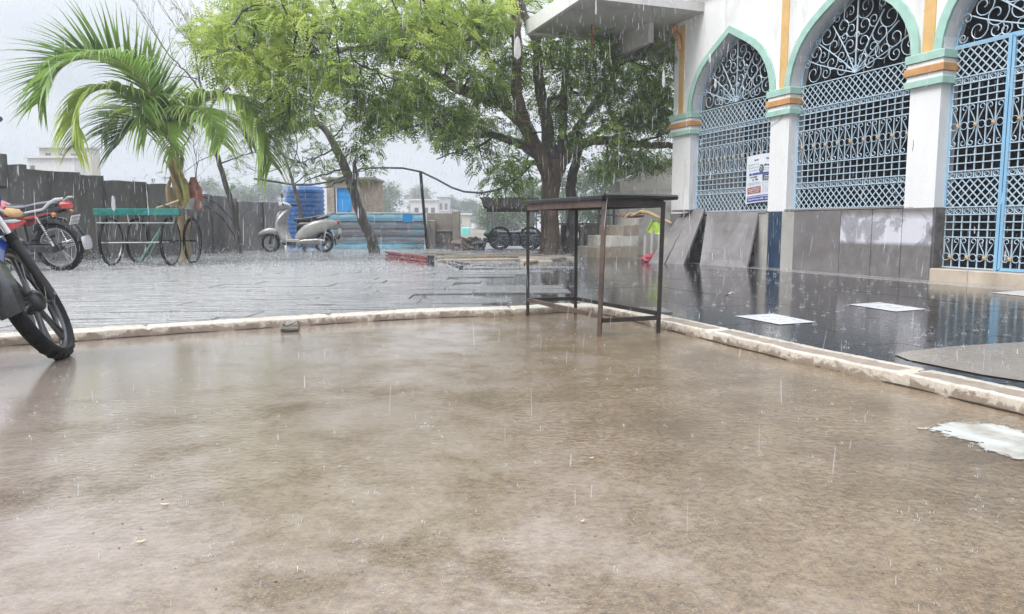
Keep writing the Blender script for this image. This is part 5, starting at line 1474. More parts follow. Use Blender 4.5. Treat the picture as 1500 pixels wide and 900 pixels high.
for k, (x, y, w, d_) in enumerate(((800, 379, 0.5, 0.25), (815, 376, 0.35, 0.2), (785, 384, 0.3, 0.15))):
    p = G(x, y, TZ)
    o = MB().bbox(-w, w, -d_, d_, 0, 0.04, 0.02, Matrix.Translation((p.x, p.y, TZ)) @ Matrix.Rotation(0.1 + k, 4, 'Z')).build('stone_flag', m_step)
    tag(o, ('larger', 'smaller', 'nearest')[k] + ' pale broken flag lying at the foot of the neem tree', 'stone', 'broken flags at the tree foot')

# ------------------------------------------------------------------ outside staircase beyond the building
Bm = Matrix.Translation(O3) @ Matrix.Rotation(-(math.pi/2 - YAW), 4, 'Z')
def FP(px, py, s):      # point on the vertical plane at local s (square to the facade): returns t (outward), z
    o_ = O3 + DN * s - Vector((0, 0, CZ)); r_ = ray(px, py)
    k = o_.dot(DN) / r_.dot(DN); p = Vector((0, 0, CZ)) + r_ * k
    return -(p - O3).dot(NI), p.z
stw = thing('stone_staircase', 'cream outside staircase with a sloping parapet behind the tall table', 'staircase', O3, -(math.pi/2 - YAW))
s_w = -7.6            # plane of the parapet
t0, z0_ = FP(903, 268, s_w); t1, z1_ = FP(985, 230, s_w)
tb0, zb0 = FP(903, 360, s_w)
MB().prism([(-t0, 0.0), (3.5, 0.0), (3.5, z1_ + (z1_-z0_)/(t0 - t1) * (3.5 + t1)), (-t0, z0_)], 0.16, Matrix.Translation((s_w, 0, 0)) @ Matrix.Rotation(R(90), 4, 'Z')).build('parapet', m_cream, stw)
MB().prism([(-t0 + 0.04, 1.35), (3.4, 1.5), (3.4, z1_ + (z1_-z0_)/(t0 - t1) * (3.4 + t1) - 0.2), (-t0 + 0.75, z0_ + 0.08)], 0.02, Matrix.Translation((s_w + 0.021, 0, 0)) @ Matrix.Rotation(R(90), 4, 'Z')).build('raised_plaster_panel', m_cream, stw)
MB().bbox(s_w - 0.10, s_w + 0.12, -t0 - 0.1, -t0 + 0.02, 0, z0_ + 0.02, 0.01).build('newel_post', m_slab2, stw)
stepsz = [(0.0, 0.21), (0.21, 0.42), (0.42, 0.62), (0.62, 0.84)]
ta, _ = FP(862, 380, -6.6)
for k, (za, zb) in enumerate(stepsz):
    tt = ta - 0.12 - k * 0.26
    for j, (sa, sb) in enumerate(((-7.45, -6.95), (-6.945, -6.45))):
        MB().bbox(sa, sb, -tt, -0.05, TZ + za, TZ + zb - 0.004, 0.012).build('stair_block', m_cream if k % 2 else m_step, stw)
random.seed(31)
# things lying on and by the stairs
def wp(s, t, z): p = O3 + DN * s - NI * t; return Vector((p.x, p.y, z))
def blob(name, c, rx, ry, rz, mat, lab, cat, seed, amp=0.3):
    r_ = random.Random(seed); rg = []
    for j in range(9):
        a = math.pi * j / 8; row = []
        for k in range(14):
            b_ = 2*math.pi*k/14; q = 1 + amp * (r_.random() - 0.5) * (1 if 0 < j < 8 else 0)
            row.append((c.x + rx*math.sin(a)*math.cos(b_)*q, c.y + ry*math.sin(a)*math.sin(b_)*q, c.z + rz*math.cos(a)*q))
        rg.append(row)
    return tag(MB().loft(rg).build(name, mat, smooth=False), lab, cat)
Yg = 12.75
def gp(px, py, Y=Yg): return at(px, py, Y)
lim = [gp(948, 340), gp(955, 323), gp(971, 325), gp(969, 344)]
V = []; 
for j in range(7):
    for i in range(7):
        a = lim[0].lerp(lim[3], i/6); b_ = lim[1].lerp(lim[2], i/6); p = a.lerp(b_, j/6)
        V.append((p.x, p.y + 0.03*math.sin(i*1.7 + j), p.z - (0.01 if j == 0 else 0)))
V2 = [(x, y + 0.06, z) for x, y, z in V]
Q = [(j*7+i, j*7+i+1, (j+1)*7+i+1, (j+1)*7+i) for j in range(6) for i in range(6)]
Q2 = [tuple(q + 49 for q in f[::-1]) for f in Q]
per = [i for i in range(6)] + [6 + 7*j for j in range(6)] + [48 - i for i in range(6)] + [42 - 7*j for j in range(6)]
Q3 = [(per[k], per[(k+1) % len(per)], per[(k+1) % len(per)] + 49, per[k] + 49) for k in range(len(per))]
tag(link('lime_sack', npmesh('lime_sack', V + V2, Q + Q2 + Q3, m_lime, None, True)), 'bright lime green sack propped on posts right of the stairs', 'sack')
for k, (x, yb, yt) in enumerate(((945, 380, 345), (955, 379, 338), (966, 379, 343))):
    a = gp(x, yb); a.z = TZ; b_ = gp(x + 1, yt)
    tag(MB().tube([a, b_], 0.035, 7).build('white_post', m_slab2), ('left', 'middle', 'right')[k] + ' of three short white posts under the lime green sack', 'post', 'short white posts under the sack')
st1 = MB().tube([gp(925, 317, 12.9), gp(938, 310, 12.9), gp(950, 312, 12.8), gp(972, 322, 12.7), gp(984, 327, 12.6)], [0.02, 0.03, 0.035, 0.025, 0.015], 7)
tag(st1.build('dead_branch', m_palmtrunk, smooth=True), 'brown broken branch lying above the lime green sack', 'dead branch')
st1 = MB().tube([gp(915, 320, 13.0), gp(922, 313, 13.0), gp(938, 314, 12.9), gp(944, 305, 12.9)], 0.018, 6)
tag(st1.build('dead_branch', m_bamboo, smooth=True), 'pale crooked branch resting on the top stair', 'dead branch')
c = gp(954, 381, 12.5); c.z = TZ + 0.06
blob('red_cloth', c, 0.17, 0.12, 0.08, m_redcloth, 'crumpled red cloth on the ground under the lime green sack', 'cloth', 4)
c = gp(925, 316, 13.2); blob('brick_rubble', c, 0.22, 0.1, 0.04, M('brick_dust', (0.30, 0.14, 0.10), 0.8), 'reddish rubble lying on the top stair block', 'rubble', 9)
# leaning flagstones at the plinth
def lean_slab(corners, thick, mat, lab):
    P = [Vector(c) for c in corners]
    n_ = (P[1] - P[0]).cross(P[3] - P[0]).normalized() * thick
    if n_.dot(NI) < 0: n_ = -n_
    bb = MB().loft([[tuple(p) for p in P], [tuple(p + n_) for p in P]])
    o = bb.build('leaning_flagstone', mat); tag(o, lab, 'stone slab', 'flagstones leaning on the plinth')
m_slabdry = M('lilac_grey_flagstone', (0.26, 0.24, 0.245), 0.35, var=0.25, scale=2.2, bs=22, bump_s=0.35, coat=0.25, dirt=(0.15, 0.135, 0.13), dirt_amt=0.45)
def gnd(px, py): return tuple(G(px, py, TZ))
def pl(px, py, t):    # point on a plane at distance t in front of the facade
    o_ = O3 - NI * t; r_ = ray(px, py); k = (o_ - Vector((0, 0, CZ))).dot(NI) / r_.dot(NI)
    return tuple(Vector((0, 0, CZ)) + r_ * k)
lean_slab([gnd(1025, 388.5), gnd(1094, 392.5), pl(1111, 311, 0.03), pl(1036, 312, 0.03)], 0.035, m_slabdry, 'wide smooth grey flagstone leaning under the banner window')
lean_slab([gnd(973, 386.5), gnd(1001, 388), pl(1032, 306, 0.04), pl(1010, 307, 0.04)], 0.04, m_slabdry, 'narrow grey flagstone leaning steeply against the first pillar')
lean_slab([gnd(950, 385.5), gnd(972, 386.8), pl(1009, 317, 0.12), pl(992, 320, 0.12)], 0.05, m_slabdry, 'rough topped flagstone behind the narrow leaning one')
o = MB().bbox(-5.05, -4.62, -0.22, -0.035, 0.885, 0.915, 0.006, Bm).build('stone_ledge', m_rubble); tag(o, 'thin dark stone ledge jutting out at the foot of the first pillar', 'ledge')
# low wall and pillar behind the neem tree
Yw = 15.9
o = thing('low_wall', 'dark low wall with a stone coping right of the big trunk', 'wall', (at(822, 340, Yw).x, Yw, 0))
Lw = at(882, 340, Yw).x - at(822, 340, Yw).x; zw = at(850, 330, Yw).z
MB().bbox(0, Lw * 0.45, 0, 0.25, 0, zw, 0.01).build('wall_panel', m_rubble, o); MB().bbox(Lw*0.45 + 0.004, Lw*0.55, -0.03, 0.25, 0, zw - 0.03, 0.01).build('stone_post', m_slab2, o)
MB().bbox(Lw*0.55 + 0.004, Lw, 0, 0.25, 0, zw, 0.01).build('wall_panel', m_conc, o)
MB().bbox(-0.05, Lw + 0.05, -0.06, 0.3, zw + 0.002, zw + 0.05, 0.008).build('coping', m_conc, o)
p = at(890, 320, 15.0)
o = MB().box(-0.25, 0.2, -0.1, 0.1, 1.0, 1.04, Matrix.Translation((p.x, p.y, 0))).box(-0.25, 0.2, -0.1, 0.1, 0.84, 0.87, Matrix.Translation((p.x, p.y, 0))).box(-0.2, -0.16, -0.05, 0.05, 0, 1.0, Matrix.Translation((p.x, p.y, 0))).box(0.1, 0.14, -0.05, 0.05, 0, 1.0, Matrix.Translation((p.x, p.y, 0)))
tag(o.build('wooden_rack', m_cartwood), 'small dark two-shelf rack seen under the table between wall and stairs', 'rack')

# ------------------------------------------------------------------ small things
q = G(425, 486, 0); 
sd = thing('sandal', 'broken rubber sandal lying upside against the kerb', 'sandal', (q.x, q.y, 0.0), R(10))
rg = []
for k in range(9):
    x = -0.055 + 0.11 * k / 8; hw = 0.032 * math.sin(math.pi * (0.12 + 0.76 * k / 8)) + 0.008
    rg.append([(x, -hw, 0.004), (x, hw, 0.004), (x, hw, 0.016), (x, -hw, 0.016)])
MB().loft(rg).build('sole', m_sandal, sd)
MB().tube([(-0.045, -0.02, 0.016), (-0.05, 0.0, 0.055), (-0.02, 0.0, 0.04), (0.01, 0.0, 0.05), (0.045, 0.01, 0.066), (0.058, 0.02, 0.035), (0.05, 0.025, 0.016)], [0.010, 0.016, 0.008, 0.006, 0.006, 0.006, 0.008], 7).build('strap', m_strap, sd, True)
def leaf_bit(px, py, z, lab, s=0.03, rot=0.0):
    q = G(px, py, z); V = []
    for j in range(3):
        for i in range(5):
            u_ = i/4; wv = math.sin(math.pi*u_)*0.4*(j-1)
            V.append((q.x + s*((u_-.5)*2*math.cos(rot) - wv*math.sin(rot)), q.y + s*((u_-.5)*2*math.sin(rot) + wv*math.cos(rot)), z + 0.004 + s*0.5*abs(u_-.5)))
    Q = [(j*5+i, j*5+i+1, (j+1)*5+i+1, (j+1)*5+i) for j in range(2) for i in range(4)]
    tag(link('fallen_leaf', npmesh('fallen_leaf', V, Q, m_leafdry, None, True)), lab, 'leaf')
leaf_bit(1067, 431, TZ + 0.006, 'pale fallen leaf on the black flags left of the painted rectangle', 0.045, 0.3)
leaf_bit(1070, 394, TZ + 0.006, 'tiny brown leaf at the foot of the wide leaning flagstone', 0.03, 1.0)
leaf_bit(1121, 402, TZ + 0.006, 'brown leaf on the apron below the navy tile', 0.03, 2.0)
leaf_bit(1335, 416, TZ + 0.006, 'small pale leaf below the last limewashed slab', 0.03, 2.5)
leaf_bit(206, 796, 0, 'brown bit of leaf on the yard at lower left', 0.012, 0.5)
leaf_bit(242, 741, 0, 'small square bit of leaf on the yard left of centre', 0.012, 0.1)
leaf_bit(853, 766, 0, 'dark bit of leaf on the yard right of centre', 0.008, 0.8)
leaf_bit(866, 673, 0, 'tiny dark leaf in the middle of the yard', 0.010, 0.4)

# ================================================================== VEGETATION
def crv(pts, n=6):       # smooth a pixel/world polyline (Catmull-Rom)
    P = [Vector(p) for p in pts]; out = []
    for i in range(len(P) - 1):
        p0 = P[max(0, i-1)]; p1 = P[i]; p2 = P[i+1]; p3 = P[min(len(P)-1, i+2)]
        for j in range(n):
            t = j / n
            out.append(0.5 * ((2*p1) + (p2-p0)*t + (2*p0-5*p1+4*p2-p3)*t*t + (3*p1-p0-3*p2+p3)*t**3))
    out.append(P[-1]); return out
def limb(parent, name, px, rad, mat, n=9, wob=0.02, seed=0):   # px = (x, y, depth) in the photo
    rd_ = random.Random(seed)
    pts = crv([at(*p) for p in px], 5)
    pts = [p + Vector((rd_.uniform(-wob, wob), rd_.uniform(-wob, wob), rd_.uniform(-wob, wob))) for p in pts]
    m = len(pts) - 1
    rs = []
    for i in range(m + 1):
        f = i / m * (len(rad) - 1); k = min(int(f), len(rad) - 2); rs.append(rad[k] + (rad[k+1] - rad[k]) * (f - k))
    o = MB().tube(pts, rs, n).build(name, mat, parent, True)
    return pts

# ---- neem leaf sprays: pinnate fronds made of small leaflets
def sprays(centres, radii, counts, tones, size=0.24, seed=1, pairs=5, flat=0.75, jt=0.16, lw=0.24, droop=0.55):
    rg = np.random.default_rng(seed)
    P = []; Dn = []; T = []; Sz = []
    for c, r, n, t in zip(centres, radii, counts, tones):
        u = rg.normal(size=(n, 3)); u /= np.linalg.norm(u, axis=1)[:, None]
        rr = rg.random((n, 1)) ** 0.45
        off = u * rr * r; off[:, 2] *= flat
        P.append(np.asarray(c)[None] + off)
        d = u.copy(); d[:, 2] = d[:, 2] * 0.5 - droop * rg.random(n)
        d += rg.normal(size=(n, 3)) * 0.35
        Dn.append(d / np.linalg.norm(d, axis=1)[:, None])
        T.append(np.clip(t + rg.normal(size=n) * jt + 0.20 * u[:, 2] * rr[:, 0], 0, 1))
        Sz.append(size * rg.uniform(0.6, 1.25, n))
    P = np.concatenate(P); D = np.concatenate(Dn); T = np.concatenate(T); Z = np.concatenate(Sz)
    N = len(P)
    up = rg.normal(size=(N, 3)) * 0.5 + np.array([0, 0, 1.0])
    side = np.cross(D, up); side /= np.linalg.norm(side, axis=1)[:, None] + 1e-9
    nrm = np.cross(side, D)
    V = []; TT = []
    for k in range(pairs):
        f = (k + 0.6) / pairs
        L = Z * 0.42 * (1 - 0.45 * f)
        for s in (1, -1):
            base = P + D * (Z * f)[:, None] - nrm * (0.25 * Z * f * f)[:, None]
            dr = side * s * 0.85 + D * 0.55 - nrm * (0.25 + 0.2 * f)
            dr /= np.linalg.norm(dr, axis=1)[:, None]
            wv = D * 0.9 - side * s * 0.3
            tip = base + dr * L[:, None]; mid = base + dr * (L * 0.45)[:, None]
            hw = wv * (L * lw)[:, None]
            V.append(np.stack([base, mid + hw, tip, mid - hw], axis=1))
            TT.append(np.repeat((T + rg.normal(size=N) * 0.05)[:, None], 4, 1))
    V = np.concatenate(V).reshape(-1, 3); TT = np.clip(np.concatenate(TT).reshape(-1), 0, 1)
    Q = np.arange(len(V)).reshape(-1, 4)
    return V, Q, TT
def add_foliage(parent, name, cl, mat, seed, **kw):
    V, Q, T = sprays([c[0] for c in cl], [c[1] for c in cl], [c[2] for c in cl], [c[3] for c in cl], seed=seed, **kw)
    me = npmesh(name, V, Q, mat, T)
    return link(name, me, parent, kind='stuff')

# ---- the big neem tree
nb_ = G(806, 376, TZ)
neem = thing('neem_tree', 'big spreading neem tree with a thick brown trunk behind the tall table', 'tree', (0, 0, 0))
YT = nb_.y
L_ = {}
tr = crv([at(806, 378, YT), at(806, 355, YT), at(805, 320, YT), at(806, 285, YT), at(811, 255, YT), at(818, 235, YT)], 5)
rad = [0.28, 0.195, 0.17, 0.165, 0.185, 0.205]
rs = [rad[min(int(i/5), 4)] + (rad[min(int(i/5)+1, 5)] - rad[min(int(i/5), 4)]) * ((i % 5)/5) for i in range(len(tr))]
b = MB(); rings_ = []
rd_ = random.Random(4)
ph = [rd_.uniform(0, 6.28) for _ in range(6)]
tr2 = []
for i, p in enumerate(tr):
    row = []
    for k in range(26):
        a = 2*math.pi*k/26
        q = 1 + 0.07*math.sin(5*a + ph[0] + i*0.12) + 0.05*math.sin(9*a + ph[1] - i*0.1) + rd_.uniform(-0.025, 0.025) + (0.16*math.sin(4*a+ph[2]) if i < 3 else 0)
        row.append((p.x + rs[i]*q*math.cos(a), p.y + rs[i]*q*math.sin(a), p.z - (0.03 if i == 0 else 0)))
    rings_.append(row)
MB().loft(rings_).build('trunk', m_bark, neem, True)
D0 = YT
limbs = [
    # main left limb
    ([(806, 262, D0), (796, 238, D0-.1), (782, 210, D0-.2), (764, 180, D0-.4), (735, 152, D0-.7), (700, 140, D0-1.0), (665, 128, D0-1.2), (640, 108, D0-1.4), (600, 84, D0-1.5), (560, 74, D0-1.6), (515, 70, D0-1.7)], [0.17, 0.14, 0.13, 0.11, 0.095, 0.075, 0.06, 0.04]),
    ([(560, 74, D0-1.6), (530, 60, D0-1.7), (500, 55, D0-1.8), (502, 30, D0-1.9), (488, 5, D0-2.0), (478, -25, D0-2)], [0.05, 0.045, 0.04, 0.03]),
    ([(515, 70, D0-1.7), (470, 82, D0-1.8), (430, 78, D0-1.9), (385, 70, D0-1.9), (340, 60, D0-2)], [0.045, 0.035, 0.02]),
    # lower left limb
    ([(800, 245, D0), (785, 228, D0-.1), (760, 212, D0-.2), (725, 199, D0-.5), (690, 199, D0-.7), (655, 190, D0-.9), (625, 182, D0-1.1), (590, 190, D0-1.2)], [0.10, 0.08, 0.07, 0.055, 0.035, 0.015]),
    ([(725, 199, D0-.5), (700, 215, D0-.6), (672, 222, D0-.8), (640, 232, D0-.9)], [0.03, 0.02, 0.01]),
    # uprights
    ([(814, 250, D0), (806, 215, D0+.05), (800, 180, D0), (794, 140, D0), (788, 100, D0-.1), (786, 70, D0-.2), (777, 40, D0-.2), (765, 10, D0-.2), (760, -30, D0-.3)], [0.15, 0.13, 0.115, 0.10, 0.085, 0.07, 0.06]),
    ([(775, 196, D0-.3), (762, 160, D0-.4), (756, 120, D0-.5), (758, 80, D0-.6), (756, 40, D0-.6), (752, -10, D0-.7), (748, -50, D0-.7)], [0.12, 0.105, 0.10, 0.09, 0.08]),
    ([(788, 62, D0-.2), (800, 35, D0-.1), (815, 20, D0), (840, 0, D0)], [0.06, 0.05, 0.03]),
    ([(758, 60, D0-.6), (735, 42, D0-.7), (705, 48, D0-.9), (680, 60, D0-1)], [0.05, 0.035, 0.02]),
    # right side
    ([(820, 250, D0), (822, 220, D0+.1), (824, 190, D0+.2), (826, 150, D0+.3), (828, 110, D0+.4), (832, 70, D0+.5), (838, 30, D0+.5)], [0.11, 0.09, 0.075, 0.06, 0.04]),
    ([(822, 240, D0), (838, 222, D0+.1), (860, 208, D0+.1), (890, 206, D0), (925, 210, D0-.2), (960, 213, D0-.4), (990, 214, D0-.6)], [0.12, 0.10, 0.085, 0.07, 0.05]),
    ([(824, 228, D0+.1), (838, 200, D0+.3), (858, 170, D0+.5), (880, 140, D0+.7), (905, 100, D0+.9), (920, 70, D0+1)], [0.09, 0.075, 0.06, 0.03]),
    ([(860, 208, D0+.1), (880, 190, D0+.2), (910, 172, D0+.3), (950, 150, D0+.4), (975, 135, D0+.4)], [0.05, 0.04, 0.02]),
    ([(795, 150, D0), (830, 138, D0+.2), (855, 135, D0+.3), (885, 128, D0+.4)], [0.04, 0.035, 0.015]),
    ([(925, 210, D0-.2), (955, 204, D0-.3), (985, 190, D0-.3)], [0.03, 0.015]),
]
allpts = []
for i, (px, rad) in enumerate(limbs):
    allpts += limb(neem, 'limb', px, rad, m_bark if i % 2 == 0 else m_bark2, 9, 0.02, i)
# second stem to the right, paler and greyer
limb(neem, 'second_trunk', [(842, 377, D0+.5), (840, 350, D0+.5), (838, 310, D0+.5), (836, 275, D0+.45), (840, 250, D0+.4), (846, 225, D0+.4), (850, 195, D0+.5)], [0.15, 0.125, 0.115, 0.10, 0.085, 0.07], m_bark2, 16, 0.015, 77)

# crown: clumps (px, py, rx, ry, number, tone) spread through real depth
regions = [
    (330, 30, 40, 34, 13, 0.66), (315, 75, 20, 22, 5, 0.60), (380, 25, 48, 34, 20, 0.74), (400, 80, 46, 34, 20, 0.82), (350, 85, 30, 26, 9, 0.70),
    (440, 40, 44, 40, 18, 0.66), (470, 95, 40, 30, 13, 0.52), (405, 125, 32, 16, 8, 0.66), (430, 150, 30, 22, 8, 0.42), (400, 175, 28, 20, 5, 0.40),
    (530, 20, 48, 32, 13, 0.56), (560, 70, 36, 26, 9, 0.46), (500, 110, 28, 14, 4, 0.4), (590, 30, 46, 36, 14, 0.70), (650, 25, 46, 36, 16, 0.72),
    (640, 75, 40, 26, 12, 0.58), (690, 60, 36, 28, 10, 0.55), (700, 20, 40, 28, 12, 0.68), (560, 130, 42, 30, 11, 0.44), (545, 158, 36, 20, 6, 0.36),
    (610, 130, 34, 28, 11, 0.44), (605, 176, 38, 22, 8, 0.32), (655, 165, 36, 26, 10, 0.30), (690, 110, 40, 26, 11, 0.36), (730, 95, 34, 28, 8, 0.34),
    (640, 200, 36, 16, 5, 0.24), (700, 170, 36, 28, 8, 0.30), (700, 212, 30, 10, 3, 0.2), (525, 200, 22, 14, 2, 0.25),
    (740, 235, 36, 22, 6, 0.26), (735, 256, 30, 10, 3, 0.22), (765, 275, 22, 12, 2, 0.26), (760, 130, 30, 26, 6, 0.30), (735, 15, 30, 22, 6, 0.5), (770, 190, 26, 26, 4, 0.24),
    (850, 60, 42, 32, 12, 0.22), (900, 60, 40, 30, 13, 0.20), (860, 110, 40, 30, 11, 0.16), (920, 110, 44, 32, 15, 0.14), (965, 110, 26, 34, 9, 0.12),
    (880, 155, 44, 28, 12, 0.12), (940, 165, 40, 28, 14, 0.10), (975, 180, 20, 30, 7, 0.10), (820, 145, 30, 32, 7, 0.16), (830, 190, 28, 22, 5, 0.14), (800, 60, 34, 26, 7, 0.28),
    (880, 235, 40, 16, 7, 0.15), (940, 235, 40, 14, 8, 0.14), (850, 20, 40, 18, 6, 0.3), (980, 90, 18, 30, 5, 0.12), (960, 60, 34, 18, 6, 0.16), (905, 195, 30, 14, 5, 0.12),
    (560, -30, 60, 30, 10, 0.6), (420, -30, 60, 30, 12, 0.7), (680, -30, 60, 30, 12, 0.65),
]
random.seed(99)
cl = []; twig = MB()
apts = [p for p in allpts]
for (cx, cyy, rx, ry, n, tone) in regions:
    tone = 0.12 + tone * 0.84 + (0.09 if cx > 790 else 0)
    for k in range(n):
        a = random.uniform(0, 2*math.pi); q = math.sqrt(random.random())
        px, py = cx + rx*q*math.cos(a), cyy + ry*q*math.sin(a)
        base = D0 - 1.9 + 0.4 * math.sin(px * 0.02) if px < 520 else D0 - 0.8 - 0.9 * (740 - px) / 220 if px < 740 else D0 + 0.3
        Y = base + random.uniform(-1.5, 1.5)
        p = at(px, py, Y)
        r = random.uniform(0.20, 0.42)
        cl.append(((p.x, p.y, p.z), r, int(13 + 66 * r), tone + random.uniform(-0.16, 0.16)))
        if random.random() < 0.5:
            near = min(apts, key=lambda v: (v - p).length_squared)
            if (near - p).length < 2.6:
                m1 = near.lerp(p, 0.45) + Vector((random.uniform(-.15, .15), random.uniform(-.15, .15), random.uniform(-.05, .2)))
                twig.tube([near, m1, p, p + (p - m1) * 0.35], [0.022, 0.014, 0.008, 0.004], 4, cap=False)
                apts.append(m1)
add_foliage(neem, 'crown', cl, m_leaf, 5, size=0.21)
twig.build('twigs', m_twig, neem, kind='stuff')

# ---- leaning thin tree by the sheet fence
lt = thing('leaning_tree', 'slender leaning tree with a crooked trunk in front of the blue sheet fence', 'tree')
YL = 16.3
lp = []
lp += limb(lt, 'trunk', [(549, 374, YL), (544, 350, YL), (533, 325, YL), (522, 295, YL), (514, 268, YL), (503, 240, YL), (490, 215, YL), (478, 192, YL), (462, 178, YL)], [0.13, 0.115, 0.105, 0.10, 0.10, 0.085, 0.07, 0.06], m_bark2, 10, 0.012, 1)
lp += limb(lt, 'limb', [(516, 272, YL), (521, 255, YL), (519, 240, YL), (524, 226, YL)], [0.09, 0.05, 0.02], m_bark2, 8, 0.01, 2)
lp += limb(lt, 'limb', [(466, 182, YL), (440, 184, YL), (415, 188, YL), (398, 192, YL)], [0.05, 0.035, 0.012], m_bark2, 7, 0.01, 3)
lp += limb(lt, 'limb', [(462, 180, YL), (457, 160, YL), (462, 140, YL), (452, 120, YL)], [0.045, 0.03, 0.012], m_bark2, 7, 0.01, 4)
for k, px in enumerate([[(505, 247, YL), (480, 255, YL), (455, 262, YL), (440, 272, YL)], [(510, 262, YL), (490, 270, YL), (470, 276, YL)], [(492, 218, YL), (470, 228, YL), (448, 236, YL), (430, 238, YL)], [(485, 205, YL), (500, 190, YL), (507, 170, YL)], [(498, 232, YL), (520, 222, YL), (540, 205, YL)]]):
    lp += limb(lt, 'branch', px, [0.025, 0.015, 0.007], m_twig, 5, 0.02, 10 + k)
cl = []; tw = MB(); random.seed(17)
for (cx, cyy, rx, ry, n, tone) in [(440, 175, 46, 26, 14, 0.30), (480, 165, 36, 24, 10, 0.36), (440, 225, 40, 28, 10, 0.2), (490, 235, 30, 30, 8, 0.2), (535, 200, 30, 30, 9, 0.28), (420, 205, 30, 20, 6, 0.25), (470, 255, 40, 14, 6, 0.18), (530, 245, 26, 16, 5, 0.22)]:
    for k in range(n):
        a = random.uniform(0, 6.28); q = math.sqrt(random.random())
        p = at(cx + rx*q*math.cos(a), cyy + ry*q*math.sin(a), YL + random.uniform(-0.9, 0.9))
        cl.append((tuple(p), random.uniform(0.14, 0.26), random.randint(6, 13), tone + random.uniform(-.12, .12)))
        near = min(lp, key=lambda v: (v - p).length_squared)
        m1 = near.lerp(p, 0.5) + Vector((random.uniform(-.1, .1), random.uniform(-.1, .1), random.uniform(-.1, .12)))
        tw.tube([near, m1, p, p + (p - m1) * 0.4], [0.012, 0.009, 0.006, 0.003], 4, cap=False)
add_foliage(lt, 'crown', cl, m_leaf, 6, size=0.15)
tw.build('twigs', m_twig, lt, kind='stuff')

def bare(name, lab, trunk, rad, Y, seed, levels=4, spread=0.6, stems=None, leaf=None):
    t = thing(name, lab, 'tree')
    pts = limb(t, 'trunk', [(x, y, Y) for x, y in trunk], rad, m_bark2, 8, 0.01, seed)
    rd = random.Random(seed); tips = []
    tw = MB()
    def grow(p, d, L, r, lv):
        n = 5; q = [p]; dd = d.copy()
        for k in range(n):
            dd = (dd + Vector((rd.uniform(-.22, .22), rd.uniform(-.22, .22), rd.uniform(-.14, .2)))).normalized()
            q.append(q[-1] + dd * L / n)
        tw.tube(q, [r + (r * 0.45 - r) * k / n for k in range(n + 1)], 4, cap=False)
        if lv > 0:
            for k in range(rd.choice((2, 3, 3))):
                i = rd.randint(2, n)
                nd = (dd + Vector((rd.uniform(-1, 1) * spread, rd.uniform(-1, 1) * spread, rd.uniform(-.45, .6) * spread))).normalized()
                grow(q[i], nd, L * rd.uniform(0.55, 0.8), r * 0.55, lv - 1)
        else: tips.append(q[-1])
    for px, rr in stems or []:
        q = limb(t, 'limb', [(x, y, Y) for x, y in px], rr, m_twig, 6, 0.012, seed + len(px))
        for k in range(3, len(q), 3):
            d = (q[min(k+1, len(q)-1)] - q[k-1]).normalized()
            nd = (d + Vector((rd.uniform(-.8, .8), rd.uniform(-.8, .8), rd.uniform(-.2, .8)))).normalized()
            grow(q[k], nd, rd.uniform(0.35, 0.7), rr[-1] * 0.8, levels - 2)
        grow(q[-1], (q[-1] - q[-3]).normalized(), 0.7, rr[-1], levels - 2)
    tw.build('twigs', m_twig, t, kind='stuff')
    if leaf:
        c = [(tuple(p), 0.14, rd.randint(2, 6), 0.25 + rd.uniform(-.1, .25)) for p in tips if rd.random() < leaf]
        if c: add_foliage(t, 'sparse_leaves', c, m_leaf, seed, size=0.13)
    return t
bare('bare_tree', 'nearly bare thin tree with twigs against the sky behind the palm', [(350, 372), (349, 345), (341, 310), (331, 270), (320, 235), (312, 205), (305, 175), (298, 145), (292, 118)], [0.07, 0.055, 0.05, 0.035, 0.025], 15.2, 5, 4, 0.7,
     [([(305, 175), (312, 150), (330, 132), (345, 112), (352, 98)], [0.028, 0.022, 0.012]), ([(297, 140), (280, 115), (262, 95), (245, 78), (228, 52)], [0.022, 0.014, 0.008]),
      ([(292, 118), (288, 92), (284, 60), (276, 35)], [0.02, 0.013, 0.006]), ([(296, 118), (299, 95), (290, 72), (262, 45), (250, 28)], [0.016, 0.011, 0.006]),
      ([(338, 132), (318, 112), (308, 85), (303, 70)], [0.018, 0.012, 0.007]), ([(290, 116), (262, 112), (240, 117), (220, 112)], [0.012, 0.008, 0.005]),
      ([(322, 240), (345, 232), (365, 225), (385, 222)], [0.016, 0.010, 0.006]), ([(318, 225), (300, 232), (285, 242)], [0.012, 0.008, 0.005])], leaf=0.12)
bare('slender_tree', 'slender grey-trunked young tree rising in front of the blue tank', [(446, 372), (444, 330), (438, 300), (430, 272), (424, 250), (415, 228), (404, 212)], [0.055, 0.05, 0.045, 0.03, 0.02], 17.6, 8, 4, 0.75,
     [([(424, 250), (432, 232), (436, 212), (430, 190)], [0.018, 0.012, 0.007]), ([(415, 228), (398, 215), (380, 205), (370, 190)], [0.016, 0.012, 0.006]), ([(404, 212), (402, 190), (392, 170)], [0.014, 0.01, 0.006]),
      ([(420, 240), (400, 250), (380, 252), (362, 245)], [0.014, 0.01, 0.006]), ([(430, 272), (446, 258), (462, 250)], [0.014, 0.009, 0.006])], leaf=0.55)
bare('bare_tree', 'dark bare stem rising right behind the palm trunk', [(272, 372), (268, 330), (262, 290), (265, 250), (268, 215)], [0.06, 0.05, 0.04, 0.03], 14.6, 12, 3, 0.7,
     [([(268, 215), (278, 200), (282, 180)], [0.016, 0.01, 0.006]), ([(262, 285), (284, 268), (288, 240), (284, 215)], [0.012, 0.010, 0.006])], leaf=0.0)

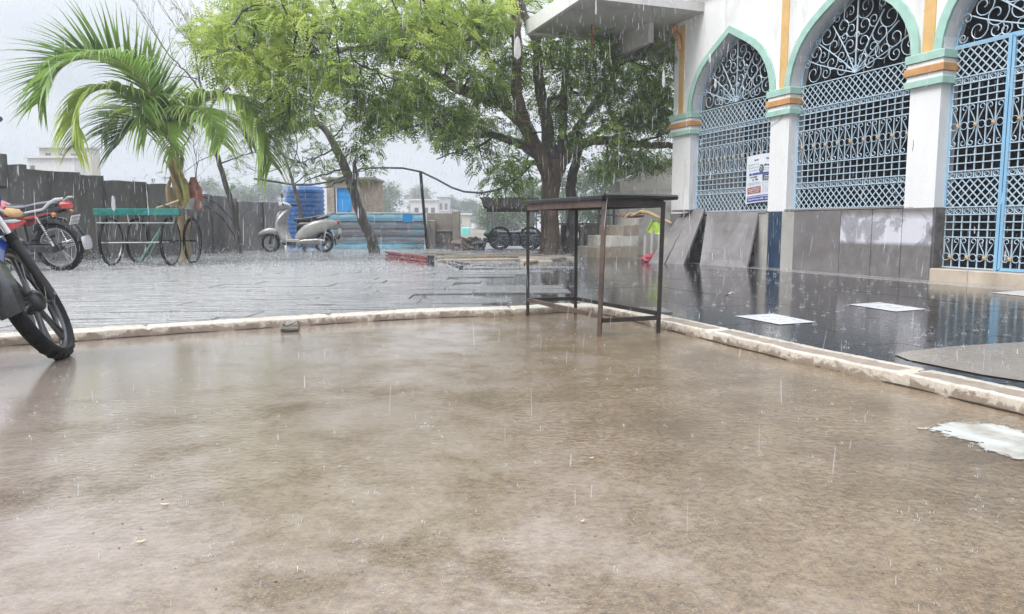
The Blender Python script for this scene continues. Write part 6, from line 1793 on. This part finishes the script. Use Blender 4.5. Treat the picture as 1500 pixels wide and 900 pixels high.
# ---- coconut palm
YP = 13.3
palm = thing('coconut_palm', 'young coconut palm with drooping fronds behind the green hand cart', 'palm tree')
limb(palm, 'trunk', [(272, 384, YP), (271, 360, YP), (269, 330, YP), (266, 300, YP), (262, 270, YP), (256, 240, YP), (252, 215, YP)], [0.11, 0.10, 0.11, 0.125, 0.115, 0.09, 0.08], m_palmtrunk, 14, 0.01, 3)
for k, (px, rr, mt) in enumerate([([(276, 310, YP-.12), (272, 280, YP-.15), (262, 250, YP-.12), (254, 215, YP-.1), (250, 190, YP)], [0.06, 0.05, 0.035], m_palmgreen),
        ([(258, 312, YP-.12), (249, 292, YP-.16), (246, 275, YP-.12), (251, 258, YP-.05)], [0.05, 0.06, 0.04, 0.02], m_palmtrunk),
        ([(272, 308, YP-.1), (262, 280, YP-.15), (250, 252, YP-.14), (242, 234, YP-.1)], [0.03, 0.035, 0.02, 0.01], m_palmtrunk),
        ([(262, 262, YP-.17), (272, 264, YP-.15), (276, 276, YP-.1)], [0.02, 0.025, 0.015], m_palmtrunk),
        ([(258, 305, YP-.12), (262, 285, YP-.14), (256, 262, YP-.12), (247, 240, YP-.05)], [0.03, 0.03, 0.02], m_palmgreen)]):
    limb(palm, 'leaf_sheath', px, rr, mt, 8, 0.008, 40 + k)
# red cloth bundle hanging on the palm
c = at(284, 285, YP + 0.1)
random.seed(8)
rg = []
for j in range(10):
    f = j / 9; z = 0.30 - 0.62 * f; rr = 0.03 + 0.10 * math.sin(math.pi * min(1, f * 0.9 + 0.05))
    rg.append([(c.x + rr*math.cos(2*math.pi*k/14)*(1 + random.uniform(-.2, .2)) + 0.03*f, c.y + rr*0.7*math.sin(2*math.pi*k/14), c.z + z) for k in range(14)])
m_palered = M('faded_red_cloth', (0.55, 0.20, 0.17), 0.7, var=0.3, scale=9, dirt=(0.68, 0.45, 0.38), dirt_amt=0.6)
tag(MB().loft(rg).build('cloth_bundle', m_palered, smooth=True), 'faded red cloth bundle hanging right of the palm trunk', 'cloth')
rg = []
c = at(283, 303, YP - 0.3)
for j in range(6):
    f = j / 5; z = 0.14 - 0.30 * f; rr = 0.05 + 0.03 * f
    rg.append([(c.x + rr*math.cos(2*math.pi*k/10)*(1 + random.uniform(-.2, .2)) - 0.1*f, c.y + rr*0.7*math.sin(2*math.pi*k/10), c.z + z) for k in range(10)])
tag(MB().loft(rg).build('sacking', m_slab2, smooth=True), 'pale sacking tucked between the palm trunk and the red bundle', 'cloth')
def frond(rachis, L0, droop, tone, seed, n=52, w=0.020, side_bias=(1, 1), tipcol=0.0, up=0.0):
    rd = np.random.default_rng(seed)
    pts = crv([at(*p) for p in rachis], 10)
    cum = [0]
    for i in range(1, len(pts)): cum.append(cum[-1] + (pts[i] - pts[i-1]).length)
    tot = cum[-1]
    fr_ = MB().tube(pts, [0.026 * (1 - 0.85 * c_ / tot) + 0.002 for c_ in cum], 5).build('frond', m_palmgreen, palm, True)
    V = []; T = []; Q = []
    down = Vector((0, 0, -1))
    for i in range(n):
        f = 0.13 + 0.87 * (i + 0.5) / n
        s_ = f * tot
        k = max(j for j in range(len(cum)) if cum[j] <= s_); k = min(k, len(pts) - 2)
        p = pts[k].lerp(pts[k+1], (s_ - cum[k]) / max(1e-6, cum[k+1] - cum[k]))
        t = (pts[k+1] - pts[k]).normalized()
        sd = t.cross(Vector((0, 0, 1)))
        if sd.length < 0.2: sd = t.cross(Vector((0, -1, 0.1)))
        sd.normalize(); nr = sd.cross(t).normalized()
        for sg in (1, -1):
            bias = side_bias[0] if sg > 0 else side_bias[1]
            if bias <= 0: continue
            ll = L0 * bias * (0.5 + 0.5 * math.sin(math.pi * min(1, 0.12 + f * 0.83))) * rd.uniform(0.85, 1.08)
            d = (sd * sg * (0.75 + rd.uniform(-.12, .12)) + t * (0.55 + 0.4 * f + rd.uniform(-.1, .1)) + nr * (0.25 + up) ).normalized()
            q = p.copy(); dr = d.copy(); seg = 6
            base = len(V)
            for j in range(seg + 1):
                g = j / seg
                ww = w * (1 - g) ** 0.7 * (0.6 + 0.8 * math.sin(math.pi * min(1, g + 0.25))) + 0.001
                wd_ = dr.cross(down); 
                if wd_.length < 0.15: wd_ = dr.cross(Vector((0.3, 1, 0)))
                wd_.normalize()
                wd_ = (wd_ + nr * 0.35).normalized()
                V += [tuple(q - wd_ * ww), tuple(q + wd_ * ww)]
                tt = tone + 0.12 * g + tipcol * g * f + rd.normal() * 0.02
                T += [tt, tt]
                dr = (dr + down * (droop * (0.25 + 0.9 * g)) / seg * 1.6 + Vector((rd.normal(), rd.normal(), rd.normal())) * 0.02).normalized()
                q = q + dr * (ll / seg)
            Q += [(base + 2*j, base + 2*j + 1, base + 2*j + 3, base + 2*j + 2) for j in range(seg)]
    link('leaflets', npmesh('leaflets', V, Q, m_leafp, np.clip(T, 0, 1)), fr_, kind='stuff')
Y = YP
frond([(250, 205, Y), (225, 150, Y-.2), (190, 112, Y-.5), (150, 90, Y-.8), (112, 88, Y-1.1), (85, 105, Y-1.3), (70, 135, Y-1.4)], 1.35, 0.30, 0.22, 1, 70, up=0.30, w=0.026)
frond([(250, 205, Y), (212, 160, Y-.5), (172, 132, Y-.9), (135, 135, Y-1.2), (112, 165, Y-1.4), (108, 215, Y-1.5)], 0.95, 1.5, 0.62, 2, 64, tipcol=0.35, w=0.026)
frond([(250, 210, Y), (220, 135, Y-.8), (180, 92, Y-1.4), (135, 80, Y-1.9), (92, 95, Y-2.2), (70, 120, Y-2.4), (58, 150, Y-2.4)], 0.95, 1.0, 0.40, 3, 56, w=0.026)
frond([(252, 208, Y), (275, 170, Y-.2), (305, 145, Y-.4), (340, 142, Y-.6), (368, 162, Y-.8), (387, 195, Y-.9), (396, 240, Y-1)], 1.15, 1.6, 0.58, 4, 76, tipcol=-0.1, w=0.028)
frond([(252, 205, Y), (240, 160, Y), (228, 120, Y+.1), (218, 85, Y+.1)], 0.75, -0.45, 0.25, 5, 26, up=0.2)
frond([(254, 206, Y), (250, 170, Y+.4), (256, 136, Y+.7), (274, 130, Y+.9), (290, 150, Y+1.0), (294, 180, Y+1)], 0.6, 1.2, 0.55, 6, 34)
frond([(250, 208, Y), (225, 176, Y+.4), (200, 165, Y+.7), (170, 172, Y+.9), (150, 195, Y+1.0)], 1.0, 0.9, 0.08, 7, 46)
frond([(252, 208, Y), (232, 165, Y-.5), (215, 145, Y-.9), (206, 160, Y-1.2), (214, 195, Y-1.3)], 0.95, 1.3, 0.46, 8, 50, tipcol=0.1, w=0.025)
frond([(252, 208, Y), (266, 172, Y-.6), (288, 160, Y-1.1), (310, 176, Y-1.4), (324, 210, Y-1.6)], 0.9, 1.4, 0.50, 9, 50, w=0.025)
frond([(250, 210, Y), (232, 190, Y-.4), (210, 182, Y-.7), (188, 192, Y-.9), (172, 212, Y-1)], 1.0, 0.7, 0.10, 10, 36)
frond([(252, 206, Y), (248, 185, Y-.6), (246, 180, Y-1.1), (248, 200, Y-1.5), (252, 230, Y-1.6)], 0.7, 1.4, 0.50, 12, 36, w=0.024)
frond([(252, 208, Y), (280, 180, Y+.3), (315, 168, Y+.6), (345, 180, Y+.8), (362, 205, Y+.9)], 0.8, 1.4, 0.22, 13, 46)

# ---- far trees and houses seen through the rain
def far_tree(px, py_top, py_base, wpx, Y, tone, lab, seed, n=26):
    t = thing('far_tree', lab, 'tree', group='hazy trees beyond the walls')
    Y = Y * (2.6 if Y > 37 else 1.7)
    base = at(px, py_base, Y); top = at(px, py_top, Y); r = wpx / 2 / FPX * Y
    h = top.z
    rd = random.Random(seed)
    MB().tube([(base.x, Y, -0.06), (base.x + rd.uniform(-.2, .2), Y, h * 0.45), (base.x, Y, h * 0.8)], [0.35, 0.25, 0.1], 6).build('trunk', m_bark2, t)
    c = []
    for k in range(n):
        a = rd.uniform(0, 6.28); q = math.sqrt(rd.random()); v = rd.random()
        z = h * (0.22 + 0.70 * v); rr = 0.85 * r * math.sin(math.pi * (0.15 + 0.75 * v)) ** 0.6
        s = rd.uniform(0.16, 0.30) * r
        c.append(((base.x + rr*q*math.cos(a), Y + rr*q*math.sin(a) * 0.8, min(z, h - s * 0.6)), s + 0.2, int(60 + 20 * s), tone + rd.uniform(-.25, .25)))
    add_foliage(t, 'crown', c, m_leaffar, seed, size=0.30 + Y * 0.004, pairs=2, lw=0.45)
ft = [(205, 268, 300, 70, 48, .4, 'hazy low tree just left of the palm'), (305, 262, 300, 70, 50, .4, 'hazy pale tree right of the palm behind the slab wall'), (345, 268, 305, 60, 55, .4, 'hazy tree behind the bare thin tree'),
      (395, 262, 310, 70, 46, .5, 'hazy tree left of the blue tank'), (370, 275, 310, 60, 40, .5, 'hazy low bush over the end of the slab wall'), (565, 266, 330, 60, 42, .5, 'hazy round tree right of the brick shed'),
      (548, 290, 330, 50, 38, .5, 'low hazy bush beside the brick shed'), (618, 268, 330, 52, 62, .3, 'hazy tree above the white far house'), (655, 288, 330, 40, 60, .3, 'hazy small tree right of the white far house'),
      (680, 292, 340, 46, 55, .35, 'hazy tree behind the concrete wall end'), (735, 282, 350, 70, 34, .7, 'green hazy tree left behind the vendor cart'), (775, 262, 350, 80, 36, .7, 'green hazy tree behind the vendor cart roof'),
      (835, 250, 350, 90, 32, .7, 'green hazy tree right behind the big trunk'), (885, 228, 350, 80, 27, .6, 'green tree behind the staircase'), (930, 205, 330, 90, 26, .5, 'leafy tree over the staircase parapet'), (715, 300, 350, 60, 45, .5, 'pale hazy bush left of the vendor cart')]
for i, (px, a, b_, w, Yf_, tn, lb) in enumerate(ft): far_tree(px, a, b_, w, Yf_, tn, lb, 300 + i)
def house(name, lab, x0, x1, yt, Y, mat, wins, extra=None):
    Y = Y * 2.2
    a = at(x0, yt, Y); b_ = at(x1, yt, Y); z = a.z
    t = thing(name, lab, 'house', (a.x, Y, 0))
    Wd = b_.x - a.x
    MB().box(0, Wd, 0, 2, -0.06, z).build('wall', mat, t)
    MB().box(-0.25, Wd + 0.25, -0.3, 2.2, z + 0.002, z + 0.25).build('roof_slab', m_farwall, t)
    for (u0, u1, v0, v1) in wins:
        o = MB().box(u0*Wd, u1*Wd, -0.03, -0.003, v0*z, v1*z).build('window', m_window, t)
        MB().box(u0*Wd - .1, u1*Wd + .1, -0.12, -0.003, v0*z - 0.2, v0*z - 0.01).build('sill', m_farwall, o)
    return t, a, Wd, z
t, a, Wd, z = house('far_house', 'white flat-roofed far house left of centre beyond the sheet fence', 601, 641, 294, 58, m_farwall, [(0.15, 0.3, 0.55, 0.75), (0.5, 0.65, 0.55, 0.75), (0.75, 0.9, 0.55, 0.75)])
t, a, Wd, z = house('far_house', 'grey-white far house with two roof tanks beside the white one', 640, 659, 289, 64, m_fargrey, [(0.2, 0.4, 0.6, 0.8), (0.6, 0.8, 0.6, 0.8)])
t, a, Wd, z = house('far_house', 'pale far house standing low behind the concrete end post', 664, 688, 315, 50, m_farwall2, [(0.3, 0.5, 0.4, 0.7)])
o = MB().bbox(-0.17, 0.17, 0, 0.3, 0.25, 0.62, 0.03, Matrix.Translation((at(682, 345, 33).x, 33, -0.06))).build('teal_kiosk', m_teal); tag(o, 'pale teal box kiosk in the haze right of the concrete post', 'kiosk')
t, a, Wd, z = house('far_house', 'large cream house with a stepped roof behind the slab wall at left', 40, 108, 232, 38, m_farwall, [(0.05, 0.15, 0.8, 0.9)])
t2, a, Wd, z = house('far_house', 'upper storey house block with an overhanging flat roof at left', 57, 132, 217, 41, m_farwall2, [(0.12, 0.22, 0.86, 0.94), (0.40, 0.46, 0.85, 0.93), (0.62, 0.72, 0.85, 0.93)])
MB().tube([(Wd*0.45, 0.5, z), (Wd*0.45, 0.5, z + 0.7)], 0.05, 5).build('roof_pipe', m_redsteel, t2)
# heap of scrap left of the vendor cart
random.seed(61)
for k, (x, y, lb, mt, w) in enumerate(((684, 360, 'dark reddish heap beside the concrete end post', m_rustb, 0.35), (697, 357, 'grey scrap heap left of the vendor cart', m_dark, 0.25), (690, 366, 'pale stick pile in front of the reddish heap', m_bamboo, 0.22))):
    p = at(x, y, 18.2); p.z = TZ + 0.1
    blob('scrap_heap', p, w, 0.3, 0.20 if k < 2 else 0.06, mt, lb, 'heap', 70 + k, 0.7)

# ================================================================== RAIN, SPLASHES, HAZE
rg = np.random.default_rng(12)
def drops(n, box, Lr, wr, tilt=0.05, seed=0):
    r_ = np.random.default_rng(seed)
    x = r_.uniform(box[0], box[1], n); y = r_.uniform(box[2], box[3], n); z = r_.uniform(box[4], box[5], n)
    L = r_.uniform(*Lr, n); w = r_.uniform(*wr, n)
    dx = (0.03 + r_.normal(size=n) * tilt) * L; dy = r_.normal(size=n) * tilt * L
    c = np.stack([x, y, z], 1); d = np.stack([dx, dy, L], 1)
    a0 = r_.uniform(0, 6.28, n)
    V = [c + d * 0.5]
    for f, q in ((0.25, 0.8), (-0.3, 1.0)):
        for k in range(3):
            a = a0 + k * 2.094
            V.append(c + d * f + np.stack([np.cos(a) * w * q, np.sin(a) * w * q, 0 * a], 1))
    V.append(c - d * 0.5)
    V = np.stack(V, 1).reshape(-1, 3)
    tri = []
    for k in range(3):
        j = (k + 1) % 3
        tri += [(0, 1+k, 1+j), (1+k, 4+k, 4+j), (1+k, 4+j, 1+j), (7, 4+j, 4+k)]
    F = (np.arange(n)[:, None, None] * 8 + np.array(tri)[None]).reshape(-1, 3)
    return V, F
V1, F1 = drops(15000, (-7, 6.5, 1.4, 9.5, 0.05, 5.2), (0.015, 0.10), (0.0004, 0.0014), seed=1)
V2, F2 = drops(8000, (-11, 5, 9, 19, 0.05, 5.5), (0.05, 0.12), (0.0014, 0.0028), seed=2)
V3, F3 = drops(120, (-1.6, 1.6, 0.8, 1.8, 0.0, 1.5), (0.012, 0.022), (0.0007, 0.0012), seed=3)
F2 = F2 + len(V1); F3 = F3 + len(V1) + len(V2)
def keepout(V, F):
    # no rain inside the building or right under the canopy
    c = V[F[:, 0]]; s = (c[:, 0] - O3.x) * DN.x + (c[:, 1] - O3.y) * DN.y; t = (c[:, 0] - O3.x) * NI.x + (c[:, 1] - O3.y) * NI.y
    ok = ~((t > -0.1) & (s > -5.6) & (s < 6.5))
    return F[ok]
Va = np.concatenate([V1, V2, V3]); Fa = keepout(Va, np.concatenate([F1, F2, F3]))
ro = link('falling_rain', npmesh('falling_rain', Va, Fa, m_rain)); ro['kind'] = 'stuff'
# a few heavy drops close to the lens
V4 = []; F4 = []
for k, (x, y, Y, L, w) in enumerate(((758, 70, 1.5, 0.042, 0.0085), (972, 115, 1.5, 0.034, 0.0035), (446, 560, 1.5, 0.026, 0.0016), (166, 298, 1.5, 0.030, 0.0045), (873, 10, 1.5, 0.03, 0.002), (1040, 85, 1.5, 0.018, 0.003), (1048, 122, 1.5, 0.018, 0.003), (407, 640, 1.4, 0.015, 0.0012))):
    p = at(x, y, Y)
    b = MB().tube([p + Vector((0, 0, L/2)), p + Vector((0, 0, L*0.35)), p, p - Vector((0, 0, L*0.35)), p - Vector((0, 0, L/2))], [w*0.15, w*0.55, w*0.8, w*0.85, w*0.25], 10)
    n = len(V4); V4 += b.v; F4 += [tuple(i + n for i in f) for f in b.f]
b = MB(); b.v = V4; b.f = F4
b.build('near_raindrops', m_rain, smooth=True, kind='stuff')
# splash crowns
def ontop(x, y):
    p = Vector((x, y, 0)); i = min(range(0, len(K), 10), key=lambda i: (K[i] - p).length_squared)
    return (p - K[i]).dot(KN[i]) > 0.08
random.seed(44)
sb_v = []; sb_f = []
TET = [(0, 1, 2), (0, 2, 3), (0, 3, 1), (1, 3, 2)]
def tet(x, y, z, r, el=1.0):
    n = len(sb_v)
    sb_v.extend([(x, y, z + r*el), (x + r, y, z - r*.5), (x - r*.5, y + r*.87, z - r*.5), (x - r*.5, y - r*.87, z - r*.5)])
    sb_f.extend([(a + n, b_ + n, c_ + n) for a, b_, c_ in TET])
rg_v = []; rg_f = []
def ringlet(x, y, z, r, w):
    n0 = len(rg_v); m = 18
    for k in range(m):
        a = 2*math.pi*k/m; c_, s_ = math.cos(a), math.sin(a)
        rg_v.extend([(x + (r-w)*c_, y + (r-w)*s_, z), (x + r*c_, y + r*s_, z + w*0.8), (x + (r+w)*c_, y + (r+w)*s_, z)])
    for k in range(m):
        j = (k+1) % m
        for t in (0, 1):
            a, b_, c_, d_ = n0+3*k+t, n0+3*j+t, n0+3*j+t+1, n0+3*k+t+1
            rg_f.extend([(a, b_, c_), (a, c_, d_)])
def splash(x, y, z, s, small=False):
    if small:
        for k in range(random.randint(2, 4)):
            tet(x + random.gauss(0, .22)*s, y + random.gauss(0, .22)*s, z + s*random.uniform(0.1, 0.6), random.uniform(0.03, 0.07)*s, random.uniform(3, 9))
        if random.random() < 0.6: ringlet(x, y, z + 0.0005, s*random.uniform(0.5, 1.3), 0.0011)
        if random.random() < 0.4: ringlet(x, y, z + 0.0005, s*random.uniform(1.4, 2.0), 0.0009)
        return
    n = random.randint(3, 6)
    for k in range(n):
        a = random.uniform(0, 6.28); rr = random.uniform(0.3, 1.0) * s; h = random.uniform(0.1, 1.0) * s * 1.5
        tet(x + rr*math.cos(a), y + rr*math.sin(a), z + h, random.uniform(0.025, 0.07) * s, random.uniform(1, 3.0))
    for k in range(2):
        tet(x + random.uniform(-.15, .15)*s, y + random.uniform(-.15, .15)*s, z + s*(0.35 + 0.5*k), 0.06*s, 5.5)
    # little rim of water standing up
    m = 9; a0 = random.uniform(0, 6)
    for k in range(m):
        a = a0 + 2*math.pi*k/m
        tet(x + 0.42*s*math.cos(a), y + 0.42*s*math.sin(a), z + 0.05*s, 0.06*s, random.uniform(1.5, 4))
cnt = 0
while cnt < 620:
    y = 1.0 + 4.6 * random.random() ** 0.8; x = random.uniform(-0.78, 0.78) * y
    if ontop(x, y): continue
    splash(x, y, 0.0, random.uniform(0.007, 0.020), True); cnt += 1
cnt = 0
while cnt < 2300:
    y = random.uniform(2.8, 19); x = random.uniform(-0.75, 0.75) * y
    p = Vector((x, y, 0)); s = (p - O3).dot(DN); t = (p - O3).dot(NI)
    if not ontop(x, y) or (t > -0.5 and s > -6): continue
    splash(x, y, TZ + 0.004, random.uniform(0.012, 0.032)); cnt += 1
# spray hanging low over the far terrace
for k in range(26000):
    y = random.uniform(9.5, 19.5); x = random.uniform(-0.62, 0.10) * y
    p = Vector((x, y, 0))
    h = random.expovariate(1/0.085)
    if h > 0.5: continue
    tet(x, y, TZ + h, random.uniform(0.0022, 0.0055), random.uniform(1, 3.5))
ro_ = link('ripple_rings', npmesh('ripple_rings', np.array(rg_v), np.array(rg_f), m_ring)); ro_['kind'] = 'stuff'
so = link('rain_splashes', npmesh('rain_splashes', np.array(sb_v), np.array(sb_f), m_drop)); so['kind'] = 'stuff'

# grit washed over the yard and along the kerb
random.seed(88)
gb = MB()
for k in range(900):
    if k % 3 == 0:
        i = random.randint(60, len(K) - 60); p = K[i] - KN[i] * abs(random.gauss(0.01, 0.05)); x, y = p.x, p.y
    else:
        y = 1.1 + 4.2 * random.random(); x = random.uniform(-0.78, 0.78) * y
    if ontop(x, y): continue
    r = random.uniform(0.0009, 0.0035) * (1.5 if k % 11 == 0 else 1)
    n = 5; a0 = random.random() * 6
    top = [(x + r*0.5*math.cos(a0 + 1.256*j)*random.uniform(.7, 1.1), y + r*0.5*math.sin(a0 + 1.256*j), r*0.6) for j in range(n)]
    bot = [(x + r*math.cos(a0 + 1.256*j)*random.uniform(.7, 1.3), y + r*math.sin(a0 + 1.256*j)*random.uniform(.7, 1.3), -0.001) for j in range(n)]
    gb.loft([bot, top])
gb.build('grit', M('grit_stone', (0.13, 0.095, 0.065), 0.6, var=0.7, scale=60), kind='stuff')

# haze of the downpour
hz_m = bpy.data.materials.new('rain_haze'); hz_m.use_nodes = True
nt = hz_m.node_tree; nt.nodes.clear()
out = nt.nodes.new('ShaderNodeOutputMaterial'); pv = nt.nodes.new('ShaderNodeVolumePrincipled')
pv.inputs['Color'].default_value = (0.97, 0.98, 1.0, 1)
pv.inputs['Density'].default_value = HAZE
nt.links.new(pv.outputs[0], out.inputs['Volume'])
hz = MB().box(-190, 190, -20, 190, -1.2, 15.0).build('haze', hz_m)
hz['kind'] = 'stuff'
